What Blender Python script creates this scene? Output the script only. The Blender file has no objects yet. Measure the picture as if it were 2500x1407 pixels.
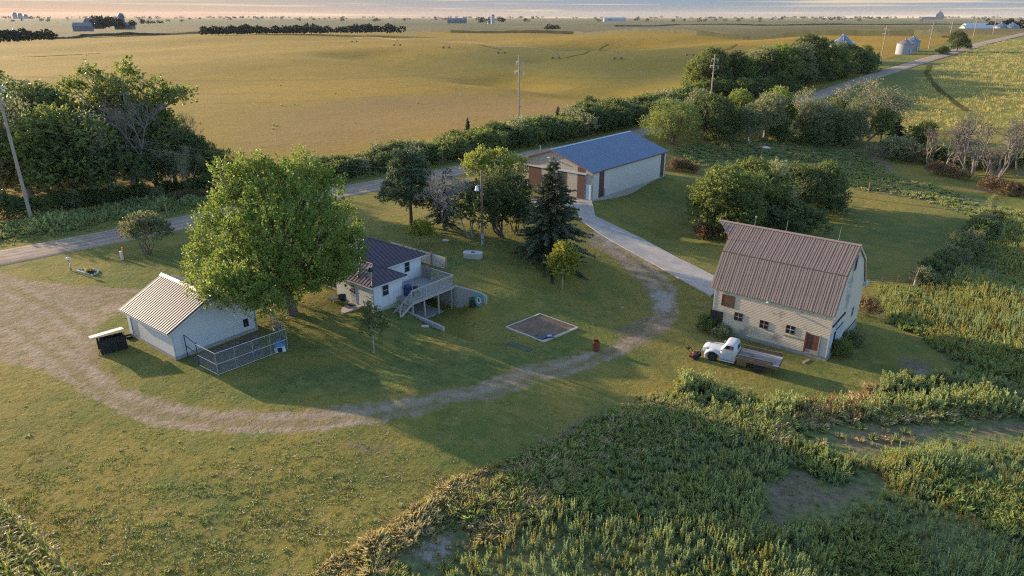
import bpy, math, random
import numpy as np
from mathutils import Vector, Matrix
R = math.radians
sc = bpy.context.scene
COL = sc.collection
rng = np.random.default_rng(7)
random.seed(7)

# ---------------------------------------------------------------- camera
F, CX, CY, HC = 1690., 1250., 703.5, 24.0
TH = math.atan((CY - 40) / F)
cd = bpy.data.cameras.new('camera')
cd.sensor_width = 36.0
cd.sensor_fit = 'HORIZONTAL'
cd.lens = F / 2500 * 36
cd.clip_start = 0.5
cd.clip_end = 60000
cam = bpy.data.objects.new('camera', cd)
COL.objects.link(cam)
cam.location = (0, 0, HC)
cam.rotation_euler = (math.pi / 2 - TH, 0, 0)
sc.camera = cam

# ---------------------------------------------------------------- light
SUN_AZ, SUN_EL = R(147), R(12.8)        # mathematical azimuth of the direction TOWARDS the sun
sd = bpy.data.lights.new('sun', 'SUN')
sd.energy = 4.2
sd.angle = R(0.6)
sd.color = (1.0, 0.75, 0.48)
sun = bpy.data.objects.new('sun', sd)
COL.objects.link(sun)
sv = Vector((math.cos(SUN_EL) * math.cos(SUN_AZ), math.cos(SUN_EL) * math.sin(SUN_AZ), math.sin(SUN_EL)))
sun.rotation_euler = sv.to_track_quat('Z', 'Y').to_euler()
sun.location = sv * 100

w = bpy.data.worlds.new('World')
sc.world = w
w.use_nodes = True
wt = w.node_tree
for n in list(wt.nodes):
    wt.nodes.remove(n)
def wn(t, **k):
    n = wt.nodes.new(t)
    for a, b in k.items():
        setattr(n, a, b)
    return n
sky = wn('ShaderNodeTexSky', sky_type='NISHITA')
sky.sun_disc = False
sky.sun_elevation = SUN_EL
sky.sun_rotation = math.pi / 2 - SUN_AZ
sky.altitude = 400
sky.air_density = 1.0
sky.dust_density = 1.0
sky.ozone_density = 1.6
bg = wn('ShaderNodeBackground')
bg.inputs['Strength'].default_value = 0.15
out = wn('ShaderNodeOutputWorld')
# thin streaks of cirrus close to the horizon
tc = wn('ShaderNodeTexCoord')
sep = wn('ShaderNodeSeparateXYZ')
wt.links.new(tc.outputs['Generated'], sep.inputs[0])
at = wn('ShaderNodeMath', operation='ARCTAN2')
wt.links.new(sep.outputs['X'], at.inputs[0]); wt.links.new(sep.outputs['Y'], at.inputs[1])
comb = wn('ShaderNodeCombineXYZ')
wt.links.new(at.outputs[0], comb.inputs['X'])
mz = wn('ShaderNodeMath', operation='MULTIPLY'); mz.inputs[1].default_value = 60.0
wt.links.new(sep.outputs['Z'], mz.inputs[0]); wt.links.new(mz.outputs[0], comb.inputs['Y'])
nz = wn('ShaderNodeTexNoise'); nz.inputs['Scale'].default_value = 3.2; nz.inputs['Detail'].default_value = 5
nz.inputs['Distortion'].default_value = 0.3
wt.links.new(comb.outputs[0], nz.inputs['Vector'])
cr = wn('ShaderNodeMapRange', interpolation_type='SMOOTHSTEP')
cr.inputs['From Min'].default_value = 0.51; cr.inputs['From Max'].default_value = 0.66
wt.links.new(nz.outputs[0], cr.inputs['Value'])
el1 = wn('ShaderNodeMapRange', interpolation_type='SMOOTHSTEP')
el1.inputs['To Max'].default_value = 0.65
el1.inputs['From Min'].default_value = 0.30; el1.inputs['From Max'].default_value = 0.05
wt.links.new(sep.outputs['Z'], el1.inputs['Value'])
cm = wn('ShaderNodeMath', operation='MULTIPLY')
wt.links.new(cr.outputs[0], cm.inputs[0]); wt.links.new(el1.outputs[0], cm.inputs[1])
# evening band: warm close to the sun, blue-grey away from it
azw = wn('ShaderNodeMapRange', interpolation_type='SMOOTHSTEP')
azw.inputs['From Min'].default_value = 0.25; azw.inputs['From Max'].default_value = -0.75
wt.links.new(at.outputs[0], azw.inputs['Value'])
band = wn('ShaderNodeMix', data_type='RGBA')
wt.links.new(azw.outputs[0], band.inputs[0])
band.inputs[6].default_value = (.68, .86, 1.06, 1)
band.inputs[7].default_value = (1.75, 1.34, .95, 1)
hot = wn('ShaderNodeMapRange', interpolation_type='SMOOTHSTEP')      # glowing strip right on the skyline
hot.inputs['From Min'].default_value = 0.016; hot.inputs['From Max'].default_value = 0.0
wt.links.new(sep.outputs['Z'], hot.inputs['Value'])
hotc = wn('ShaderNodeMix', data_type='RGBA')
wt.links.new(azw.outputs[0], hotc.inputs[0])
hotc.inputs[6].default_value = (1.05, .86, .67, 1)
hotc.inputs[7].default_value = (2.4, 1.22, .52, 1)
band2 = wn('ShaderNodeMix', data_type='RGBA')
wt.links.new(hot.outputs[0], band2.inputs[0])
wt.links.new(band.outputs[2], band2.inputs[6]); wt.links.new(hotc.outputs[2], band2.inputs[7])
lowb = wn('ShaderNodeMapRange', interpolation_type='SMOOTHSTEP')
lowb.inputs['From Min'].default_value = 0.14; lowb.inputs['From Max'].default_value = 0.02
wt.links.new(sep.outputs['Z'], lowb.inputs['Value'])
s1 = wn('ShaderNodeMix', data_type='RGBA')
wt.links.new(lowb.outputs[0], s1.inputs[0])
skt = wn('ShaderNodeMix', data_type='RGBA', blend_type='MULTIPLY'); skt.inputs[0].default_value = 1; skt.inputs[7].default_value = (1.0, 1.0, 1.04, 1)
wt.links.new(sky.outputs[0], skt.inputs[6]); wt.links.new(skt.outputs[2], s1.inputs[6]); wt.links.new(band2.outputs[2], s1.inputs[7])
cc = wn('ShaderNodeMix', data_type='RGBA')
wt.links.new(cm.outputs[0], cc.inputs[0])
wt.links.new(s1.outputs[2], cc.inputs[6])
cc.inputs[7].default_value = (2.6, 1.95, 1.15, 1)
wt.links.new(cc.outputs[2], bg.inputs['Color'])
wt.links.new(bg.outputs[0], out.inputs[0])

sc.view_settings.view_transform = 'Standard'
sc.view_settings.look = 'None'
sc.view_settings.gamma = 1
sc.view_settings.exposure = 1.42
try:
    sc.cycles.use_denoising = False
    sc.cycles.filter_width = 1.15
    sc.cycles.denoiser = 'OPENIMAGEDENOISE'
    sc.cycles.denoising_prefilter = 'FAST'
except Exception:
    pass
sc.cycles.max_bounces = 6
sc.cycles.diffuse_bounces = 2
sc.cycles.glossy_bounces = 2
sc.cycles.transmission_bounces = 3
sc.cycles.transparent_max_bounces = 4
sc.cycles.volume_bounces = 0
sc.cycles.use_adaptive_sampling = True
sc.cycles.adaptive_threshold = 0.01
sc.cycles.sample_clamp_indirect = 4

# ---------------------------------------------------------------- terrain
HO = np.array([-12.29, 56.57])                       # house corner and its axes
HA = np.array([math.cos(R(-39.5)), math.sin(R(-39.5))])
HB = np.array([-HA[1], HA[0]])
RD0 = np.array([-46.8, 77.7])                        # a point of the gravel road, and its course
RDD = np.array([math.cos(R(45.34)), math.sin(R(45.34))])
RDN = np.array([-RDD[1], RDD[0]])
CP = np.array([(-60,75,0),(-40,85,0),(-25,103,0),(0,128,0),(30,155,.3),(-70,60,0),(-45,64,0),(-30,48,0),(-21,52,0),
 (-25,46,0),(-15,40,0),(-12,36,0),(-7,41,-.15),(-4.5,38,-.4),(-20,30,0),(-8,27,-.2),(0,25,-.8),(6,28,-1.4),(-30,38,0),
 (-18,60,0),(-14,70,0),(-8,80,0),(0,90,0),(0,103,0),(11,94,0),(25,110,0),(15,115,0),(-3,74,-.2),(-10,65,-.2),(-6.6,63.5,-.05),
 (-3.5,61,-.2),(-1.5,62.5,-.6),(-12.3,56.5,-.5),(-13.5,54,-.4),(-17,54,-.1),(-10.5,57,-.9),(-7.2,55,-1.5),(-6,50,-1.2),(-2,46,-1.4),
 (-5.9,60.4,-1.9),(-3,58,-2.1),(0,56,-2.2),(2.2,70,-1),(6.4,67,-2.4),(11,64,-3),(12.5,62.7,-3.1),(14,92.5,-.9),(17.6,90,-2.0),
 (21,87,-3.1),(18,58,-3),(26,52,-3),(30,58,-3.2),(20,49,-2.95),(16,52,-2.9),(10,45,-2.4),(4,42,-1.6),(5,52,-2.5),(27,48,-3),
 (10,35,-2.2),(20,33,-2.8),(32,38,-3),(12,26,-2),(20,24,-2.4),(40,60,-3.5),(55,85,-4.3),(45,100,-4.3),(35,120,-3.0),
 (60,130,-4),(80,110,-4),(70,70,-4),(90,95,-3),(37,75,-3.8),(30,100,-2.5),(110,130,-2.5),(90,160,-3),(60,170,-2),
 (150,150,-1),(45,172,.4),(0,180,0),(-60,140,0),(-100,100,0),(-100,60,0)], float)
FS = np.array([0, 60, 110, 150, 184, 237, 318, 395, 486, 600, 900, 1500, 3000])
FZ = np.array([0, 0, 0, .3, 1.2, 4.3, 8.1, 11.7, 14.6, 16, 13, 7, 0.])
CT, ST = math.cos(TH), math.sin(TH)
def _g0(px, py):
    u = (px - CX) / F; v = (py - CY) / F; t = HC / (ST + v * CT); return (t * u, t * (CT - v * ST))
VAL = [(_g0(900, 148), _g0(1240, 184), 30, 4.5), (_g0(1150, 118), _g0(1480, 132), 34, 4.0), (_g0(1480, 130), _g0(1990, 122), 42, 5.0), (_g0(1230, 180), _g0(1640, 238), 22, 3.0), (_g0(1320, 160), _g0(1640, 172), 20, 2.0)]
def smooth(e0, e1, x):
    t = np.clip((x - e0) / (e1 - e0), 0, 1)
    return t * t * (3 - 2 * t)
def hz(x, y):
    x = np.asarray(x, float); y = np.asarray(y, float)
    num = np.zeros(np.broadcast(x, y).shape); den = np.full(num.shape, 2e-7)
    for cx_, cy_, cz_ in CP:
        wgt = 1.0 / ((x - cx_) ** 2 + (y - cy_) ** 2 + 6.0) ** 2
        num += wgt * cz_; den += wgt
    z = num / den
    px = x - RD0[0]; py = y - RD0[1]
    s = px * RDD[0] + py * RDD[1]; n = px * RDN[0] + py * RDN[1]
    z = z + np.interp(s, FS, FZ) * np.where(n > 0, 1 / (1 + (np.maximum(n - 60, 0) / 260) ** 2), 1.0)
    # swales of the rolling field across the road
    d = np.hypot(x, y)
    k = smooth(170, 320, d) * (1 - smooth(1500, 3000, d)) * smooth(25, 110, np.abs(n))
    z = z + k * (1.6 * np.sin(x / 71 + y / 160 + .6) + 1.3 * np.sin(x / 130 - y / 83 + 1.9) + .7 * np.sin(x / 37 - y / 51))
    z = z - 4.5 * np.exp(-((x - 95 - (y - 330) * .5) / 60) ** 2 - ((y - 330) / 150) ** 2) * smooth(20, 90, n)
    for (ax, ay), (bx, by), wv, dp in VAL:
        ex, ey = bx - ax, by - ay; tt = np.clip(((x - ax) * ex + (y - ay) * ey) / (ex * ex + ey * ey), 0, 1)
        z = z - dp * np.exp(-(((x - ax - tt * ex) ** 2 + (y - ay - tt * ey) ** 2) / wv ** 2)) * smooth(20, 80, n)
    # the dug-out bay under the deck
    qx = x - HO[0]; qy = y - HO[1]
    a = qx * HA[0] + qy * HA[1]; b = qx * HB[0] + qy * HB[1]
    m = smooth(2.5, 2.9, b) * (1 - smooth(8.36, 8.74, b)) * smooth(-3, -2.6, a) * (1 - smooth(2.2 + .8 * (8.3 - np.clip(b, 2, 8.3)), 5.5 + .9 * (8.3 - np.clip(b, 2, 8.3)), a))
    z = z + m * (-2.3 - z) * (z > -2.3)
    return z
def hz1(x, y):
    return float(hz(np.array([x]), np.array([y]))[0])
CT, ST = math.cos(TH), math.sin(TH)
def ray(px, py):
    u = (px - CX) / F; v = (py - CY) / F
    return np.array([u, CT - v * ST, -ST - v * CT])
def G(px, py, dz=0.0):
    """ground point (raised by dz) seen at a pixel of the survey photograph"""
    d = ray(px, py)
    tmax = 12000.
    ts = np.geomspace(18, tmax, 260)
    f = HC + ts * d[2] - hz(ts * d[0], ts * d[1]) - dz
    i = np.argmax(f < 0)
    if f[i] >= 0:
        t = tmax
    else:
        lo, hi = ts[max(i - 1, 0)], ts[i]
        for _ in range(3):
            tt = np.linspace(lo, hi, 24)
            f = HC + tt * d[2] - hz(tt * d[0], tt * d[1]) - dz
            j = max(np.argmax(f < 0), 1)
            lo, hi = tt[j - 1], tt[j]
        t = (lo + hi) / 2
    x, y = t * d[0], t * d[1]
    return Vector((x, y, hz1(x, y)))
def Gz(px, py, z):
    d = ray(px, py); t = (z - HC) / d[2]
    return Vector((t * d[0], t * d[1], z))

# ---------------------------------------------------------------- objects
def tag(o, label, cat, group=None):
    o['label'] = label; o['category'] = cat
    if group: o['group'] = group
    return o
def struct(o):
    o['kind'] = 'structure'; return o
def stuff(o, label=None, cat=None):
    o['kind'] = 'stuff'
    if label: o['label'] = label
    if cat: o['category'] = cat
    return o
def thing(name, label, cat, loc=(0, 0, 0), rz=0.0, group=None):
    o = bpy.data.objects.new(name, None)
    o.empty_display_size = 0.3
    COL.objects.link(o); o.location = loc; o.rotation_euler = (0, 0, rz)
    return tag(o, label, cat, group)
def npmesh(name, V, Fq, mat, parent=None, attrs=None, smooth_=False, link=True):
    """mesh from numpy arrays; Fq is (n,3) or (n,4)"""
    me = bpy.data.meshes.new(name)
    V = np.ascontiguousarray(V, np.float32); Fq = np.ascontiguousarray(Fq, np.int32)
    k = Fq.shape[1]; nf = len(Fq)
    me.vertices.add(len(V)); me.vertices.foreach_set('co', V.ravel())
    me.loops.add(nf * k); me.loops.foreach_set('vertex_index', Fq.ravel())
    me.polygons.add(nf); me.polygons.foreach_set('loop_start', np.arange(0, nf * k, k, dtype=np.int32))
    if smooth_: me.polygons.foreach_set('use_smooth', np.ones(nf, bool))
    me.update(calc_edges=True)
    for an, arr in (attrs or {}).items():
        at_ = me.attributes.new(an, 'FLOAT', 'POINT'); at_.data.foreach_set('value', np.ascontiguousarray(arr, np.float32))
    me.materials.append(mat)
    o = bpy.data.objects.new(name, me)
    if link: COL.objects.link(o)
    if parent is not None: o.parent = parent
    return o
class MB:
    def __init__(s): s.v = []; s.f = []
    def add(s, vs, fs):
        n = len(s.v); s.v += [tuple(p) for p in vs]; s.f += [tuple(i + n for i in f) for f in fs]; return s
    def box(s, x0, x1, y0, y1, z0, z1):
        return s.add([(x0,y0,z0),(x1,y0,z0),(x1,y1,z0),(x0,y1,z0),(x0,y0,z1),(x1,y0,z1),(x1,y1,z1),(x0,y1,z1)],
                     [(3,2,1,0),(4,5,6,7),(0,1,5,4),(1,2,6,5),(2,3,7,6),(3,0,4,7)])
    def prism(s, poly, d):
        """polygon of 3-D points swept by the vector d"""
        n = len(poly); d = Vector(d); P = [Vector(p) for p in poly]
        return s.add(P + [p + d for p in P], [tuple(range(n))[::-1], tuple(range(n, 2 * n))] +
                     [(i, (i + 1) % n, (i + 1) % n + n, i + n) for i in range(n)])
    def tube(s, p, q, r0, r1=None, n=8, cap=True):
        p, q = Vector(p), Vector(q); r1 = r0 if r1 is None else r1
        d = (q - p)
        if d.length < 1e-6: return s
        d.normalize(); u = d.orthogonal().normalized(); w_ = d.cross(u)
        vs = []
        for c, r in ((p, r0), (q, r1)):
            vs += [c + (u * math.cos(2 * math.pi * i / n) + w_ * math.sin(2 * math.pi * i / n)) * r for i in range(n)]
        fs = [(i, (i + 1) % n, (i + 1) % n + n, i + n) for i in range(n)]
        if cap: fs += [tuple(range(n))[::-1], tuple(range(n, 2 * n))]
        return s.add(vs, fs)
    def path(s, pts, r, n=8):
        rr = r if isinstance(r, (list, tuple)) else [r] * len(pts)
        for i in range(len(pts) - 1): s.tube(pts[i], pts[i + 1], rr[i], rr[i + 1], n)
        return s
    def lathe(s, prof, c=(0, 0, 0), n=24):
        k = len(prof)
        vs = [(c[0] + r * math.cos(2 * math.pi * i / n), c[1] + r * math.sin(2 * math.pi * i / n), c[2] + z) for r, z in prof for i in range(n)]
        fs = [(j * n + i, j * n + (i + 1) % n, (j + 1) * n + (i + 1) % n, (j + 1) * n + i) for j in range(k - 1) for i in range(n)]
        fs += [tuple(range(n))[::-1], tuple(range((k - 1) * n, k * n))]
        return s.add(vs, fs)
    def loft(s, rings, cap=True):
        n = len(rings[0]); vs = [p for r in rings for p in r]
        fs = [(j * n + i, j * n + (i + 1) % n, (j + 1) * n + (i + 1) % n, (j + 1) * n + i) for j in range(len(rings) - 1) for i in range(n)]
        if cap: fs += [tuple(range(n))[::-1], tuple(range((len(rings) - 1) * n, len(rings) * n))]
        return s.add(vs, fs)
    def build(s, name, mat, parent=None, bevel=0, smooth_=False, loc=None):
        me = bpy.data.meshes.new(name)
        me.from_pydata(s.v, [], s.f); me.update()
        import bmesh
        bm = bmesh.new(); bm.from_mesh(me); bmesh.ops.recalc_face_normals(bm, faces=bm.faces)
        bm.to_mesh(me); bm.free()
        if smooth_:
            me.polygons.foreach_set('use_smooth', np.ones(len(me.polygons), bool))
        me.materials.append(mat)
        o = bpy.data.objects.new(name, me); COL.objects.link(o)
        if parent is not None: o.parent = parent
        if loc is not None: o.location = loc
        if bevel:
            b = o.modifiers.new('bevel', 'BEVEL'); b.width = bevel; b.segments = 2; b.limit_method = 'ANGLE'
        if smooth_:
            try:
                me.set_sharp_from_angle(angle=R(40))
            except Exception:
                pass
        return o
def dup_tree(root, loc, rz, scale, label=None, group=None):
    r = root.copy(); COL.objects.link(r); r.location = loc; r.rotation_euler = (0, 0, rz); r.scale = scale if isinstance(scale, (tuple, list)) else (scale,) * 3
    if label: r['label'] = label
    if group: r['group'] = group
    for ch in list(root.children):
        c = ch.copy(); COL.objects.link(c); c.parent = r
        for g in list(ch.children):
            e = g.copy(); COL.objects.link(e); e.parent = c
    return r

# ---------------------------------------------------------------- materials
class NT:
    def __init__(s, name):
        s.m = bpy.data.materials.new(name); s.m.use_nodes = True; s.t = s.m.node_tree
        s.b = s.t.nodes['Principled BSDF']; s.out = s.t.nodes['Material Output']
    def n(s, ty, **k):
        x = s.t.nodes.new(ty)
        for a, b in k.items(): setattr(x, a, b)
        return x
    def set(s, node, **k):
        for a, b in k.items():
            a = a.replace('_', ' ')
            s.plug(b, node.inputs[a])
        return node
    def plug(s, val, sock):
        if hasattr(val, 'is_linked') or isinstance(val, bpy.types.NodeSocket): s.t.links.new(val, sock)
        else: sock.default_value = val
    def math(s, op, a, b=None, c=None, clamp=False):
        x = s.n('ShaderNodeMath', operation=op, use_clamp=clamp); s.plug(a, x.inputs[0])
        if b is not None: s.plug(b, x.inputs[1])
        if c is not None: s.plug(c, x.inputs[2])
        return x.outputs[0]
    def mix(s, f, a, b):
        x = s.n('ShaderNodeMix', data_type='RGBA')
        s.plug(f, x.inputs[0])
        for v, i in ((a, 6), (b, 7)):
            if isinstance(v, tuple) and len(v) == 3: v = v + (1,)
            s.plug(v, x.inputs[i])
        return x.outputs[2]
    def noise(s, scale, detail=4, rough=.55, vec=None, dist=0):
        x = s.n('ShaderNodeTexNoise'); x.inputs['Scale'].default_value = scale; x.inputs['Detail'].default_value = detail
        x.inputs['Roughness'].default_value = rough; x.inputs['Distortion'].default_value = dist
        if vec is not None: s.t.links.new(vec, x.inputs['Vector'])
        return x.outputs[0]
    def step(s, v, a, b):
        x = s.n('ShaderNodeMapRange', interpolation_type='SMOOTHSTEP'); s.plug(v, x.inputs['Value'])
        x.inputs['From Min'].default_value = a; x.inputs['From Max'].default_value = b
        return x.outputs[0]
    def attr(s, name):
        x = s.n('ShaderNodeAttribute', attribute_name=name); return x.outputs['Fac']
    def pos(s):
        return s.n('ShaderNodeNewGeometry').outputs['Position']
    def obj(s):
        return s.n('ShaderNodeTexCoord').outputs['Object']
    def scale(s, vec, sx, sy, sz):
        x = s.n('ShaderNodeMapping'); x.inputs['Scale'].default_value = (sx, sy, sz); s.t.links.new(vec, x.inputs['Vector']); return x.outputs[0]
    def bump(s, h, strength=.5, dist=.05, prev=None):
        x = s.n('ShaderNodeBump'); x.inputs['Strength'].default_value = strength; x.inputs['Distance'].default_value = dist
        s.plug(h, x.inputs['Height'])
        if prev is not None: s.t.links.new(prev, x.inputs['Normal'])
        return x.outputs[0]
    def fin(s, color=None, rough=None, metal=None, normal=None, spec=None):
        if isinstance(color, tuple) and len(color) == 3: color = color + (1,)
        if color is not None: s.plug(color, s.b.inputs['Base Color'])
        if rough is not None: s.plug(rough, s.b.inputs['Roughness'])
        if metal is not None: s.plug(metal, s.b.inputs['Metallic'])
        if spec is not None: s.b.inputs['Specular IOR Level'].default_value = spec
        if normal is not None: s.t.links.new(normal, s.b.inputs['Normal'])
        return s.m
MATS = {}
LEAFK = 1.42
def simple(name, color, rough=.6, metal=0., var=.18, sc_=3., bump=0., spec=.4, dirt=None):
    """plain surface with uneven tone and a little wear"""
    if name in MATS: return MATS[name]
    t = NT(name); v = t.obj()
    n1 = t.noise(sc_, 6, .6, v); n2 = t.noise(sc_ * 7, 4, .6, v)
    f = t.math('ADD', t.math('MULTIPLY', n1, .6), t.math('MULTIPLY', n2, .4))
    f = t.step(f, .3, .7)
    dk = tuple(c * (1 - var) for c in color); lt = tuple(min(1, c * (1 + var * .6)) for c in color)
    c = t.mix(f, dk, lt)
    if dirt:
        dn = t.step(t.noise(sc_ * 1.7, 8, .7, v), .55, .72)
        c = t.mix(t.math('MULTIPLY', dn, .7), c, dirt)
    nrm = t.bump(n2, bump, .02) if bump else None
    MATS[name] = t.fin(c, rough, metal, nrm, spec)
    return MATS[name]
def leafmat(name, dark, light, trans=(.30, .34, .05), tf=.38, rough=.55):
    if name in MATS: return MATS[name]
    t = NT(name)
    dark, light, trans = (tuple(min(.8, x * LEAFK) for x in q) for q in (dark, light, trans))
    oi = t.n('ShaderNodeObjectInfo').outputs['Random']
    v = t.attr('tint')
    v = t.math('ADD', v, t.math('MULTIPLY', t.math('SUBTRACT', oi, .5), .42), clamp=True)
    c = t.mix(v, dark, light)
    t.fin(c, rough, 0, None, .25)
    tr = t.n('ShaderNodeBsdfTranslucent')
    t.plug(t.mix(v, tuple(x * .55 for x in trans), trans), tr.inputs['Color'])
    mx = t.n('ShaderNodeMixShader'); mx.inputs[0].default_value = tf
    t.t.links.new(t.b.outputs[0], mx.inputs[1]); t.t.links.new(tr.outputs[0], mx.inputs[2])
    t.t.links.new(mx.outputs[0], t.out.inputs['Surface'])
    MATS[name] = t.m
    return t.m
# ---------------------------------------------------------------- ground sheet
def poly(pts, dz=0):
    return np.array([G(*p, dz)[:2] for p in pts])
def sdf(P, X, Y):
    """signed distance to polygon, positive inside"""
    d = np.full(X.shape, 1e9); ins = np.zeros(X.shape, bool)
    n = len(P)
    for i in range(n):
        a, b = P[i], P[(i + 1) % n]
        e = b - a; wx = X - a[0]; wy = Y - a[1]
        t = np.clip((wx * e[0] + wy * e[1]) / (e @ e + 1e-9), 0, 1)
        d = np.minimum(d, np.hypot(wx - t * e[0], wy - t * e[1]))
        c = ((a[1] > Y) != (b[1] > Y)) & (X < (b[0] - a[0]) * (Y - a[1]) / (b[1] - a[1] + 1e-12) + a[0])
        ins ^= c
    return np.where(ins, d, -d)
def pdist(P, X, Y):
    d = np.full(X.shape, 1e9)
    for i in range(len(P) - 1):
        a, b = P[i], P[i + 1]; e = b - a; wx = X - a[0]; wy = Y - a[1]
        t = np.clip((wx * e[0] + wy * e[1]) / (e @ e + 1e-9), 0, 1)
        d = np.minimum(d, np.hypot(wx - t * e[0], wy - t * e[1]))
    return d
def axis(lo, hi, st, far):
    mid = np.arange(lo, hi + 1e-6, st)
    def grow():
        o, p, s = [], 0, st
        while p < far:
            s *= 1.035 if p < 420 else 1.17
            p += s; o.append(p)
        return np.array(o)
    return mid, grow()
mx_, gx_ = axis(-72, 78, .33, 11500)
my_, gy_ = axis(16, 124, .33, 11500)
gxs = np.concatenate([mx_[0] - gx_[::-1], mx_, mx_[-1] + gx_])
gys = np.concatenate([np.array([-40, -15, 0, 8, 12]), my_, my_[-1] + gy_])
GX, GY = np.meshgrid(gxs, gys)
GZ = hz(GX, GY)

DIRT = poly([(-60,640),(0,662),(60,682),(200,697),(350,706),(300,760),(235,800),(245,850),(255,895),(310,945),(400,975),(520,995),(690,1003),
  (860,985),(1040,962),(1200,920),(1340,880),(1480,845),(1560,815),(1588,780),(1590,740),(1560,690),(1510,640),(1440,600),
  (1425,572),(1450,562),(1530,600),(1600,645),(1650,700),(1660,760),(1640,800),(1560,850),(1480,885),(1350,925),(1200,975),
  (1050,1010),(900,1040),(760,1060),(600,1062),(450,1055),(330,1030),(230,980),(150,930),(60,900),(-60,870)])
TRK1 = poly([(40,800),(150,880),(260,970),(390,1015),(560,1035),(760,1035),(960,1010),(1100,985),(1250,945),(1400,895),(1500,858)])
TRK2 = poly([(1640,775),(1645,735),(1615,690),(1560,640),(1490,598),(1440,572)])
TRK3 = poly([(20,700),(140,760),(230,830)])
TRK4 = poly([(1600,790),(1620,745),(1580,690),(1530,650)])
WEED = poly([(560,1520),(700,1440),(860,1345),(990,1270),(1100,1185),(1230,1135),(1330,1075),(1400,1035),(1500,995),(1580,962),(1680,958),(1730,990),
  (1850,1005),(1960,1020),(2060,1010),(2150,990),(2250,970),(2330,965),(2420,965),(2520,955),(2900,1100),(3100,1900),(400,1900)])
WEEDR = poly([(2125,705),(2230,695),(2300,640),(2360,575),(2420,545),(2560,540),(2700,700),(2620,960),(2420,955),(2310,930),(2330,890),(2240,820),(2150,790)])
WEEDM = poly([(1640,360),(1760,345),(1900,330),(2030,335),(2090,360),(2200,430),(2330,470),(2520,520),(2520,560),(2400,545),(2250,490),(2090,465),
  (2035,440),(1990,400),(1880,385),(1760,395),(1690,420),(1650,395)])
LUSH = poly([(880,640),(1010,590),(1180,640),(1080,700),(1100,760),(1040,850),(1450,840),(1300,905),(1040,958),(690,995),(560,975),(720,900),(960,850),(900,780)])
LUSH2 = poly([(350,1180),(480,1160),(560,1200),(560,1250),(400,1240)])
BARE = [poly(p) for p in (
  [(1860,1180),(1960,1150),(2010,1190),(2120,1170),(2140,1210),(2040,1240),(1960,1250),(1910,1300),(1860,1280)],
  [(1000,1330),(1060,1290),(1120,1300),(1110,1360),(1040,1400),(1000,1370)],
  [(2040,1075),(2120,1040),(2300,1045),(2240,1085),(2100,1110)],
  [(2300,1080),(2420,1030),(2520,1030),(2520,1060),(2360,1070)],
  [(2180,870),(2270,880),(2290,950),(2200,945)],
  [(1500,800),(1570,770),(1640,790),(1600,830),(1520,850)],
  [(2110,385),(2160,420),(2200,415),(2140,375)],
  [(2330,460),(2420,455),(2520,500),(2480,480)],
  [(1380,1040),(1440,1010),(1420,1060),(1300,1120),(1230,1140)],
  [(800,1085),(900,1078),(980,1100),(900,1110)],
)]
CHALK = [poly(p) for p in ([(2190,925),(2250,905),(2285,930),(2290,960),(2230,955)], [(1020,1345),(1090,1310),(1100,1350),(1045,1385)],
  [(1455,570),(1490,585),(1520,610),(1480,602)], [(1590,700),(1650,720),(1650,770),(1600,760)])]
CORNF = poly([(2190,335),(2200,280),(2190,250),(2225,215),(2290,165),(2390,110),(2500,85),(2760,60),(2900,420),(2500,300),(2420,330),(2340,320)])
GREENF = poly([(940,150),(1080,128),(1250,112),(1500,118),(1800,115),(2000,150),(1830,175),(1700,200),(1600,235),(1450,232),(1250,210),(1080,185)])
PINKF = poly([(560,370),(620,270),(900,235),(1250,230),(1650,265),(1650,300),(1300,300),(1050,330),(800,365)])
FARE = poly([(-3000,160),(0,103),(120,94),(260,88),(500,82),(960,79),(1400,81),(1800,84),(2200,86),(2480,84),(3200,70),(3200,47),(-3000,47)])
X, Y = GX.ravel(), GY.ravel()
near = np.hypot(X, Y) < 330
def nsdf(P, dflt=-99):
    o = np.full(X.shape, float(dflt)); o[near] = sdf(P, X[near], Y[near]); return o
a_dirt = nsdf(DIRT)
a_weed = np.maximum.reduce([nsdf(WEED), nsdf(WEEDR), nsdf(WEEDM)])
a_bare = np.maximum.reduce([nsdf(p) for p in BARE])
a_lush = np.maximum(nsdf(LUSH), nsdf(LUSH2))
ch = np.full(X.shape, -9.)
xx, yy = X[near], Y[near]
c_ = np.maximum.reduce([sdf(p, xx, yy) for p in CHALK])
tr_ = np.minimum.reduce([pdist(TRK1, xx, yy) - .35, pdist(TRK2, xx, yy) - .35, pdist(TRK3, xx, yy) - .3, pdist(TRK4, xx, yy) - .15])
ch[near] = c_
a_trk = np.full(X.shape, 20.); a_trk[near] = np.minimum.reduce([pdist(TRK1, xx, yy), pdist(TRK2, xx, yy), pdist(TRK3, xx, yy)])
px_, py_ = X - RD0[0], Y - RD0[1]
gs = px_ * RDD[0] + py_ * RDD[1]; gn = px_ * RDN[0] + py_ * RDN[1]
a_field = gn - 15.0
far_in = sdf(FARE, X, Y)
a_corn = sdf(CORNF, X, Y)
a_green = sdf(GREENF, X, Y); a_pink = sdf(PINKF, X, Y)

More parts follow.
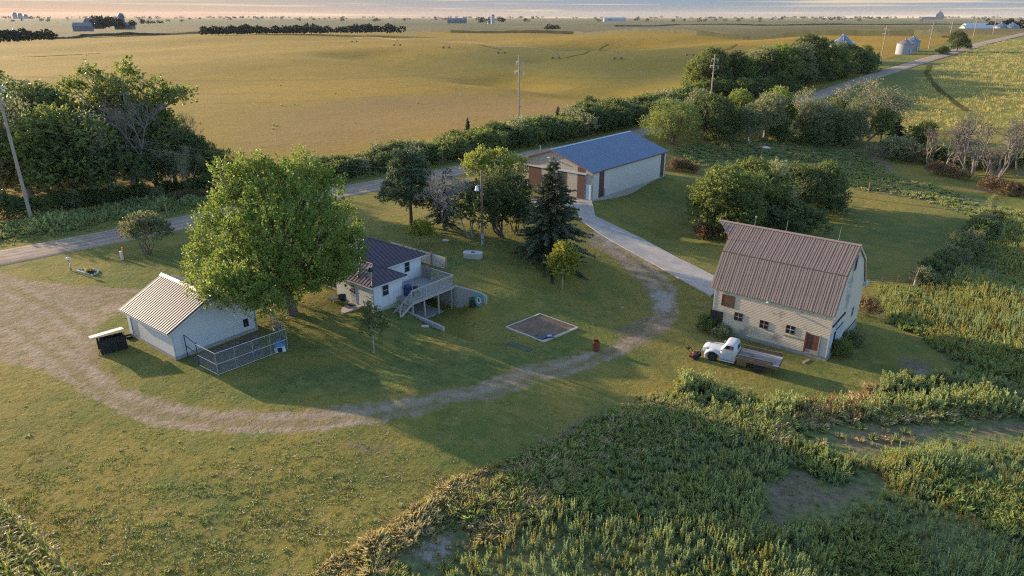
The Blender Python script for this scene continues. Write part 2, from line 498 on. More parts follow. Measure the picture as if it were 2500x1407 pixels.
t = NT('ground_cover')
P = t.pos()
n05, n4, n3, n20 = t.noise(.05, 3, .5, P), t.noise(.35, 5, .6, P), t.noise(2.2, 5, .65, P), t.noise(13, 4, .65, P)
n1 = t.noise(.9, 6, .65, P)
stre = t.noise(1.0, 4, .6, t.scale(P, .9, 2.6, 1))
olive, green, dry = (.235, .188, .045), (.115, .142, .036), (.30, .225, .090)
f = t.step(t.math('ADD', t.math('MULTIPLY', n05, .55), t.math('MULTIPLY', n4, .45)), .40, .62)
c = t.mix(f, olive, green)
c = t.mix(t.math('MULTIPLY', t.step(n1, .50, .68), .45), c, dry)
c = t.mix(t.math('MULTIPLY', t.step(stre, .52, .75), .3), c, (.12, .14, .040))
lush = t.step(t.math('ADD', t.attr('lush'), t.math('MULTIPLY', t.math('SUBTRACT', n4, .5), 6)), -1.5, 3)
lushc = t.mix(t.step(n1, .38, .62), (.075, .115, .035), (.15, .165, .05))
c = t.mix(t.math('MULTIPLY', lush, .8), c, lushc)
# weedy ground
wd = t.step(t.math('ADD', t.attr('weed'), t.math('MULTIPLY', t.math('SUBTRACT', n1, .5), 1.5)), -.3, .5)
wdc = t.mix(t.step(n3, .35, .65), (.10, .125, .048), (.20, .21, .085))
c = t.mix(wd, c, wdc)
# worn earth
soil = t.mix(t.step(n3, .3, .7), (.145, .105, .070), (.235, .175, .120))
br = t.step(t.math('ADD', t.attr('bare'), t.math('MULTIPLY', t.math('SUBTRACT', t.math('ADD', t.math('MULTIPLY', n1, .6), t.math('MULTIPLY', n3, .4)), .52), 4.5)), -.3, .7)
c = t.mix(t.math('MULTIPLY', br, .85), c, soil)
# farm track and gravel yard
mott = t.math('ADD', t.math('MULTIPLY', n4, .5), t.math('MULTIPLY', n3, .5))
df = t.step(t.math('ADD', t.attr('dirt'), t.math('MULTIPLY', t.math('SUBTRACT', t.math('ADD', t.math('MULTIPLY', n1, .4), t.math('ADD', t.math('MULTIPLY', n3, .35), t.math('MULTIPLY', n20, .25))), .5), 4.2)), -.1, .45)
tan = t.mix(t.step(mott, .35, .65), (.255, .182, .122), (.35, .26, .182))
tan = t.mix(t.math('MULTIPLY', t.step(t.noise(.75, 7, .72, P), .44, .60), .8), tan, (.205, .165, .068))
tan = t.mix(t.math('MULTIPLY', t.step(n20, .55, .75), .5), tan, (.16, .12, .08))
rutd = t.math('ADD', t.attr('trk'), t.math('MULTIPLY', t.math('SUBTRACT', n1, .5), .7))
rut = t.math('MULTIPLY', t.step(t.math('ABSOLUTE', t.math('SUBTRACT', rutd, .82)), .55, .12), t.step(t.math('ADD', t.math('MULTIPLY', n4, .5), t.math('MULTIPLY', n3, .5)), .36, .60))
tan = t.mix(t.math('MULTIPLY', rut, .5), tan, t.mix(t.step(n20, .3, .7), (.31, .245, .18), (.42, .36, .295)))
tan = t.mix(t.math('MULTIPLY', t.step(rutd, .45, .1), .55), tan, (.20, .165, .07))
c = t.mix(t.math('MULTIPLY', df, .94), c, tan)
ck = t.step(t.math('ADD', t.attr('chalk'), t.math('MULTIPLY', t.math('SUBTRACT', t.math('ADD', t.math('MULTIPLY', n4, .4), t.math('MULTIPLY', n3, .6)), .53), 4.2)), -.35, .55)
c = t.mix(t.math('MULTIPLY', ck, .6), c, t.mix(t.step(n20, .3, .7), (.34, .315, .29), (.46, .43, .40)))
# ripening beans across the road
rows = t.n('ShaderNodeTexWave', wave_type='BANDS', bands_direction='X')
rows.inputs['Scale'].default_value = 1.1; rows.inputs['Distortion'].default_value = 1.2; rows.inputs['Detail'].default_value = 2
mp = t.n('ShaderNodeMapping'); mp.inputs['Rotation'].default_value = (0, 0, R(-47)); t.t.links.new(P, mp.inputs['Vector']); t.t.links.new(mp.outputs[0], rows.inputs['Vector'])
fl = t.noise(.018, 5, .6, P); fm = t.noise(.11, 5, .65, P); fs_ = t.noise(.8, 5, .7, P)
str2 = t.noise(.05, 5, .65, t.scale(mp.outputs[0], .25, 2.2, 1))
gold = t.mix(t.step(fl, .38, .62), (.335, .21, .026), (.26, .175, .025))
gold = t.mix(t.math('MULTIPLY', t.step(fm, .48, .68), .5), gold, (.215, .155, .022))
gold = t.mix(t.math('MULTIPLY', t.step(t.noise(.045, 6, .7, t.scale(P, 1, .55, 1)), .47, .62), .55), gold, (.33, .205, .035))
gold = t.mix(t.math('MULTIPLY', t.step(t.noise(.3, 6, .75, P), .56, .70), .5), gold, (.16, .125, .02))
gold = t.mix(t.math('MULTIPLY', t.step(str2, .5, .72), .4), gold, (.33, .205, .06))
gold = t.mix(t.math('MULTIPLY', t.step(t.math('ADD', t.attr('green'), t.math('MULTIPLY', t.math('SUBTRACT', fm, .5), 60)), -35, 45), .85), gold, t.mix(fm, (.085, .10, .02), (.165, .15, .032)))
gold = t.mix(t.math('MULTIPLY', t.step(t.math('ADD', t.attr('pink'), t.math('MULTIPLY', t.math('SUBTRACT', fm, .5), 30)), -12, 15), .6), gold, (.27, .17, .075))
gold = t.mix(t.math('MULTIPLY', rows.outputs['Fac'], .22), gold, (.15, .11, .03))
gold = t.mix(t.math('MULTIPLY', t.step(fs_, .55, .75), .45), gold, (.17, .125, .03))
ff = t.step(t.math('ADD', t.attr('field'), t.math('MULTIPLY', t.math('SUBTRACT', n1, .5), 4)), -1, 1.5)
c = t.mix(ff, c, gold)
# corn on the hill to the right
cw = t.noise(.9, 6, .75, P); cl = t.noise(.03, 4, .6, P)
cornc = t.mix(t.step(cl, .4, .6), (.21, .195, .045), (.17, .18, .04))
cornc = t.mix(t.math('MULTIPLY', t.step(cw, .42, .66), .6), cornc, (.30, .22, .07))
cornc = t.mix(t.math('MULTIPLY', t.step(t.noise(1.9, 4, .7, P), .5, .7), .6), cornc, (.06, .07, .016))
c = t.mix(t.step(t.math('ADD', t.attr('corn'), t.math('MULTIPLY', t.math('SUBTRACT', n4, .5), 5)), -1, 1), c, cornc)
# quarter sections towards the skyline
vo = t.n('ShaderNodeTexVoronoi', distance='CHEBYCHEV'); vo.inputs['Scale'].default_value = 1.0
t.t.links.new(t.scale(P, .00075, .0016, 0), vo.inputs['Vector'])
vs = t.n('ShaderNodeSeparateColor'); t.t.links.new(vo.outputs['Color'], vs.inputs[0])
farc = t.mix(vs.outputs[0], (.125, .125, .048), (.20, .145, .06))
farc = t.mix(t.math('MULTIPLY', t.step(vs.outputs[1], .55, .6), .7), farc, (.085, .11, .04))
farc = t.mix(t.math('MULTIPLY', t.noise(.01, 5, .6, P), .4), farc, (.13, .115, .05))
c = t.mix(t.step(t.math('ADD', t.attr('far'), t.math('MULTIPLY', t.math('SUBTRACT', fl, .5), 60)), -12, 12), c, farc)
c = t.mix(t.math('MULTIPLY', t.step(n20, .62, .30), .28), c, (.03, .035, .012))
hgt_ = t.math('ADD', t.math('MULTIPLY', n20, .35), t.math('ADD', t.math('MULTIPLY', n3, .8), t.math('MULTIPLY', n1, .7)))
b1 = t.bump(hgt_, .75, .09)
b2 = t.bump(t.math('ADD', t.math('ADD', t.math('MULTIPLY', fs_, 1.0), t.math('MULTIPLY', t.math('MULTIPLY', fm, ff), 3.0)), t.math('MULTIPLY', t.math('MULTIPLY', rows.outputs['Fac'], ff), .5)), .35, .35, b1)
M_GROUND = t.fin(c, .95, 0, b2, .08)

# split the sheet into its named pieces
def cell(a): return a.reshape(GX.shape)[:-1, :-1].ravel() if False else .25 * (lambda q: q[:-1, :-1] + q[1:, :-1] + q[:-1, 1:] + q[1:, 1:])(a.reshape(GX.shape)).ravel()
zone = np.zeros((GX.shape[0] - 1) * (GX.shape[1] - 1), int)                       # lawn
zone[cell(a_weed) > 0] = 1
zone[cell(a_dirt) > 0] = 2
zone[cell(a_field) > 0] = 3
zone[cell(a_corn) > 0] = 4
zone[cell(far_in) > 0] = 5
dcell = cell(np.hypot(X, Y))
zone[(zone == 0) & (dcell > 160)] = 5
idx = np.arange(GX.size).reshape(GX.shape)
quads = np.stack([idx[:-1, :-1], idx[:-1, 1:], idx[1:, 1:], idx[1:, :-1]], -1).reshape(-1, 4)
dzy, dzx = np.gradient(GZ, gys, gxs)
NV = np.stack([-dzx, -dzy, np.ones_like(GZ)], -1).reshape(-1, 3); NV /= np.linalg.norm(NV, axis=1)[:, None]
VV = np.stack([X, Y, GZ.ravel()], -1)
AT = dict(dirt=a_dirt, weed=a_weed, bare=a_bare, lush=a_lush, chalk=ch, trk=a_trk, field=a_field, corn=a_corn, green=a_green, pink=a_pink, far=far_in)
for zi, nm in enumerate(['lawn', 'weed_ground', 'farm_track', 'bean_field', 'corn_hill', 'farmland']):
    q = quads[zone == zi]
    u, inv = np.unique(q, return_inverse=True)
    o = npmesh(nm, VV[u], inv.reshape(-1, 4), M_GROUND, attrs={k: a[u] for k, a in AT.items()}, smooth_=True)
    o.data.normals_split_custom_set_from_vertices([tuple(n_) for n_ in NV[u]])
    struct(o)

# ---------------------------------------------------------------- gravel road, concrete drive
t = NT('road_gravel'); P = t.pos()
an = t.attr('across')
k1, k2, k3 = t.noise(.5, 5, .6, P), t.noise(6, 5, .7, P), t.noise(30, 2, .6, P)
mpr = t.n('ShaderNodeMapping'); mpr.inputs['Rotation'].default_value = (0, 0, R(-45.3)); t.t.links.new(P, mpr.inputs['Vector'])
k4 = t.noise(.7, 5, .65, t.scale(mpr.outputs[0], .06, 2.4, 1))
c = t.mix(t.step(k1, .35, .65), (.30, .225, .165), (.39, .30, .225))
c = t.mix(t.math('MULTIPLY', t.step(k2, .5, .75), .45), c, (.17, .135, .112))
c = t.mix(t.math('MULTIPLY', t.step(k4, .52, .66), .55), c, (.18, .145, .122))
wob = t.math('ADD', an, t.math('MULTIPLY', t.math('SUBTRACT', k1, .5), 1.1))
for q in (-1.75, -.35, .9, 1.9):
    dd = t.math('ABSOLUTE', t.math('SUBTRACT', t.math('ADD', an, t.math('MULTIPLY', t.math('SUBTRACT', k1, .5), .6)), q))
    c = t.mix(t.math('MULTIPLY', t.step(dd, .34, .05), .5), c, (.145, .12, .105))
edge = t.step(t.math('ADD', t.math('ABSOLUTE', an), t.math('MULTIPLY', t.math('SUBTRACT', k2, .5), 1.6)), 2.6, 3.5)
c = t.mix(edge, c, (.15, .145, .05))
t.fin(c, .95, 0, t.bump(t.math('ADD', k2, t.math('MULTIPLY', k3, .4)), .5, .03), .1)
M_ROAD = t.m
rs = np.concatenate([np.arange(-60, 160, 1.0), np.arange(160, 900, 3.0)])
ra = np.linspace(-3.5, 3.5, 11)
RS, RA = np.meshgrid(rs, ra, indexing='ij')
rxx = RD0[0] + RS * RDD[0] + RA * RDN[0]; ryy = RD0[1] + RS * RDD[1] + RA * RDN[1]
rzz = hz(rxx, ryy) + .05 + .09 * (1 - (RA / 3.5) ** 2) + np.where(RS > 170, .12, 0)
rzz[:, 0] -= .16; rzz[:, -1] -= .16
ri = np.arange(RS.size).reshape(RS.shape)
rq = np.stack([ri[:-1, :-1], ri[1:, :-1], ri[1:, 1:], ri[:-1, 1:]], -1).reshape(-1, 4)
struct(npmesh('gravel_road', np.stack([rxx, ryy, rzz], -1).reshape(-1, 3), rq, M_ROAD, attrs={'across': RA.ravel()}, smooth_=True))

t = NT('drive_concrete'); P = t.pos()
c = t.mix(t.step(t.noise(.7, 6, .65, P), .35, .65), (.325, .29, .25), (.40, .36, .315))
c = t.mix(t.math('MULTIPLY', t.step(t.noise(3, 8, .75, P), .58, .75), .5), c, (.27, .245, .22))
t.fin(c, .85, 0, t.bump(t.noise(9, 5, .7, P), .3, .01), .25)
M_CONC = t.m
dl = [Vector(G(*p)) for p in [(1392,490),(1402,505),(1420,540),(1465,572),(1530,610),(1600,648),(1660,683),(1735,725)]]
dr = [Vector(G(*p)) for p in [(1444,492),(1450,512),(1452,530),(1510,560),(1570,590),(1640,624),(1700,652),(1775,690)]]
def resamp(pts, n):
    L = [0]
    for i in range(len(pts) - 1): L.append(L[-1] + (pts[i + 1] - pts[i]).length)
    return [Vector((np.interp(q, L, [p[0] for p in pts]), np.interp(q, L, [p[1] for p in pts]), 0)) for q in np.linspace(0, L[-1], n)]
dl, dr = resamp(dl, 40), resamp(dr, 40)
m = MB()
tops = []
for a, b in zip(dl, dr):
    rowp = [a.lerp(b, q / 5) for q in range(6)]
    for p in rowp: p.z = max(hz1(p.x, p.y), hz1(a.x, a.y) * .5 + hz1(b.x, b.y) * .5) + .06
    tops.append(rowp)
vs = []; fs = []
for i, rowp in enumerate(tops):
    vs += [rowp[0] - Vector((0, 0, .3))] + rowp + [rowp[-1] - Vector((0, 0, .3))]
for i in range(39):
    if i % 5 == 4: pass
    for j in range(7): fs.append((i * 8 + j, i * 8 + j + 1, (i + 1) * 8 + j + 1, (i + 1) * 8 + j))
m.add(vs, fs)
struct(m.build('concrete_driveway', M_CONC))
# apron in front of the shed doors
m = MB(); ap = [G(*p) for p in [(1268,476),(1330,486),(1392,492),(1400,506),(1330,520),(1262,500)]]
m.prism([Vector((p.x, p.y, p.z - .2)) for p in ap], (0, 0, .26)); struct(m.build('concrete_apron', M_CONC))
# ---------------------------------------------------------------- building kit
class Wall:
    """a wall plane in a building's own axes: origin, run direction, outward normal"""
    def __init__(s, O, U, N): s.O, s.U, s.N = Vector(O), Vector(U), Vector(N)
    def p(s, u, z, d=0): return s.O + s.U * u + s.N * d + Vector((0, 0, z))
    def box(s, mb, u0, u1, z0, z1, d0, d1):
        return mb.prism([s.p(u0, z0, d0), s.p(u1, z0, d0), s.p(u1, z1, d0), s.p(u0, z1, d0)], s.N * (d1 - d0))
def frame_ring(mb, wl, u0, u1, z0, z1, w_, d0, d1):
    wl.box(mb, u0 - w_, u0, z0 - w_, z1 + w_, d0, d1); wl.box(mb, u1, u1 + w_, z0 - w_, z1 + w_, d0, d1)
    wl.box(mb, u0, u1, z1, z1 + w_, d0, d1); wl.box(mb, u0, u1, z0 - w_, z0, d0, d1)
def window(root, wl, u0, u1, z0, z1, fmat, gmat, fw=.07, grid=(1, 2), bar=.03, name='window', barmat=None):
    m = MB(); frame_ring(m, wl, u0, u1, z0, z1, fw, -.02, .05)
    wo = m.build(name, fmat, root)
    m = MB(); wl.box(m, u0, u1, z0, z1, -.02, .008); m.build('pane', gmat, wo)
    m = MB()
    for i in range(1, grid[0]):
        uu = u0 + (u1 - u0) * i / grid[0]; wl.box(m, uu - bar / 2, uu + bar / 2, z0, z1, .01, .035)
    for i in range(1, grid[1]):
        zz = z0 + (z1 - z0) * i / grid[1]; wl.box(m, u0, u1, zz - bar / 2, zz + bar / 2, .01, .037)
    if m.v: m.build('glazing_bar', barmat or fmat, wo)
    return wo
def roof_slab(mb, polyg, th):
    P = [Vector(p) for p in polyg]; n = (P[1] - P[0]).cross(P[2] - P[1]).normalized()
    if n.z < 0: n = -n
    mb.prism([p - n * th for p in P], n * th)
    return n
def ribs(mb, polyg, spacing, rw, rh, off=0.0, every=None):
    """raised seams running up the slope from the first edge of the polygon (the eave)"""
    P = [Vector(p) for p in polyg]; e = P[1] - P[0]; L = e.length; e.normalize()
    n = e.cross(P[2] - P[1]).normalized()
    if n.z < 0: n = -n
    up = n.cross(e).normalized()
    if up.z < 0: up = -up
    Q = [((p - P[0]).dot(e), (p - P[0]).dot(up)) for p in P]
    lo, hi = min(q[0] for q in Q), max(q[0] for q in Q)
    k = 0; u = lo + spacing * .5 + off
    while u < hi - rw:
        ys = []
        for i in range(len(Q)):
            a, b = Q[i], Q[(i + 1) % len(Q)]
            if (a[0] > u) != (b[0] > u): ys.append(a[1] + (b[1] - a[1]) * (u - a[0]) / (b[0] - a[0]))
        if len(ys) >= 2:
            y0, y1 = min(ys) - .01, max(ys)
            if y1 - y0 > .1:
                w_ = rw * (1.7 if every and k % every == 0 else 1); h_ = rh * (1.35 if every and k % every == 0 else 1)
                A = P[0] + e * (u - w_ / 2) + up * y0
                mb.prism([A, A + e * w_, A + e * w_ + up * (y1 - y0), A + up * (y1 - y0)], n * h_)
        u += spacing; k += 1
def metal_roof(name, base, rough=.45, metal=.55, stain=None, var=.1):
    t = NT(name); v = t.obj()
    s1 = t.noise(.8, 5, .6, v); s2 = t.noise(5, 5, .7, v)
    c = t.mix(t.step(s1, .3, .7), tuple(x * (1 - var) for x in base), tuple(min(1, x * (1 + var)) for x in base))
    if stain: c = t.mix(t.math('MULTIPLY', t.step(s2, .55, .75), .4), c, stain)
    r = t.math('ADD', rough - .08, t.math('MULTIPLY', s2, .16))
    return t.fin(c, r, metal, t.bump(s1, .05, .02), .4)
def board_mat(name, base, pitch, axis='z', gap=.12, dirt=(.2, .18, .15), dirtamt=.4, var=.1, worn=None):
    """boards or ribbed panels: fine joints on one axis plus weathering"""
    t = NT(name); v = t.obj()
    sp = t.n('ShaderNodeSeparateXYZ'); t.t.links.new(v, sp.inputs[0])
    if axis == 'z': q = sp.outputs['Z']
    elif axis == 'x': q = sp.outputs['X']
    elif axis == 'y': q = sp.outputs['Y']
    else: q = t.math('ADD', sp.outputs['X'], sp.outputs['Y'])
    fr = t.math('FRACT', t.math('DIVIDE', q, pitch))
    ln = t.step(t.math('ABSOLUTE', t.math('SUBTRACT', fr, .5)), .5 - gap / 2, .5)
    bid = t.math('FLOOR', t.math('DIVIDE', q, pitch))
    wn_ = t.n('ShaderNodeTexWhiteNoise', noise_dimensions='1D'); t.t.links.new(bid, wn_.inputs['W'])
    c = t.mix(wn_.outputs['Value'], tuple(x * (1 - var) for x in base), base)
    dn = t.noise(1.3, 7, .7, v); dn2 = t.noise(8, 6, .75, t.scale(v, .35, .35, 2.2) if axis == 'z' else t.scale(v, 2, 2, .3))
    c = t.mix(t.math('MULTIPLY', t.step(t.math('ADD', t.math('MULTIPLY', dn, .5), t.math('MULTIPLY', dn2, .5)), .52, .66), dirtamt), c, dirt)
    if worn:
        wv = t.step(t.math('ADD', t.math('MULTIPLY', t.noise(.55, 3, .5, v), .55), t.math('MULTIPLY', t.noise(7, 7, .8, t.scale(v, .4, .4, 3)), .45)), .545, .60)
        c = t.mix(t.math('MULTIPLY', wv, .8), c, worn)
    c = t.mix(t.math('MULTIPLY', ln, .35), c, tuple(x * .35 for x in base))
    return t.fin(c, .7, 0, t.bump(t.math('SUBTRACT', 1.0, ln), .5, .015), .3)

M_GLASS = simple('dark_glass', (.02, .024, .032), .08, 0, .2, 1, 0, .6)
M_WHITE = simple('white_trim', (.43, .44, .46), .5, 0, .08, 2)
M_REDWOOD = simple('red_brown_paint', (.125, .052, .036), .75, 0, .3, 4, .2, .2, (.25, .18, .14))
M_DKWOOD = simple('dark_boards', (.045, .028, .022), .8, 0, .35, 5, .2)
M_OLDWOOD = simple('grey_wood', (.30, .27, .23), .85, 0, .25, 5, .3, .2, (.15, .12, .1))
M_CONCW = simple('aged_concrete', (.36, .34, .31), .9, 0, .2, 2, .25, .2, (.22, .2, .18))
M_FOUND = simple('foundation_block', (.27, .26, .245), .9, 0, .2, 3, .3, .2)
M_GALV = simple('galvanised_pipe', (.46, .48, .50), .38, .75, .12, 6)
M_BLACK = simple('black_paint', (.012, .012, .013), .6, 0, .3, 5)
M_RUST = simple('rusty_steel', (.19, .065, .035), .85, .1, .35, 6, .3, .2, (.08, .035, .025))

# ---------------------------------------------------------------- the old barn
def build_barn():
    L, W = 10.15, 9.8
    A = math.radians(-38.5)
    O = Vector((18.39, 58.24, -3.0))
    rt = thing('barn', 'weathered cream gambrel barn with brown ribbed metal roof and pointed hay hood', 'barn', O, A)
    lap = board_mat('barn_clapboard', (.53, .43, .315), .145, 'z', .10, (.42, .33, .24), .35, .08, (.20, .17, .14))
    M_ROOF = metal_roof('barn_roof_brown', (.205, .150, .122), .55, .1, (.25, .20, .185), .10)
    M_RIBL = simple('barn_roof_rib', (.252, .188, .156), .55, .1, .12, 2)
    M_SEAM = simple('barn_roof_seam', (.125, .09, .078), .6, .1, .2, 2)
    EZ, KZ, RZ, KB = 4.40, 7.05, 8.95, 1.75
    # walls: sloping lap boards on the long front, plain planked elsewhere
    m = MB(); z = .35; st = .145
    while z < EZ - .01:
        z1 = min(z + st, EZ); m.add([(0, -.035, z), (L, -.035, z), (L, -.008, z1), (0, -.008, z1), (0, .1, z), (L, .1, z), (L, .1, z1), (0, .1, z1)],
              [(0, 1, 2, 3), (1, 0, 4, 5), (3, 2, 6, 7), (0, 3, 7, 4), (2, 1, 5, 6)]); z = z1
    m.build('front_wall', lap, rt)
    gab = [(0, 0, .35), (0, W, .35), (0, W, EZ), (0, W - KB, KZ), (0, W / 2, RZ), (0, KB, KZ), (0, 0, EZ)]
    side = board_mat('barn_gable_boards', (.56, .49, .41), .15, 'z', .07, (.34, .31, .28), .5, .05, (.24, .225, .21))
    m = MB(); m.prism([(L - .12, y, z) for _, y, z in gab], (.12, 0, 0)); m.build('gable_wall', side, rt)
    m = MB(); m.prism([(0, y, z) for _, y, z in gab], (.12, 0, 0)); m.build('gable_wall', side, rt)
    m = MB(); m.box(.12, L - .12, W - .12, W, .35, EZ); m.build('back_wall', side, rt)
    m = MB(); m.box(-.06, L + .06, -.05, W + .05, -1.2, .345); m.build('foundation', M_FOUND, rt)
    # stucco end panel, corner boards
    m = MB(); m.box(9.55, L + .012, -.05, -.036, .36, 2.12); m.build('stucco_panel', simple('grey_stucco', (.40, .37, .33), .9, 0, .18, 3, .3), rt)
    m = MB(); m.box(-.03, .09, -.06, -.036, .36, EZ - .1); m.build('corner_board', M_WHITE, rt)
    m = MB(); m.box(L - .07, L + .03, -.062, -.052, .36, EZ - .1); m.build('corner_board', simple('peeling_trim', (.48, .42, .35), .8, 0, .2, 5, .2), rt)
    # roof
    ov = .38; x0, x1 = -.42, L + .18
    def zl(b): return EZ + (KZ - EZ) * (b / KB)
    lo = [(x0, -ov * .55, zl(-ov * .55)), (x1, -ov * .55, zl(-ov * .55)), (x1, KB, KZ), (x0, KB, KZ)]
    HX = -2.25
    hi = [(x0, KB, KZ), (x1, KB, KZ), (x1, W / 2, RZ), (HX, W / 2, RZ + .0), (-.55, KB + 1.55, KZ + (RZ - KZ) * 1.55 / (W / 2 - KB))]
    def mir(pl): return [(x, W - y, z) for x, y, z in pl]
    rf = MB()
    for pl in (lo, hi, mir(lo), mir(hi)): roof_slab(rf, [(x, y, z + .07) for x, y, z in pl], .07)
    ro = rf.build('roof', M_ROOF, rt)
    for pl, sp in ((lo, .228), (hi, .228)):
        up = [(x, y, z + .072) for x, y, z in pl]
        rb = MB(); ribs(rb, up, sp * 2, .035, .03); rb.build('roof_seam', M_SEAM, ro)
        rb = MB(); ribs(rb, up, sp * 2, .09, .018, sp * .5); rb.build('roof_rib', M_RIBL, ro)
        rb = MB(); ribs(rb, up, .912, .10, .034, .12); rb.build('roof_rib', M_RIBL, ro)
    rb = MB()
    for pl in (lo, hi): ribs(rb, mir([(x, y, z + .072) for x, y, z in pl]), .456, .04, .03)
    rb.build('roof_seam', M_SEAM, ro)
    rc = MB(); rc.prism([(HX, W / 2 - .2, RZ + .02), (HX, W / 2, RZ + .14), (HX, W / 2 + .2, RZ + .02)], (x1 - HX, 0, 0)); rc.build('ridge_cap', M_RIBL, ro)
    rc = MB(); rc.box(x0 - .01, x1 + .01, KB - .05, KB + .05, KZ + .045, KZ + .12); rc.build('knee_flashing', M_SEAM, ro)
    tr = MB()
    for sgn in (0, 1):
        f_ = (lambda p: (p[0], W - p[1], p[2])) if sgn else (lambda p: p)
        tr.prism([f_((x1 - .10, -ov * .55, zl(-ov * .55) - .16)), f_((x1 - .10, -ov * .55, zl(-ov * .55) - .005)), f_((x1 - .10, KB, KZ - .005)), f_((x1 - .10, KB + .05, KZ - .18))], (.09, 0, 0))
        tr.prism([f_((x1 - .10, KB, KZ - .005)), f_((x1 - .10, KB + .05, KZ - .18)), f_((x1 - .10, W / 2, RZ - .18)), f_((x1 - .10, W / 2, RZ - .005))], (.09, 0, 0))
    tr.build('bargeboard', simple('barn_bargeboard', (.52, .43, .34), .7, 0, .15, 3), rt)
    # underside of the hood
    hd = MB(); hd.prism([(HX + .25, W / 2, RZ - .12), (-.1, KB + 1.8, KZ + .45), (-.1, W - KB - 1.8, KZ + .45)], (0, 0, -.08)); hd.build('hood_soffit', M_DKWOOD, rt)
    # front openings
    fw = Wall((0, -.036, 0), (1, 0, 0), (0, -1, 0))
    m = MB(); frame_ring(m, fw, .80, 1.84, 2.74, 3.70, .07, 0, .04); d = m.build('hay_door', M_REDWOOD, rt)
    m = MB()
    for i in range(5): fw.box(m, .81 + i * .206, .81 + i * .206 + .19, 2.75, 3.69, 0, .022)
    m.build('planks', simple('brown_planks', (.12, .065, .04), .8, 0, .35, 6, .3), d)
    m = MB(); fw.box(m, -.12, 1.02, .36, 2.02, .0, .03)
    for i in range(6): fw.box(m, -.11 + i * .19, .07 + i * .19, .38, 2.0, .03, .045)
    d = m.build('sliding_door', M_DKWOOD, rt)
    m = MB(); fw.box(m, -.2, -.125, .36, 2.06, .0, .07); m.build('door_post', M_REDWOOD, d)
    for u0, z0, gl in ((2.05, 1.66, 0), (4.36, 1.55, 0), (6.62, 1.72, 1)):
        window(rt, fw, u0 + .04, u0 + .70, z0, z0 + .64, M_REDWOOD, M_GLASS, .05, (2, 2), .045, barmat=M_WHITE if gl else M_OLDWOOD)
    for q in ((6.5, 8.3, 1.30, 1.44), (4.9, 5.6, 1.38, 1.46)): m = MB(); fw.box(m, *q, 0, .012); m.build('bare_board', simple('bare_board_wood', (.22, .18, .145), .9, 0, .3, 6, .3), rt)
    m = MB(); fw.box(m, 8.42, 9.40, .42, 2.10, 0, .03); d = m.build('door', M_REDWOOD, rt)
    m = MB(); fw.box(m, 8.44, 9.38, .44, .72, .03, .04); m.build('bare_foot_boards', M_OLDWOOD, d)
    m = MB(); fw.box(m, 8.28, 8.42, .36, 2.2, 0, .08); m.build('door_post', M_REDWOOD, d)
    m = MB(); fw.box(m, 8.42, 9.5, .35, .43, 0, .09); fw.box(m, 9.40, 9.5, .43, 2.16, 0, .07); m.build('door_sill', M_OLDWOOD, d)
    lm = MB(); lm.tube((4.9, -.06, 4.12), (4.9, -.38, 4.2), .025); lm.lathe([(.03, 0), (.17, -.12), (.15, -.13), (.03, -.03)], (4.9, -.4, 4.22), 14); lm.build('wall_lamp', simple('lamp_enamel', (.45, .55, .53), .4, .3), rt)
    # gable side
    gw = Wall((L, 0, 0), (0, 1, 0), (1, 0, 0))
    m = MB(); gw.box(m, 4.55, 5.25, 6.75, 8.05, 0, .02); m.build('loft_slot', M_BLACK, rt)
    window(rt, gw, 6.9, 7.35, 1.75, 2.55, M_OLDWOOD, M_GLASS, .05, (1, 2), .03)
    bl = simple('pale_blue_paint', (.36, .42, .50), .7, 0, .2, 4, .2, .3, (.5, .48, .45))
    m = MB(); gw.box(m, .08, 1.25, .4, 2.5, 0, .03); gw.box(m, 1.9, 3.6, .5, 2.1, 0, .028); m.build('painted_panel', bl, rt)
    m = MB(); gw.box(m, 1.25, 1.9, .45, 2.15, 0, .04); m.build('doorway', M_BLACK, rt)
    for q in ((1.6, 2.25, 2.35, 2.95), (3.7, 4.6, 1.3, 2.2)): m = MB(); gw.box(m, *q, 0, .03); m.build('boarded_window', bl, rt)
    for q in ((.25, 4.1, 3.02, 3.14, 0, .10), (1.9, 3.9, 2.2, 2.28, 0, .05), (4.8, 9.2, .55, .66, 0, .05)): m = MB(); gw.box(m, *q); m.build('door_track', M_DKWOOD, rt)
    m = MB(); m.prism([(L + .0, W - .35, 4.0), (L + .32, W - .35, 3.95), (L + .32, W + .35, 3.95), (L, W + .35, 4.0)], (0, 0, .30)); m.build('eave_return', bl, rt)
    # lightning rods and the old post at the hood
    for x, h in ((-2.2, .5), (1.1, .9), (3.95, 1.15), (8.4, 1.35)):
        m = MB(); m.path([(x, W / 2, RZ + .05), (x + .04, W / 2, RZ + .3), (x + .08, W / 2, RZ + h)], [.035, .02, .012], 6)
        if x > 0 and x < 2: m.lathe([(.02, 0), (.09, .06), (.09, .12), (.02, .18)], (x + .08, W / 2, RZ + h - .05), 10)
        m.build('lightning_rod', M_GALV, rt)
    m = MB(); m.tube((-.52, KB + 1.2, 4.2), (-.60, KB + 1.25, KZ + 1.6), .035, .03, 6); m.build('conduit_pipe', M_RUST, rt)
    return rt
build_barn()

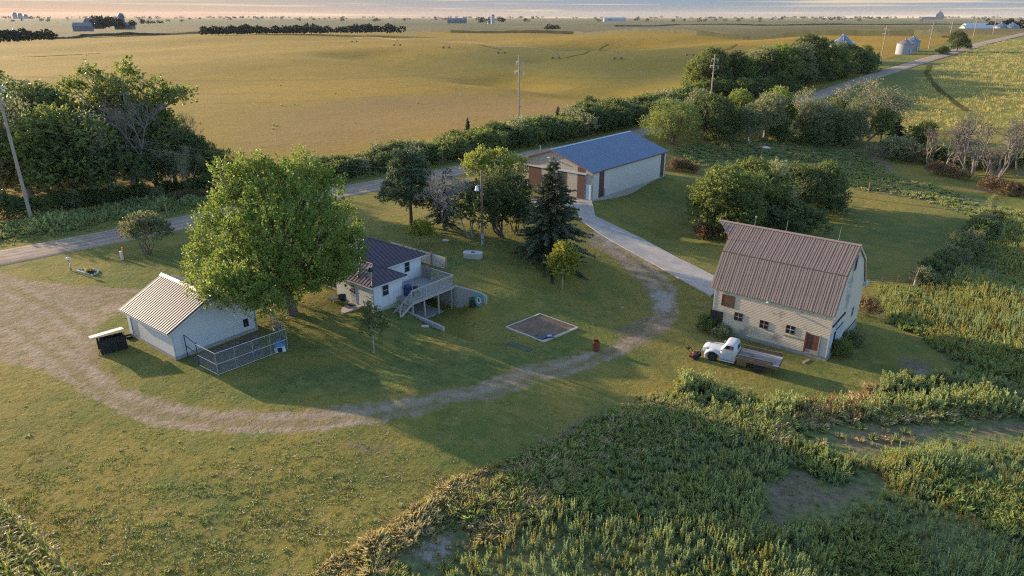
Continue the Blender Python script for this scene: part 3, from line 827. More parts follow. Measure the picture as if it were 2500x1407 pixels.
# ---------------------------------------------------------------- machine shed
def build_mshed():
    W, L = 14.1, 20.9
    O = Vector((11.15, 94.37, -.02)); A = R(140)
    rt = thing('machine_shed', 'long beige machine shed with maroon stripes and a metal roof tinted sky blue', 'shed', O, A)
    bei = board_mat('beige_ribbed_steel', (.38, .33, .275), .32, 'x', .22, (.40, .34, .27), .3, .03)
    beis = board_mat('beige_ribbed_steel_side', (.50, .48, .44), .32, 'y', .06, (.45, .42, .37), .25, .02)
    mar = board_mat('maroon_ribbed_steel', (.10, .045, .042), .32, 'xy', .2, (.12, .045, .04), .3, .05)
    M_R = metal_roof('galv_roof_sky_tint', (.105, .150, .225), .5, .1, None, .05)  # galvanised roof; the sky's blue reflection is put into its base colour
    EZ, RZ = 4.12, 6.42
    m = MB(); m.prism([(0, 0, .12), (W, 0, .12), (W, 0, EZ), (W / 2, 0, RZ), (0, 0, EZ)], (0, -.15, 0)); m.build('front_wall', bei, rt)
    m = MB(); m.prism([(0, -L, .12), (W, -L, .12), (W, -L, EZ), (W / 2, -L, RZ), (0, -L, EZ)], (0, .15, 0)); m.build('back_wall', bei, rt)
    for x0, x1 in ((0, .15), (W - .15, W)):
        m = MB(); m.box(x0, x1, -L + .15, -.15, .12, EZ); m.build('side_wall', beis, rt)
    m = MB(); m.box(-.04, W + .04, -L - .04, .04, -3.2, .118); m.build('foundation', M_CONCW, rt)
    for x, s in ((0, -1), (W, 1)):
        sw = Wall((x, 0, 0), (0, -1, 0), (s, 0, 0))
        for u0, u1 in ((1.62, 2.9), (L - 1.66, L - .55)):
            m = MB(); sw.box(m, u0, u1, .14, EZ - .02, 0, .012); m.build('stripe_panel', mar, rt)
    fw = Wall((0, 0, 0), (1, 0, 0), (0, 1, 0))
    # gable stripes above the track and sliding doors below it
    for u0, u1 in ((1.30, 2.55), (W - 2.3, W - 1.1)):
        m = MB(); fw.box(m, u0, u1, 3.75, EZ + (RZ - EZ) * u0 / (W / 2) - .08 if u0 < W / 2 else EZ + (RZ - EZ) * (W - u1) / (W / 2) - .08, 0, .014); m.build('stripe_panel', mar, rt)
    def door(u0, u1, stripes):
        m = MB(); fw.box(m, u0, u1, .16, 3.52, .06, .12); d = m.build('sliding_door', bei, rt)
        for a, b in stripes:
            m = MB(); fw.box(m, a, b, .18, 3.50, .12, .132); m.build('door_stripe', mar, d)
    door(1.15, 7.0, [(1.2, 2.50), (4.3, 5.9)]); door(7.05, 12.95, [(8.9, 11.2), (11.75 + .75, 12.9)])
    m = MB(); fw.box(m, .95, W - .35, 3.56, 3.76, 0, .26); m.build('door_track', M_WHITE, rt)
    m = MB(); fw.box(m, .22, 1.0, .16, 2.2, .0, .05); d = m.build('walk_door', simple('pale_blue_door', (.44, .55, .62), .5, 0, .06), rt)
    m = MB(); fw.box(m, .85, .92, 1.05, 1.15, .05, .1); m.build('handle', M_GALV, d)
    m = MB(); frame_ring(m, fw, .22, 1.0, .2, 2.2, .06, 0, .045); m.build('door_frame', M_WHITE, rt)
    m = MB(); m.tube((W / 2 + .35, .02, 5.2), (W / 2 + .35, .22, 5.22), .04); m.lathe([(.05, 0), (.20, .05), (.22, .16), (.05, .2)], (W / 2 + .35, .28, 5.1), 14); fw.box(m, W / 2 + .3, W / 2 + .42, 4.6, 5.2, 0, .05); m.build('floodlight', simple('lamp_white', (.75, .74, .7), .4), rt)
    ov = .3
    rf = MB()
    for s in (0, 1):
        f_ = (lambda x: W - x) if s else (lambda x: x)
        k = (RZ - EZ) / (W / 2)
        pl = [(f_(-ov), .35, EZ - ov * k + .05), (f_(-ov), -L - .35, EZ - ov * k + .05), (f_(W / 2), -L - .35, RZ + .05), (f_(W / 2), .35, RZ + .05)]
        if s: pl = pl[::-1]; pl = pl[2:] + pl[:2]
        roof_slab(rf, pl, .06)
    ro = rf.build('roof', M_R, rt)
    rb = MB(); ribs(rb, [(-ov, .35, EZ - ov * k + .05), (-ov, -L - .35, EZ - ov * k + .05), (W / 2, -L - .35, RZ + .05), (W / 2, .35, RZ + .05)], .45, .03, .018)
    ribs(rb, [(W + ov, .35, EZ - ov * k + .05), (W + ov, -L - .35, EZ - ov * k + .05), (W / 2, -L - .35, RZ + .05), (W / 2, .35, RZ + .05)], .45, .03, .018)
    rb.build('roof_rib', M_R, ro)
    m = MB(); m.prism([(W / 2 - .25, .37, RZ + .0), (W / 2, .37, RZ + .12), (W / 2 + .25, .37, RZ + .0)], (0, -L - .74, 0)); m.build('ridge_cap', simple('ridge_steel', (.42, .47, .55), .4, .4), ro)
    tr = simple('maroon_trim', (.20, .085, .075), .5, 0, .1)
    m = MB()
    for y0 in (.30, -L - .37):
        for s in (0, 1):
            f_ = (lambda x: W - x) if s else (lambda x: x)
            m.prism([(f_(-ov), y0, EZ - ov * k - .16), (f_(-ov), y0, EZ - ov * k - .012), (f_(W / 2), y0, RZ - .012), (f_(W / 2), y0, RZ - .17)], (0, .07, 0))
    m.box(-ov, -ov + .06, -L - .29, .29, EZ - ov * k - .13, EZ - ov * k - .012)
    m.build('rake_trim', tr, rt)
    m = MB(); m.tube((W * .72, -1.2, 5.2), (W * .72, -1.2, 6.35), .045, n=8); m.lathe([(.045, 0), (.09, .02), (.09, .1), (.03, .14)], (W * .72, -1.2, 6.3), 10); m.build('vent_pipe', M_GALV, ro)
    m = MB(); sw = Wall((0, 0, 0), (0, -1, 0), (-1, 0, 0)); sw.box(m, 2.75, 3.05, .2, 1.3, .0, .18); m.build('meter_box', simple('grey_box', (.22, .25, .3), .6), rt)
    return rt
build_mshed()

# ---------------------------------------------------------------- garage and its dog pen
def build_garage():
    L, W = 7.2, 6.9
    O = Vector((-25.17, 46.31, 0)); A = R(142)
    # local: +x along the long wall (away), +y points to the camera side; the building lies at y in [-W, 0]
    rt = thing('garage', 'white gable roofed garage with pale corrugated roof beside the big maple', 'garage', O, A)
    wl = board_mat('white_vertical_siding', (.50, .50, .495), .22, 'x', .14, (.52, .50, .47), .25, .03)
    wg = board_mat('white_gable_siding', (.47, .48, .50), .2, 'z', .05, (.6, .6, .6), .2, .02)
    EZ, RZ = 2.45, 4.15
    m = MB(); m.box(0, L, -.12, 0, .28, EZ); m.build('long_wall', wl, rt)
    m = MB(); m.box(0, L, -W, -W + .12, .28, EZ); m.build('long_wall', wl, rt)
    for x in (0, L - .12):
        m = MB(); m.prism([(x, -.12, .28), (x, -W + .12, .28), (x, -W + .12, EZ), (x, -W / 2, RZ - .02), (x, -.12, EZ)], (.12, 0, 0)); m.build('gable_wall', wg, rt)
    m = MB(); m.box(-.03, L + .03, -W - .03, .03, -.9, .278); m.build('foundation', M_FOUND, rt)
    M_RF = simple('pale_corrugated_roof', (.245, .230, .218), .55, .1, .08, 1.2)
    M_DK = simple('corrugation_furrow', (.05, .045, .048), .7, .0, .15, 2)
    ov = .40; k = (RZ - EZ) / (W / 2)
    n_ = [(-.3, ov, EZ - ov * k + .06), (L + .3, ov, EZ - ov * k + .06), (L + .3, -W / 2, RZ + .06), (-.3, -W / 2, RZ + .06)]
    f_ = [(x, -W - y, z) for x, y, z in n_]
    rf = MB(); roof_slab(rf, n_, .05); roof_slab(rf, f_, .05); ro = rf.build('roof', M_DK, rt)
    rb = MB(); ribs(rb, n_, .30, .15, .055); ribs(rb, f_, .30, .15, .055); rb.build('corrugation', M_RF, ro)
    m = MB(); m.prism([(-.32, -W / 2 - .22, RZ + .0), (-.32, -W / 2, RZ + .16), (-.32, -W / 2 + .22, RZ + .0)], (L + .64, 0, 0)); m.build('ridge_cap', simple('ridge_cap_pale', (.36, .34, .325), .5, .2), ro)
    m = MB()
    for x in (-.3, L + .22):
        for s in (0, 1):
            g = (lambda y: -W - y) if s else (lambda y: y)
            m.prism([(x, g(ov), EZ - ov * k - .14), (x, g(ov), EZ - ov * k + .005), (x, g(-W / 2), RZ + .005), (x, g(-W / 2), RZ - .15)], (.08, 0, 0))
    m.box(-.22, L + .22, ov - .06, ov, EZ - ov * k - .10, EZ - ov * k + .003)
    m.build('fascia', M_WHITE, rt)
    gw = Wall((0, 0, 0), (0, -1, 0), (-1, 0, 0))
    m = MB(); gw.box(m, W - 1.15, W - .72, .62, 1.3, 0, .03); m.build('pet_door', M_BLACK, rt)
    m = MB(); m.tube((-.02 - .03, -W + .06, .3), (-.05, -W + .06, EZ - .1), .045, n=8); m.build('downpipe', simple('grey_pipe', (.25, .28, .32), .5, .2), rt); m = MB(); m.tube((6.45, .05, .3), (6.45, .05, 2.0), .045, n=8); m.box(6.37, 6.53, 0, .1, 1.85, 2.0); m.build('conduit', simple('grey_pipe', (.25, .28, .32), .5, .2), rt)
    return rt
build_garage()
# ---------------------------------------------------------------- farmhouse
def build_house():
    rt = thing('farmhouse', 'white farmhouse with dark purple metal hip roofs and a raised rear deck', 'house', (HO[0], HO[1], 0), R(-39.5))
    ws = board_mat('white_house_siding', (.52, .53, .55), .6, 'xy', .05, (.62, .62, .6), .15, .02)
    M_R = metal_roof('plum_standing_seam', (.098, .070, .088), .45, .35, None, .06)
    M_RS = simple('plum_seam', (.105, .082, .10), .5, .2, .05)
    # main block and low wing
    m = MB(); m.box(-10.2, -2.45, .5, 8.15, -2.5, 2.16); m.build('main_wall', ws, rt)
    m = MB(); m.box(-5.2, 0, .02, 3.45, -.42, 1.84); m.build('wing_wall', ws, rt)
    m = MB(); m.box(-5.17, -.03, .05, 3.42, -1.4, -.42); m.build('foundation', M_CONCW, rt)
    def hip(x0, x1, y0, y1, ze, ap0, ap1, th, name, sp):
        A, B, C, D = (x0, y0, ze), (x1, y0, ze), (x1, y1, ze), (x0, y1, ze)
        faces = [[A, B, ap1, ap0] if ap0 != ap1 else [A, B, ap1], [B, C, ap1], [C, D, ap0, ap1] if ap0 != ap1 else [C, D, ap0], [D, A, ap0]]
        m = MB()
        for f in faces: roof_slab(m, f, th)
        ro = m.build(name, M_R, rt)
        m = MB()
        for f in faces: ribs(m, f, sp, .035, .035)
        m.build('standing_seam', M_RS, ro)
        m = MB()
        for p, q in ((A, ap0), (B, ap1), (C, ap1), (D, ap0)): m.tube(Vector(p) + Vector((0, 0, .01)), Vector(q) + Vector((0, 0, .02)), .04, n=6)
        if ap0 != ap1: m.tube(Vector(ap0) + Vector((0, 0, .02)), Vector(ap1) + Vector((0, 0, .02)), .05, n=6)
        m.build('hip_cap', M_RS, ro)
        m = MB(); t_ = .14
        m.box(x0 + .02, x1 - .02, y0 + .02, y0 + .06, ze - t_ - .05, ze - .055); m.box(x0 + .02, x1 - .02, y1 - .06, y1 - .02, ze - t_ - .05, ze - .055)
        m.box(x0 + .02, x0 + .06, y0 + .06, y1 - .06, ze - t_ - .05, ze - .055); m.box(x1 - .06, x1 - .02, y0 + .06, y1 - .06, ze - t_ - .05, ze - .055)
        m.build('fascia', M_WHITE, rt)
        return ro
    r1 = hip(-10.6, -2.05, .1, 8.6, 2.27, (-6.6, 4.35, 4.25), (-6.05, 4.35, 4.25), .05, 'main_roof', .42)
    r2 = hip(-5.6, .35, -.32, 3.88, 1.98, (-3.7, 1.78, 3.08), (-1.95, 1.78, 3.08), .05, 'wing_roof', .42)
    # metal chimney with cap on the wing roof, white vent on the main roof
    m = MB(); m.tube((-.75, .55, 2.2), (-.75, .55, 3.25), .16, n=16); c = m.build('chimney', M_GALV, r2, smooth_=True)
    m = MB(); m.lathe([(.20, 0), (.25, .06), (.25, .30), (.2, .36)], (-.75, .55, 3.0), 16); m.build('chimney_cap', simple('soot_metal', (.05, .06, .07), .5, .5), c)
    m = MB(); m.lathe([(.14, 0), (.2, .05), (.03, .14)], (-.75, .55, 3.38), 14); m.build('rain_hat', M_WHITE, c)
    m = MB(); m.tube((-8.2, 3.6, 3.2), (-8.2, 3.6, 4.05), .07, n=10); m.build('vent_pipe', M_WHITE, r1)
    # openings
    sw = Wall((0, 0, 0), (0, 1, 0), (1, 0, 0)); mw = Wall((-2.45, 0, 0), (0, 1, 0), (1, 0, 0)); nw = Wall((0, .02, 0), (1, 0, 0), (0, -1, 0)); nm = Wall((0, .5, 0), (1, 0, 0), (0, -1, 0))
    window(rt, sw, 1.12, 1.80, .66, 1.62, M_WHITE, M_GLASS, .05, (1, 2), .035)
    window(rt, mw, 6.02, 6.62, .98, 2.0, M_WHITE, M_GLASS, .05, (1, 2), .03)
    window(rt, nm, -7.1, -5.55, .2, 1.35, simple('brown_sash', (.11, .085, .07), .6), M_GLASS, .06, (2, 1), .05)
    m = MB(); nw.box(m, -3.08, -2.36, -.38, 1.56, 0, .04); d = m.build('entry_door', simple('white_door', (.40, .41, .42), .45, 0, .04), rt)
    m = MB(); nw.box(m, -2.92, -2.48, .62, 1.42, .04, .055); pn = m.build('pane', M_GLASS, d)
    m = MB()
    for i in (1, 2): nw.box(m, -2.92 + .44 * i / 3 - .012, -2.92 + .44 * i / 3 + .012, .62, 1.42, .056, .07)
    for i in (1, 2): nw.box(m, -2.92, -2.48, .62 + .8 * i / 3 - .012, .62 + .8 * i / 3 + .012, .056, .072)
    m.build('muntin', M_WHITE, d)
    m = MB(); m.tube((-3.02, -.02, .5), (-3.02, -.1, .5), .035, n=10); m.build('knob', M_BLACK, d)
    m = MB(); m.box(-3.18, -2.95 - .04, -.02 - .06, -.0, .72, .92); m.build('porch_lamp', M_BLACK, rt)
    m = MB(); m.tube((.05, .08, -.4), (.05, .08, 1.78), .045, n=8); m.tube((.05, .08, 1.8), (.05, .55, 1.84), .035, n=8); m.build('downpipe', M_WHITE, rt)
    m = MB(); mw.box(m, 3.7, 7.8, -2.28, -.22, 0, .02); m.build('basement_door', simple('shadowed_sliding_door', (.09, .09, .10), .3), rt)  # dark panel; its base colour holds the shade under the deck
    # deck
    dk = board_mat('grey_deck_boards', (.30, .295, .285), .14, 'y', .16, (.28, .27, .26), .4, .1)
    M_RL = simple('weathered_rail', (.36, .34, .315), .8, 0, .15, 5, .2, .2, (.3, .27, .24))
    m = MB(); m.box(.02, 2.0, 2.75, 8.25, .03, .09); m.box(-2.43, .02, 3.47, 8.25, .03, .09)
    D = m.build('deck', dk, rt)
    m = MB()
    m.box(1.96, 2.03, 2.72, 8.28, -.22, .028); m.box(-2.43, 1.955, 8.21, 8.28, -.22, .028); m.box(.03, 1.955, 2.72, 2.78, -.22, .028)
    for k in range(9): m.box(-2.4 if 3.6 + k * .55 > 3.5 else .05, 1.95, 3.6 + k * .5, 3.65 + k * .5, -.2, .026)
    m.box(2.04, 2.10, 2.72, 8.28, .0, .06)
    m.build('joist', M_RL, D)
    for y in (2.95, 4.4, 6.2, 7.95):
        m = MB(); m.box(1.78, 1.9, y - .06, y + .06, -2.6, -.221); m.build('post', M_RL, D)
    def rail(p, q, name='railing'):
        p, q = Vector(p), Vector(q); d = q - p; L = d.length; d.normalize(); n_ = d.cross(Vector((0, 0, 1))).normalized()
        m = MB()
        def bar(a, b, hw, z0, z1): m.prism([a - n_ * hw + Vector((0, 0, z0)), a + n_ * hw + Vector((0, 0, z0)), a + n_ * hw + Vector((0, 0, z1)), a - n_ * hw + Vector((0, 0, z1))], b - a)
        bar(p, q, .075, 1.0, 1.045); bar(p, q, .02, .86, .96); bar(p, q, .02, .12, .2)
        k = int(L / .15)
        for i in range(1, k): c_ = p + d * (L * i / k); m.prism([c_ + (d * a + n_ * b) * .018 + Vector((0, 0, .08 + 0)) + n_ * .035 for a, b in ((-1, -1), (1, -1), (1, 1), (-1, 1))], (0, 0, .88))
        k = max(1, round(L / 1.75))
        for i in range(k + 1): c_ = p + d * (L * i / k); m.prism([c_ + (d * a + n_ * b) * .045 + Vector((0, 0, -.15)) for a, b in ((-1, -1), (1, -1), (1, 1), (-1, 1))], (0, 0, 1.15))
        m.build(name, M_RL, D)
    rail((1.93, 2.8, .09), (1.93, 8.18, .09)); rail((1.93, 8.18, .09), (-2.36, 8.18, .09))
    m = MB(); m.box(-2.4, -1.0, 8.15, 8.19, .1, 1.2); m.build('privacy_screen', M_OLDWOOD, D)
    # stair down from the deck
    m = MB()
    for i in range(5): m.box(.98, 1.98, 2.72 - (i + 1) * .27, 2.72 - i * .27 + .02, .06 - (i + 1) * .185 - .04, .06 - (i + 1) * .185)
    st = m.build('stair_tread', M_OLDWOOD, D)
    for x in (.93, 1.985):
        m = MB(); m.prism([(x, 2.74, .0), (x, 2.74, -.25), (x, 1.25, -1.12), (x, 1.25, -.86)], (.045, 0, 0)); m.build('stair_stringer', M_RL, D)
    m = MB()
    m.prism([(1.96, 2.74, 1.05), (2.06, 2.74, 1.05), (2.06, 1.3, .02), (1.96, 1.3, .02)], (0, 0, .05))
    for i in range(9): y = 2.6 - i * .155; z = .98 - i * .111; m.box(1.99, 2.02, y - .018, y + .018, z - .95, z + .0)
    m.box(1.96, 2.05, 1.26, 1.35, -1.1, .06); m.build('stair_railing', M_RL, D)
    return rt
build_house()
def W_(a, b, z=0): return Vector((HO[0] + HA[0] * a + HB[0] * b, HO[1] + HA[1] * a + HB[1] * b, z))
HR = R(-39.5)
# patio slab, stair pad, under-deck slab
def slab(name, pts, z0, z1, mat):
    m = MB(); m.prism([W_(a, b, z0) for a, b in pts], (0, 0, z1 - z0)); return struct(m.build(name, mat))
M_PAT = simple('patio_concrete', (.37, .335, .30), .85, 0, .12, 1.2, .2, .2, (.36, .32, .28))
slab('patio', [(-1.65, .0), (-1.6, -2.5), (-3.3, -2.55), (-6.2, -1.9), (-9.0, -1.5), (-9, .45), (-5.3, .45), (-5.25, 0.0)], -.9, -.38, M_PAT)
slab('stair_pad', [(.6, .55), (2.3, .7), (2.3, 1.5), (.6, 1.5)], -1.4, -.93, M_CONCW)
slab('under_deck_slab', [(-2.42, 3.5), (1.7, 3.5), (1.7, 7.0), (-2.42, 7.0)], -2.6, -2.24, M_CONCW)
# retaining walls
m = MB(); O_ = W_(0, 0)
def rw(pts, th, label, name):
    m = MB()
    for i in range(len(pts) - 1):
        (a0, b0, z0, l0), (a1, b1, z1, l1) = pts[i], pts[i + 1]
        m.add([W_(a0, b0, l0), W_(a1, b1, l1), W_(a1, b1 + th, l1), W_(a0, b0 + th, l0), W_(a0, b0, z0), W_(a1, b1, z1), W_(a1, b1 + th, z1), W_(a0, b0 + th, z0)],
              [(3,2,1,0),(4,5,6,7),(0,1,5,4),(1,2,6,5),(2,3,7,6),(3,0,4,7)])
    tag(m.build(name, M_CONCW), label, 'wall')
rw([(-2.4, 8.3, -.02, -2.8), (2.2, 8.3, -.02, -2.8), (4.3, 8.45, .02, -2.2), (5.1, 8.6, -.08, -1.8), (5.6, 8.7, -.3, -1.8)], .22, 'grey concrete retaining wall running out from under the deck beside the teal ring', 'retaining_wall')
rw([(1.3, 2.52, -.88, -2.9), (3.6, 2.52, -1.0, -2.9), (5.2, 2.5, -1.05, -2.9), (6.1, 2.48, -1.12, -2.9)], .22, 'low sloping concrete retaining wall at the foot of the deck stairs', 'retaining_wall')
# white board fence behind the house
p0 = G(1090, 661); n_f = 4
rtf = thing('board_fence', 'sunlit white board fence panels between brown posts behind the house', 'fence', (p0.x, p0.y, p0.z), HR + math.pi)
M_FB = simple('whitewashed_boards', (.47, .435, .385), .75, 0, .12, 4, .15, .2, (.48, .42, .36))
for i in range(4):
    m = MB()
    for k in range(6): m.box(i * 2.15 + .07, i * 2.15 + 2.08, -.03, .0 + .003 * k, .12 + k * .215, .12 + k * .215 + .205)
    m.build('panel', M_FB, rtf)
for i in range(5):
    m = MB(); m.box(i * 2.15 - .06, i * 2.15 + .06, -.06, .07, -.5, 1.5 + .08 * (i % 2)); m.build('post', simple('fence_post_wood', (.27, .17, .11), .85, 0, .2, 5, .2), rtf)

# patio and deck furniture
pz = -.38
def at_h(a, b, z): return tuple(W_(a, b, z))
rt = thing('patio_chair', 'dark green woven patio chair by the house door', 'chair', at_h(-3.25, -.85, pz), HR + R(20))
M_CH = simple('dark_green_wicker', (.05, .075, .07), .6, .1, .3, 20, .4)
m = MB(); m.box(-.3, .3, -.28, .28, .38, .44); m.build('seat', M_CH, rt)
m = MB(); rr = [[( .36 * math.cos(q), .02 + .34 * math.sin(q) - .04, z) for q in np.linspace(R(-20), R(200), 12)] for z in (.44, .7, .95)]
vs = [p for r in rr for p in r] + [(x * .9, y * .9, z) for r in rr for x, y, z in r]; fs = []
for j in range(2):
    for i in range(11): fs += [(j*12+i, j*12+i+1, (j+1)*12+i+1, (j+1)*12+i), (36+j*12+i+1, 36+j*12+i, 36+(j+1)*12+i, 36+(j+1)*12+i+1)]
for i in range(11): fs.append((24+i, 24+i+1, 60+i+1, 60+i))
m.add(vs, fs); m.build('backrest', M_CH, rt, smooth_=True)
for x in (-.27, .27):
    for y in (-.25, .25):
        m = MB(); m.tube((x, y, .4), (x * 1.1, y * 1.15, 0), .025, .02); m.build('leg', M_CH, rt)
rt = thing('patio_table', 'low dark patio table beside the woven chair', 'table', at_h(-4.5, -1.0, pz), HR)
m = MB(); m.box(-.55, .55, -.35, .35, .42, .47); m.build('tabletop', simple('table_glass', (.12, .14, .15), .25), rt)
for x in (-.48, .48):
    for y in (-.29, .29):
        m = MB(); m.box(x - .025, x + .025, y - .025, y + .025, 0, .42); m.build('leg', M_WHITE, rt)
rt = thing('door_mat', 'dark door mat on the patio at the house door', 'mat', at_h(-2.65, -.4, pz + .004), HR)
m = MB(); m.prism([(-.42, -.26, 0), (.42, -.26, 0), (.42, .26, 0), (-.42, .26, 0)], (0, 0, .02)); m.box(-.38, .38, -.22, .22, .02, .026); m.build('pile', simple('mat_rubber', (.03, .028, .028), .95), rt)
rt = thing('covered_grill', 'navy blue covered grill on the deck against the house wall', 'grill', at_h(.42, 3.75, .09), HR)
m = MB(); m.loft([[(-.28, -.33, 0), (.28, -.33, 0), (.28, .33, 0), (-.28, .33, 0)], [(-.25, -.31, .75), (.25, -.31, .75), (.25, .31, .75), (-.25, .31, .75)], [(-.17, -.28, 1.02), (.16, -.28, 1.0), (.16, .28, 1.02), (-.17, .28, 1.0)]])
m.build('cover', simple('navy_cover', (.03, .045, .13), .7, 0, .2, 4, .3), rt, bevel=.05)
m = MB(); m.box(-.3, .3, -.36, -.332, .68, .75); m.build('side_shelf', M_BLACK, rt)
rt = thing('deck_chair', 'dark slatted chair standing on the deck by the railing', 'chair', at_h(1.3, 4.0, .09), HR + R(70))
m = MB(); m.box(-.25, .25, -.25, .25, .4, .44); m.build('seat', M_BLACK, rt)
m = MB(); [m.box(-.24 + i * .1, -.17 + i * .1, .22, .26, .44, .95) for i in range(5)]; m.build('backrest', M_BLACK, rt)
for x in (-.22, .22):
    for y in (-.22, .22):
        m = MB(); m.box(x - .02, x + .02, y - .02, y + .02, 0, .4); m.build('leg', M_BLACK, rt)
rt = thing('planter', 'grey planter standing in the deck corner', 'planter', at_h(-.6, 7.8, .09), HR)
m = MB(); m.lathe([(.13, 0), (.19, .38), (.15, .38)], n=16); m.build('pot', simple('grey_pot', (.35, .36, .33), .7), rt)
m = MB(); m.lathe([(.12, .36), (.2, .55), (.05, .85)], n=9); m.build('plant', simple('dull_plant', (.20, .23, .16), .8, 0, .4, 20, .6), rt)
# teal ring and black bin at the wall end
p = W_(5.25, 8.15); p.z = hz1(p.x, p.y)
rt = thing('inflatable_ring', 'teal oval ring leaning on the end of the retaining wall', 'ring', tuple(p), HR + R(68))
def ovl(r0, tub, mat, name, zc=.62):
    m = MB(); N, K = 28, 8; rings = []
    for i in range(N):
        q = 2 * math.pi * i / N; c_ = Vector((r0 * .62 * math.cos(q), .12 + .12 * math.sin(q), zc + r0 * math.sin(q))); o_ = Vector((math.cos(q), .1 * math.sin(q), math.sin(q))).normalized(); s_ = Vector((0, 1, 0))
        rings.append([c_ + (o_ * math.cos(2*math.pi*j/K) + s_ * math.sin(2*math.pi*j/K)) * tub for j in range(K)])
    rings.append(rings[0]); m.loft(rings, cap=False); return m.build(name, mat, rt, smooth_=True)
ovl(.50, .12, simple('teal_plastic', (.025, .19, .175), .4), 'outer_ring'); ovl(.26, .08, simple('pinkish_plastic', (.52, .36, .33), .5), 'inner_ring')
p = W_(4.55, 8.0); p.z = hz1(p.x, p.y)
rt = thing('rubbish_bin', 'black bin standing beside the teal ring', 'bin', tuple(p), HR + R(30))
m = MB(); m.loft([[(-.2, -.24, .06), (.2, -.24, .06), (.2, .24, .06), (-.2, .24, .06)], [(-.27, -.3, .8), (.27, -.3, .8), (.27, .3, .8), (-.27, .3, .8)]]); m.build('body', simple('dark_bin', (.02, .035, .03), .5), rt, bevel=.02)
m = MB(); m.box(-.29, .29, -.32, .34, .81, .87); m.build('lid', simple('dark_lid', (.035, .05, .045), .5), rt, bevel=.02)
for y in (-.26, .26):
    m = MB(); m.tube((-.2, y - .03, .1), (-.2, y + .03, .1), .1, n=12); m.build('wheel', M_BLACK, rt)
# young plank lying by the lower wall
p = W_(4.4, 2.0); p.z = hz1(p.x, p.y) + .12
rt = thing('stone_block', 'pale block lying in the grass beside the low retaining wall', 'block', tuple(p), HR + R(40)); m = MB(); m.box(-.32, .32, -.1, .1, -.16, .0); m.box(-.25, .25, -.07, .07, 0, .03); m.build('stone', simple('pale_stone', (.5, .5, .48), .8, 0, .15, 6, .3), rt, bevel=.02)

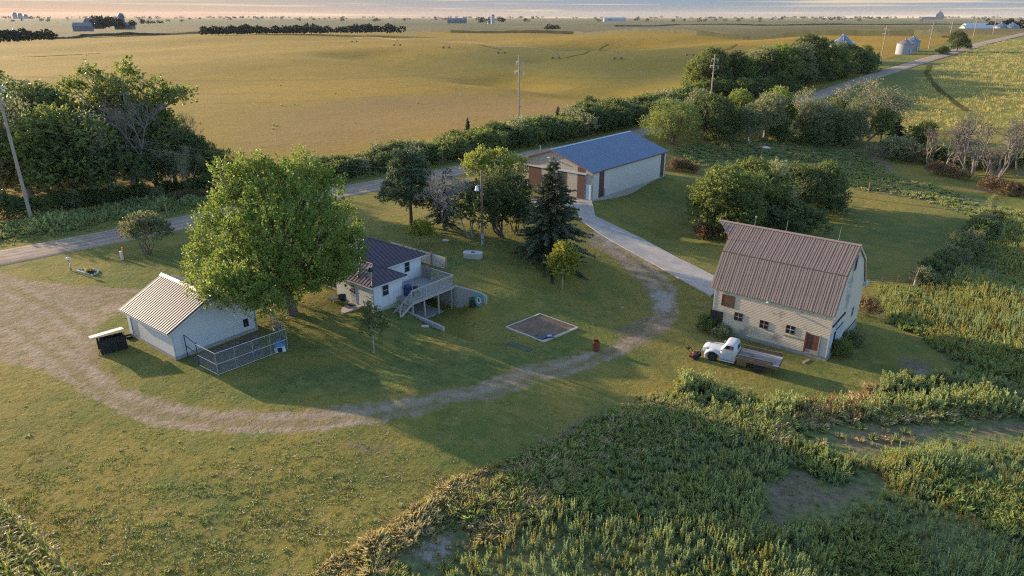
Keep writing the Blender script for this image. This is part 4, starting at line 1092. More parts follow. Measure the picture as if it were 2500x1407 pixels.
# ---------------------------------------------------------------- flatbed truck
def build_truck():
    base = Vector((16.55, 51.75, 0)); base.z = hz1(18.2, 51.2) - .02
    rt = thing('flatbed_truck', 'old white flatbed truck with round fenders and wooden stake bed by the barn', 'truck', base, R(-31))
    WP = simple('old_white_paint', (.44, .465, .49), .38, 0, .07, 2.5, 0, .5, (.52, .50, .46))
    YC = .95
    def ring(x, hw, z0, z1, k=14, p=2.6):
        o = []
        for i in range(k):
            q = 2 * math.pi * i / k; c_, s_ = math.cos(q), math.sin(q)
            o.append((x, YC + hw * math.copysign(abs(c_) ** (2 / p), c_), (z0 + z1) / 2 + (z1 - z0) / 2 * math.copysign(abs(s_) ** (2 / p), s_)))
        return o
    m = MB(); m.loft([ring(-.82, .20, .62, .92), ring(-.76, .34, .52, 1.08), ring(-.62, .43, .46, 1.20), ring(-.35, .50, .45, 1.28), ring(.1, .58, .45, 1.33), ring(.55, .66, .45, 1.36), ring(.95, .74, .45, 1.36)])
    m.build('hood', WP, rt, smooth_=True)
    def rrect(z, x0, x1, hw, r, k=5):
        o = []
        for cx_, cy_, a0 in ((x1 - r, hw - r, 0), (x0 + r, hw - r, 90), (x0 + r, -hw + r, 180), (x1 - r, -hw + r, 270)):
            for i in range(k): q = R(a0 + 90 * i / (k - 1)); o.append((cx_ + r * math.cos(q), YC + cy_ + r * math.sin(q), z))
        return o
    m = MB(); m.loft([rrect(.42, .78, 2.02, .80, .10), rrect(.8, .74, 2.06, .86, .14), rrect(1.28, .74, 2.06, .87, .2), rrect(1.40, .80, 2.05, .85, .22), rrect(1.78, 1.02, 1.98, .75, .26), rrect(1.90, 1.10, 1.92, .68, .28), rrect(1.965, 1.22, 1.82, .52, .28), rrect(1.98, 1.34, 1.72, .34, .18)])
    cab = m.build('cab', WP, rt, smooth_=True)
    for s in (-1, 1):
        y = YC + s * .862
        # side window follows the taper of the cab
        q = [(1.10, .845), (1.72, .845), (1.70, .775), (1.20, .775)]
        m = MB(); m.prism([(1.02, YC + s * .862, 1.42), (1.80, YC + s * .862, 1.42), (1.77, YC + s * .80, 1.72), (1.20, YC + s * .80, 1.72)], (0, s * -.06, 0)); wd = m.build('side_window', M_GLASS, cab)
        m = MB(); m.prism([(1.42, YC + s * .866, 1.43), (1.79, YC + s * .866, 1.43), (1.765, YC + s * .808, 1.68), (1.5, YC + s * .808, 1.68)], (0, s * -.06, 0)); m.build('seat_back', simple('red_seat', (.24, .06, .04), .7), cab)
        m = MB(); m.box(.80, 1.78, y - .008, y + .012, .50, .515); m.box(1.775, 1.785, y - .008, y + .012, .5, 1.4); m.box(1.62, 1.74, y - .01, y + .03, 1.14, 1.17); m.build('door_seam', simple('panel_gap', (.32, .34, .36), .6), cab)
        # front fender: rounded arch over the wheel running back to the running board
        rings = []
        for i in range(15):
            q = R(200 - i * 13.5); rad = .52
            cx_, cz_ = .15 + rad * math.cos(q) * 1.12, .42 + rad * math.sin(q) * 1.0
            if i > 11: cx_ += (i - 11) * .06
            o_ = Vector((math.cos(q), 0, math.sin(q)))
            c_ = Vector((cx_, YC + s * .66, cz_))
            rings.append([c_ + Vector((0, s * .25 * math.cos(w_), 0)) + o_ * (.145 * math.sin(w_) + .02) for w_ in np.linspace(0, 2 * math.pi, 12, endpoint=False)])
        m = MB(); m.loft(rings); m.build('fender', WP, rt, smooth_=True)
        m = MB(); m.box(.72, 1.98, YC + s * .72 - .22, YC + s * .72 + .22, .30, .37); m.build('running_board', WP, rt, bevel=.03)
        m = MB(); m.lathe([(.02, 0), (.11, .02), (.115, .12), (.05, .2)], n=14); h = m.build('headlight', simple('lamp_lens', (.72, .72, .68), .15), rt, smooth_=True); h.rotation_euler = (0, R(90), 0); h.location = (-.60, YC + s * .52, .98)
        for x, nm in ((.15, 'f'), (3.92, 'r')):
            r_ = .40 if nm == 'f' else .43
            wdt = .11 if nm == 'f' else .22; yy = YC + s * (.70 if nm == 'f' else .78)
            m = MB(); m.lathe([(r_ * .62, -wdt), (r_ * .93, -wdt * .95), (r_, -wdt * .5), (r_, wdt * .5), (r_ * .93, wdt * .95), (r_ * .62, wdt)], n=26)
            wo = m.build('wheel', simple('old_tyre', (.022, .023, .025), .85, 0, .3, 8, .3), rt, smooth_=True); wo.rotation_euler = (R(90), 0, 0); wo.location = (x, yy, r_ - .02)
            m = MB(); m.lathe([(r_ * .60, -.02), (r_ * .6, .03), (r_ * .3, .06), (r_ * .22, .03), (.05, .04)], (0, 0, wdt * .55), 18); m.lathe([(r_ * .6, -.02), (.05, .02)], (0, 0, -wdt * .6), 18)
            m.build('rim', simple('dark_rim', (.06, .065, .075), .5, .3), wo)
    m = MB(); m.prism([(.845, YC - .62, 1.41), (.845, YC + .62, 1.41), (1.02, YC + .54, 1.76), (1.02, YC - .54, 1.76)], (-.03, 0, .01)); m.build('windscreen', M_GLASS, cab)
    m = MB(); m.box(.82, .98, YC - .012, YC + .012, 1.42, 1.78); m.build('windscreen_post', WP, cab)
    m = MB(); m.prism([(2.052, YC - .45, 1.44), (2.052, YC + .45, 1.44), (2.0, YC + .42, 1.70), (2.0, YC - .42, 1.70)], (.02, 0, 0)); m.build('rear_window', M_GLASS, cab)
    m = MB()
    for i in range(5): m.box(-.85 + i * .008, -.72, YC - .34 - i * .02, YC + .34 + i * .02, .52 + i * .09, .57 + i * .09)
    m.build('grille', simple('grille_white', (.60, .60, .58), .45), rt)
    m = MB(); m.box(-.98, -.91, YC - .82, YC + .82, .42, .54); m.box(-.91, -.6, YC - .4, YC - .34, .44, .5); m.box(-.91, -.6, YC + .34, YC + .4, .44, .5); m.build('bumper', simple('grey_bumper', (.3, .3, .29), .5, .4), rt, bevel=.02)
    m = MB(); m.box(-.5, 5.2, YC - .42, YC - .32, .46, .60); m.box(-.5, 5.2, YC + .32, YC + .42, .46, .60); m.tube((3.92, YC - .8, .41), (3.92, YC + .8, .41), .06, n=8); m.box(2.2, 2.3, YC - .4, YC + .4, .48, .58); m.box(.15 - .04, .15 + .04, YC - .7, YC + .7, .34, .42); m.build('chassis', M_BLACK, rt)
    bedm = board_mat('bed_planks', (.27, .245, .24), .2, 'y', .1, (.26, .22, .2), .4, .15)
    m = MB(); m.box(2.15, 5.42, YC - 1.06, YC + 1.06, .93, .985)
    bed = m.build('bed', bedm, rt)
    m = MB(); m.box(2.15, 5.42, YC - 1.1, YC - 1.062, .76, .99); m.box(2.15, 5.42, YC + 1.062, YC + 1.1, .76, .99); m.box(5.422, 5.47, YC - 1.1, YC + 1.1, .76, .995); m.box(2.11, 2.148, YC - 1.1, YC + 1.1, .76, .995)
    m.box(2.15, 5.4, YC - .5, YC - .4, .68, .928); m.box(2.15, 5.4, YC + .4, YC + .5, .68, .928)
    BW = simple('brown_stake_wood', (.155, .105, .075), .8, 0, .3, 5, .3, .2, (.08, .06, .05)); m.build('bed_sill', BW, bed)
    for s in (-1, 1):
        y = YC + s * 1.04; m = MB(); x1 = 5.0 if s < 0 else 5.35
        m.box(2.18, x1, y - .015, y + .015, 1.02, 1.12); m.box(2.18, x1, y - .017, y + .017, 1.17, 1.28)
        m.box(2.18, x1, y - .05, y + .05, 1.282, 1.30)
        for x in (2.25, 3.6, x1 - .08): m.box(x - .03, x + .03, y - .045 * s - .02, y - .045 * s + .02, .985, 1.28)
        m.build('stake_side', BW, bed)
    m = MB(); m.box(2.2, 5.38, YC + .35, YC + .72, .987, .995); m.build('new_plank', simple('pale_plank', (.50, .36, .27), .75, 0, .12, 4), bed)
    m = MB(); m.box(3.0, 3.5, YC - .25, YC - .2, .987, 1.02); m.build('iron_bar', M_BLACK, bed)
    CHR = simple('dull_chrome', (.40, .41, .42), .3, .8)
    for s in (-1, 1):
        m = MB(); m.tube((.98, YC + s * .88, 1.30), (.90, YC + s * 1.10, 1.34), .014, n=6); m.lathe([(.01, -.02), (.08, 0), (.08, .03), (.01, .04)], (.90, YC + s * 1.12, 1.33), 10); m.build('wing_mirror', CHR, cab)
        m = MB(); m.box(1.55, 1.70, YC + s * .872 - .012, YC + s * .872 + .02, 1.12, 1.15); m.build('door_handle', CHR, cab)
        m = MB(); m.prism([(.98, YC + s * .872, 1.40), (1.84, YC + s * .872, 1.40), (1.84, YC + s * .868, 1.42), (.98, YC + s * .868, 1.42)], (0, s * .012, 0)); m.build('window_sill', simple('panel_gap', (.32, .34, .36), .6), cab)
    m = MB(); m.box(-.6, .9, YC - .012, YC + .012, 1.30, 1.385); m.build('bonnet_seam', simple('panel_gap', (.32, .34, .36), .6), rt)
    for i, (x, yy, l) in enumerate(((4.2, -.45, .9), (2.7, .1, .5))): m = MB(); m.box(x, x + l, YC + yy, YC + yy + .14, .987, 1.03 + .02 * i); m.build('loose_board', simple('grey_loose_board', (.24, .20, .17), .85, 0, .3, 5, .2), bed)
    m = MB(); m.box(2.2, 2.95, YC - 1.06, YC - .5, .36, .755); m.build('toolbox', simple('olive_box', (.13, .095, .04), .7, 0, .2, 4, .2), rt)
    return rt
build_truck()
# red garden tiller in front of the truck
p = G(1694, 874)
rt = thing('garden_tiller', 'rusty red garden tiller with black handles parked at the nose of the truck', 'tiller', tuple(p), R(-31))
RP = simple('faded_red', (.20, .045, .04), .6, .1, .3, 6, .1, .4, (.09, .04, .03))
m = MB(); m.lathe([(.1, .2), (.2, .25), (.22, .5), (.15, .62), (.05, .64)], (.05, -.1, 0), 14); m.box(-.3, .35, -.16, .12, .2, .32); m.build('engine', RP, rt)
m = MB(); m.box(-.36, .0, -.35, .3, .12, .36); m.build('tine_cover', RP, rt, bevel=.04)
for s in (-1, 1):
    m = MB(); m.lathe([(.12, -.06), (.26, -.05), (.28, 0), (.26, .05), (.12, .06)], n=18); o = m.build('wheel', simple('old_tyre', (.02, .02, .02), .8), rt); o.rotation_euler = (R(90), 0, 0); o.location = (.25, s * .36, .27)
    m = MB(); m.path([(-.1, s * .2, .4), (-.45, s * .27, .75), (-.75, s * .3, .92)], .025, 8); m.build('handle', M_BLACK, rt)
m = MB(); m.tube((-.5, -.28, .78), (-.5, .28, .78), .025); m.box(-.6, -.42, -.1, .1, .74, .86); m.build('crossbar', M_BLACK, rt); m = MB(); m.tube((.3, .3, .3), (.45, .36, 1.0), .05, .03); m.build('upright_lever', M_BLACK, rt)

# ---------------------------------------------------------------- yard things
# pen fence by the garage
def pen():
    pts = [G(487, 893), G(533, 917), G(703, 853), G(664, 800)]
    rt = thing('dog_pen', 'chain link dog pen with pipe frame behind the white garage', 'fence', tuple(pts[1]), 0)
    o = pts[1]
    M_NET = NT('chain_link'); t = M_NET; tr = t.n('ShaderNodeBsdfTransparent'); mx = t.n('ShaderNodeMixShader')
    v = t.obj(); w1 = t.n('ShaderNodeTexWave', wave_type='BANDS', bands_direction='DIAGONAL'); w1.inputs['Scale'].default_value = 3.0; t.t.links.new(v, w1.inputs['Vector'])
    f_ = t.math('ADD', t.math('MULTIPLY', t.step(w1.outputs['Fac'], .75, .95), .06), .07)
    t.fin((.42, .45, .48), .4, .6); t.t.links.new(f_, mx.inputs[0]); t.t.links.new(tr.outputs[0], mx.inputs[1]); t.t.links.new(t.b.outputs[0], mx.inputs[2]); t.t.links.new(mx.outputs[0], t.out.inputs['Surface'])
    H_ = 1.75
    for i in range(3):
        a, b = Vector(pts[i]) - o, Vector(pts[i + 1]) - o; L = (b - a).length; k = 1 if L < 3 else (2 if L < 4 else 4)
        up = Vector((0, 0, H_))
        m = MB(); m.tube(a + up, b + up, .028); m.tube(a + up * .5, b + up * .5, .022); m.tube(a + up * .04, b + up * .04, .02); m.build('rail', M_GALV, rt)
        for j in range(k + (i == 2)):
            c_ = a.lerp(b, j / k); m = MB(); m.tube(c_ - up * .05, c_ + up * 1.01, .034); m.build('post', M_GALV, rt)
        m = MB(); n_ = (b - a).cross(Vector((0, 0, 1))).normalized() * .003
        m.prism([a + up * .04, b + up * .04, b + up, a + up], n_); m.build('netting', M_NET.m, rt)
    # dark gate
    a, b = Vector(pts[0]) - o, G(459, 873) - o
    m = MB(); dkb = simple('dark_blue_pipe', (.035, .05, .075), .5, .3)
    for q in (.03, .5, 1): m.tube(a + Vector((0, 0, H_ * q + .05)), b + Vector((0, 0, H_ * q + .12)), .03)
    for q in (0, 1): c_ = a.lerp(b, q); m.tube(c_, c_ + Vector((0, 0, H_ + .1)), .035)
    m.build('gate', dkb, rt)
    fl = MB(); zz = [Vector((p.x, p.y, hz1(p.x, p.y) + .012)) for p in [G(*q) for q in [(462,876),(533,914),(700,851),(640,802),(628,812)]]]
    fl.prism([q - Vector((0, 0, .1)) for q in zz], (0, 0, .1)); struct(fl.build('pen_floor', simple('pen_dirt', (.17, .14, .115), .95, 0, .4, 1.5, .6, .1, (.2, .17, .14))))
pen()
p = G(684, 856)
rt = thing('dog_house', 'small white dog house with a blue roof in the corner of the pen', 'kennel', tuple(p), R(20))
m = MB(); m.loft([[(-.42, -.42, 0), (.42, -.42, 0), (.42, .42, 0), (-.42, .42, 0)], [(-.36, -.36, .5), (.36, -.36, .5), (.36, .36, .5), (-.36, .36, .5)]]); m.build('body', simple('kennel_white', (.48, .52, .56), .5), rt, bevel=.05)
m = MB(); m.loft([[(-.44, -.44, .5), (.44, -.44, .5), (.44, .44, .5), (-.44, .44, .5)], [(-.05, -.4, .85), (.05, -.4, .85), (.05, .4, .85), (-.05, .4, .85)]]); m.build('roof', simple('kennel_blue', (.05, .17, .38), .5), rt, bevel=.03)
m = MB(); m.box(-.17, .17, -.43, -.40, .05, .42); m.build('opening', M_BLACK, rt)
p = G(616, 866)
rt = thing('water_bowl', 'blue water bowl on the dirt floor of the pen', 'bowl', tuple(p)); m = MB(); m.lathe([(.2, 0), (.24, .12), (.2, .12), (.17, .04)], n=18); m.build('bowl', simple('blue_bowl', (.05, .12, .35), .4), rt)
# black lean-to box with white roof sheet
p = G(277, 853)
rt = thing('lean_to', 'low black plank lean-to with a slanting white roof panel left of the garage', 'shelter', tuple(p), R(39))
m = MB()
for i in range(9): m.box(-.92 + i * .205, -.73 + i * .205, -.62, -.58, 0, 1.22 - .02 * (i % 3))
m.build('plank_side', M_BLACK, rt)
m = MB(); m.box(-.92, .92, .56, .6, 0, 1.0); m.box(.88, .92, -.58, .56, 0, 1.1); m.build('plank_side', M_BLACK, rt)
m = MB(); m.prism([(-1.35, -.35, 1.40), (.95, -.55, 1.62), (.95, .8, 1.30), (-1.35, .75, 1.18)], (0, 0, .06)); m.build('roof_panel', simple('white_sheet_metal', (.50, .51, .52), .4, .2), rt)
for x in (-.85, .85): m = MB(); m.box(x - .04, x + .04, -.54, -.46, 0, 1.4); m.build('post', M_OLDWOOD, rt)
m = MB(); m.prism([(-1.15, -.5, 0), (-1.05, -.5, 0), (-.55, -.45, .95), (-.65, -.45, .95)], (0, .05, 0)); m.build('leaning_plank', simple('orange_plank', (.33, .17, .06), .8), rt)
p = G(315, 825)
rt = thing('feed_tub', 'black rubber tub on the ground beside the garage corner', 'tub', tuple(p)); m = MB(); m.lathe([(.26, 0), (.32, .2), (.28, .2), (.22, .05)], n=20); m.build('tub', M_BLACK, rt); m = MB(); m.lathe([(.2, .1), (.05, .13)], n=14); m.build('contents', M_OLDWOOD, rt)
# flower bed
p = G(205, 668)
rt = thing('flower_bed', 'half round flower bed edged with pale stones and a white board', 'flower bed', tuple(p), R(-30))
m = MB(); arc = [(1.25 * math.cos(q), .15 + .95 * math.sin(q), -.12) for q in np.linspace(R(-8), R(188), 14)]; m.prism(arc, (0, 0, .2)); m.build('soil', simple('dark_mulch', (.035, .025, .022), .95, 0, .4, 8, .6), rt)
m = MB(); m.box(-1.3, .25, -.06, .06, -.1, .16); m.build('edging_board', M_WHITE, rt)
m = MB(); m.box(.27, 1.2, -.04, .05, -.1, .13); m.build('edging_board', M_OLDWOOD, rt)
for i in range(13):
    q = R(-5 + i * 14.8); m = MB(); m.lathe([(.10, -.05), (.12, .04), (.10, .12), (.04, .15)], (1.36 * math.cos(q), .15 + 1.04 * math.sin(q), 0), 7); m.build('edging_stone', simple('pale_edging', (.46, .44, .42), .85, 0, .2, 8, .3), rt)
FLOWERBED = rt
p = G(173, 661)
rt = thing('yard_sign', 'weathered wooden yard sign post with a round white head beside the flower bed', 'sign', tuple(p), R(-38))
m = MB(); m.tube((0, 0, -.2), (-.04, 0, 1.15), .055, n=8); m.tube((.22, 0, -.2), (.2, 0, .95), .04, n=8); m.build('post', simple('sign_wood', (.33, .23, .18), .85, 0, .2, 6, .2), rt)
m = MB(); m.lathe([(.05, 0), (.17, .05), (.19, .16), (.14, .28), (.04, .32)], (-.05, 0, 1.1), 14); m.build('round_head', simple('sign_white', (.68, .66, .6), .7, 0, .2, 10), rt)
m = MB(); m.prism([(-.02, -.05, .25), (.2, -.05, .35), (.34, -.05, .85), (.1, -.05, .98)], (0, .04, 0)); m.build('board', simple('sign_board', (.55, .47, .42), .8), rt)
p = G(299, 634)
rt = thing('utility_pedestal', 'white utility pedestal with an orange marker post on the lawn near the road', 'pedestal', tuple(p), R(-35))
m = MB(); m.box(-.16, .16, -.12, .12, -.1, .92); m.build('cabinet', simple('pedestal_white', (.52, .53, .53), .5), rt, bevel=.03)
m = MB(); m.box(-.15, .17, .16, .22, -.1, 1.3); m.build('marker_post', simple('marker_orange', (.52, .13, .03), .6), rt, bevel=.02)
for px, py, lab, col in ((408, 524, 'small brown roadside post with a slanting yellow marker plate', (.45, .30, .10)), (122, 531, 'short orange and white marker stake in the verge beside the tall pole', (.55, .25, .15))):
    p = G(px, py); rt = thing('marker_post', lab, 'post', tuple(p), R(-40)); h = 1.35 if px > 200 else .8
    m = MB(); m.box(-.06, .06, -.05, .05, -.2, h); m.build('post', simple('post_wood', (.33, .22, .14), .85, 0, .2, 6) if px > 200 else simple('stake_white', (.6, .55, .5), .6), rt)
    m = MB(); m.prism([(-.15, -.06, h - .25), (.15, -.06, h - .15), (.15, -.06, h + .15), (-.15, -.06, h + .02)] if px > 200 else [(-.07, -.06, .1), (.07, -.06, .1), (.07, -.06, .4), (-.07, -.06, .4)], (0, -.02, 0)); m.build('plate', simple('plate_%d' % px, col, .6), rt)
# cistern lid
p = G(1155, 627)
rt = thing('concrete_cistern', 'grey elongated octagonal concrete cistern top with a round hole', 'cistern', tuple(p), R(-10))
pol = [(-1.05, -.3), (-.7, -.62), (.65, -.62), (1.05, -.28), (1.05, .3), (.65, .6), (-.7, .6), (-1.05, .28)]
m = MB(); m.prism([(x, y, -.3) for x, y in pol], (0, 0, .75)); m.build('body', M_CONCW, rt, bevel=.03)
m = MB(); m.prism([(x * 1.02, y * 1.02, .455) for x, y in pol], (0, 0, .05)); m.build('top_slab', simple('pale_concrete', (.47, .45, .42), .9, 0, .12, 2, .2), rt)
m = MB(); m.lathe([(.24, .5), (.22, .53), (.02, .53)], n=20); m.build('hole_disc', simple('hole_dark', (.06, .06, .06), .8), rt)  # dark disc stands in for the shaded inside of the hole
# sandbox
sb = [G(1236, 801), G(1318, 769), G(1410, 802), G(1325, 836)]
c_ = sum(sb, Vector()) / 4
rt = thing('sandbox', 'square wooden edged sandbox of dark sand sunk in the lawn', 'sandbox', tuple(c_))
q = [p - c_ for p in sb]
m = MB(); m.prism([Vector((p.x, p.y, p.z - .15)) for p in q], (0, 0, .26)); m.build('sand', simple('dirty_sand', (.20, .135, .09), .95, 0, .4, 1.1, .6, .1, (.07, .06, .055)), rt)
for i in range(4):
    a, b = q[i], q[(i + 1) % 4]; d = (b - a).normalized(); n_ = d.cross(Vector((0, 0, 1))) * .06
    m = MB(); m.prism([a - n_ + Vector((0, 0, -.2)), a + n_ + Vector((0, 0, -.2)), a + n_ + Vector((0, 0, .14)), a - n_ + Vector((0, 0, .14))], b - a); m.build('edging', simple('sandbox_timber', (.50, .43, .37), .8, 0, .15, 5, .2), rt)
p = G(1330, 824, .05)
rt = thing('crumpled_tarp', 'crumpled dark blue tarp lying in the near corner of the sandbox', 'tarp', (p.x, p.y, p.z + .08), R(10))
gx = np.linspace(-.85, .85, 16); gy = np.linspace(-.35, .35, 9); tx, ty = np.meshgrid(gx, gy); tz = .06 + .08 * np.sin(tx * 9 + ty * 5) * np.cos(ty * 11 - tx * 3) + rng.uniform(-.03, .03, tx.shape)
ti = np.arange(tx.size).reshape(tx.shape)
npmesh('sheet', np.stack([tx, ty, tz], -1).reshape(-1, 3), np.stack([ti[:-1, :-1], ti[:-1, 1:], ti[1:, 1:], ti[1:, :-1]], -1).reshape(-1, 4), simple('blue_tarp', (.06, .085, .14), .35, 0, .5, 4), rt, smooth_=True)
m = MB(); m.box(.2, .6, -.2, .1, .1, .16); m.build('torn_scrap', simple('pale_scrap', (.35, .38, .42), .5), rt)
# burn barrel, hydrant stub
p = G(1455, 856)
rt = thing('burn_barrel', 'rusty red brown burn barrel standing on the grass beside the track', 'barrel', tuple(p))
m = MB(); m.lathe([(.29, -.05), (.29, .28), (.31, .3), (.29, .32), (.29, .58), (.31, .6), (.29, .62), (.29, .92), (.27, .92), (.27, .5)], n=22); m.build('drum', M_RUST, rt, smooth_=True)
m = MB(); m.lathe([(.26, .55), (.05, .62)], n=12); m.build('ash', M_BLACK, rt)
m = MB(); m.box(-.31, -.27, -.05, .05, .8, .9); m.build('vent_flap', M_RUST, rt)
p = G(1516, 760)
rt = thing('water_hydrant', 'short grey yard hydrant standing in the grass near the track', 'hydrant', tuple(p)); m = MB(); m.tube((0, 0, -.1), (0, 0, .55), .05); m.tube((0, 0, .42), (.18, 0, .40), .035); m.build('standpipe', M_GALV, rt); m = MB(); m.tube((0, 0, .55), (.25, 0, .62), .02); m.build('lever', M_RUST, rt)
p = G(1268, 846)  # thin dark sheet laid over a darker patch of lawn
rt = thing('lawn_patch', 'flat dark patch on the lawn below the sandbox', 'mat', (p.x, p.y, p.z + .02), R(-32)); m = MB(); zz = [hz1(p.x + x * math.cos(R(-32)) - y * math.sin(R(-32)), p.y + x * math.sin(R(-32)) + y * math.cos(R(-32))) - p.z for x, y in ((-1.1, -.4), (1.1, -.4), (1.1, .4), (-1.1, .4))]
m.prism([(x, y, z) for (x, y), z in zip(((-1.1, -.4), (1.1, -.4), (1.1, .4), (-1.1, .4)), zz)], (0, 0, .03)); m.build('sheet', simple('mat_grey', (.075, .09, .055), .9, 0, .25, 2), rt)
p = G(1088, 588)
rt = thing('garden_stone', 'flat pale stone lying alone on the lawn behind the house', 'stone', tuple(p)); m = MB(); m.box(-.35, .35, -.18, .18, -.05, .12); m.box(-.2, .15, -.1, .12, .12, .17); m.build('stone', simple('pale_stone', (.5, .5, .48), .8), rt, bevel=.04)
for nm, px, py, lab in (('plank', 2025, 895, 'short plank lying in the weeds at the corner of the barn'),):
    p = G(1968, 883); rt = thing(nm, 'short bare plank lying on the grass by the barn door', 'plank', (p.x, p.y, p.z + .05), R(40)); m = MB(); m.box(-.5, .5, -.12, .12, -.05, .03); m.box(-.3, -.2, -.13, .13, .03, .06); m.build('board', simple('bare_plank', (.34, .25, .18), .85, 0, .2, 6, .2), rt)
# pipe gates right of the barn
M_GT = simple('rust_brown_gate_pipe', (.16, .10, .075), .7, .4, .3, 8)
ga, gb_ = G(2112, 705), G(2227, 700)
rt = thing('field_gate', 'brown pipe cattle gate between the barn and the white gate post', 'gate', tuple(ga))
d = gb_ - ga
m = MB()
for k in range(6): m.tube(Vector((0, 0, .25 + k * .23)), d + Vector((0, 0, .25 + k * .23)), .022, n=6)
m.build('bar', M_GT, rt)
m = MB()
for q in (.0, .33, .66, .98): m.tube(d * q + Vector((0, 0, .1)), d * q + Vector((0, 0, 1.45)), .03, n=6)
m.build('upright', M_GT, rt)
rt = thing('gate_post', 'white topped gate post at the hedge end of the pipe gate', 'post', tuple(G(2230, 702)))
m = MB(); m.tube((0, 0, -.3), (.05, 0, .9), .09, n=10); m.build('white_base', M_WHITE, rt); m = MB(); m.tube((.05, 0, .9), (.3, .1, 2.2), .08, .06, n=10); m.build('post', simple('post_wood_dark', (.16, .12, .09), .85, 0, .3, 6), rt)
p = G(2121, 470)
rt = thing('corner_post', 'brown wooden corner post at the far edge of the grass paddock', 'post', tuple(p)); m = MB(); m.tube((0, 0, -.3), (0, 0, 1.7), .16, n=8); m.build('post', simple('post_wood_dark', (.16, .12, .09), .85), rt); m = MB(); m.tube((0, 0, 1.2), (1.6, .3, .1), .07, n=6); m.build('brace', simple('post_wood_dark', (.16, .12, .09), .85), rt)
p = G(2160, 474)
rt = thing('field_gate', 'low pipe gate half hidden in weeds at the far paddock edge', 'gate', tuple(p), R(-25)); m = MB(); [m.tube((-2.2, 0, .4 + k * .3), (2.2, 0, .4 + k * .3), .03, n=6) for k in range(4)]; m.build('bar', M_GT, rt); m = MB(); [m.tube((x, 0, .2), (x, 0, 1.4), .035, n=6) for x in (-2.2, 0, 2.2)]; m.build('upright', M_GT, rt)
p = G(1863, 362)
rt = thing('white_sheet', 'white crumpled sheet lying in the green pasture beyond the shed', 'sheet', tuple(p), R(-10)); m = MB(); m.loft([[(-1.6, -.5, 0), (1.6, -.4, 0), (1.5, .5, 0), (-1.4, .4, 0)], [(-1.1, -.3, .3), (.9, -.2, .45), (.9, .3, .4), (-1, .2, .35)]]); m.build('cover', simple('white_tarp', (.62, .64, .66), .6), rt, bevel=.08)
# ---------------------------------------------------------------- power line
M_POLE = simple('weathered_pole', (.34, .28, .235), .85, 0, .2, 3, .25, .2, (.2, .16, .14))
M_ARM = simple('pole_crossarm', (.40, .36, .32), .8, 0, .15, 5)
M_INS = simple('teal_glass_insulator', (.22, .50, .46), .15, 0, .1, 9)
M_INSG = simple('grey_insulator', (.55, .56, .57), .3, 0, .1, 9)
POLE_TOPS = {}
def pole(key, base, h, label, group, ins=M_INSG, detail=True, rz=R(45.3)):
    rt = thing('utility_pole', label, 'utility pole', tuple(base), rz, group)
    m = MB(); m.path([(0, 0, -.5), (0, 0, h * .5), (0, 0, h)], [.23, .185, .13], 10); m.build('pole', M_POLE, rt, smooth_=True)
    for z, hw in ((h - 1.3, 1.0), (h - 3.1, 1.35)):
        m = MB(); m.box(.15, .27, -hw, hw, z - .07, z + .07); m.prism([(.2, -.05, z - .7), (.2, .05, z - .7), (.2, hw * .7, z - .06), (.2, hw * .7 - .1, z - .06)], (.03, 0, 0)); m.build('crossarm', M_ARM, rt)
        for s in (-1, 1):
            m = MB()
            for k in range(5): m.lathe([(.03, 0), (.13, .03), (.13, .07), (.03, .1)], (.2, s * (hw - .1), z - .16 - k * .14), 10)
            m.build('insulator', ins, rt)
    m = MB(); m.box(.14, .22, -.55, .55, h - 5.2, h - 5.1); m.build('crossarm', M_ARM, rt)
    POLE_TOPS[key] = (Vector(base), h, rz)
    return rt
GP = 'power line poles along the gravel road'
b0 = G(78, 541)
pole(0, b0, 19.5, 'nearest tall utility pole with teal insulators at the left edge of the road', GP, M_INS)
pdir = Vector((RDD[0], RDD[1], 0))
specs = [(1, 1267, 135, 'utility pole with two crossarms standing in the roadside brush behind the metal roofed shed'),
         (2, 1740, 132, 'utility pole in front of the dark tree grove beyond the shed'),
         (3, 1995, 92, 'slim utility pole standing in the gap of the grove below the round bin'),
         (4, 2155, 62, 'utility pole on the far road side left of the twin grain bins'),
         (5, 2268, 55, 'leaning utility pole between the twin grain bins and the lone tree'),
         (6, 2328, 48, 'distant utility pole with a crossarm beyond the lone roadside tree'),
         (7, 2385, 52, 'distant utility pole in front of the white far barn'),
         (8, 2432, 50, 'most distant utility pole near the two small silver bins')]
n0 = Vector((-pdir.y, pdir.x, 0))
for k, px, py, lab in specs:
    # where the vertical plane of the line is met
    r = ray(px, (py + 60) if k < 6 else py)
    tt = (b0.dot(n0)) / (r[0] * n0.x + r[1] * n0.y)
    P = Vector((r[0] * tt, r[1] * tt, 0)); P.z = hz1(P.x, P.y)
    rt_ = ray(px, py); q = math.hypot(P.x, P.y) / math.hypot(rt_[0], rt_[1]); top = HC + q * rt_[2]
    h = min(max(top - P.z, 11), 21)
    pole(k, P, h, lab, GP)
yb = G(1178, 600)
yp = thing('yard_light_pole', 'single wooden yard pole with a lamp between the spruces and the house', 'light pole', tuple(yb), 0)
m = MB(); m.path([(0, 0, -.4), (0, 0, 8.6)], [.17, .12], 10); m.build('pole', simple('brown_pole', (.22, .155, .12), .85, 0, .2, 3, .2, .2, (.3, .25, .2)), yp)
m = MB(); m.path([(0, 0, 6.7), (-.3, -.15, 6.95), (-.5, -.25, 6.9)], .035, 6); ar = m.build('lamp_arm', M_GALV, yp)
m = MB(); m.lathe([(.22, 0), (.26, .05), (.16, .35), (.12, .5), (.05, .55)], (-.5, -.25, 6.4), 16); m.build('lamp_head', simple('lamp_grey', (.62, .64, .68), .4, .2), yp, smooth_=True)
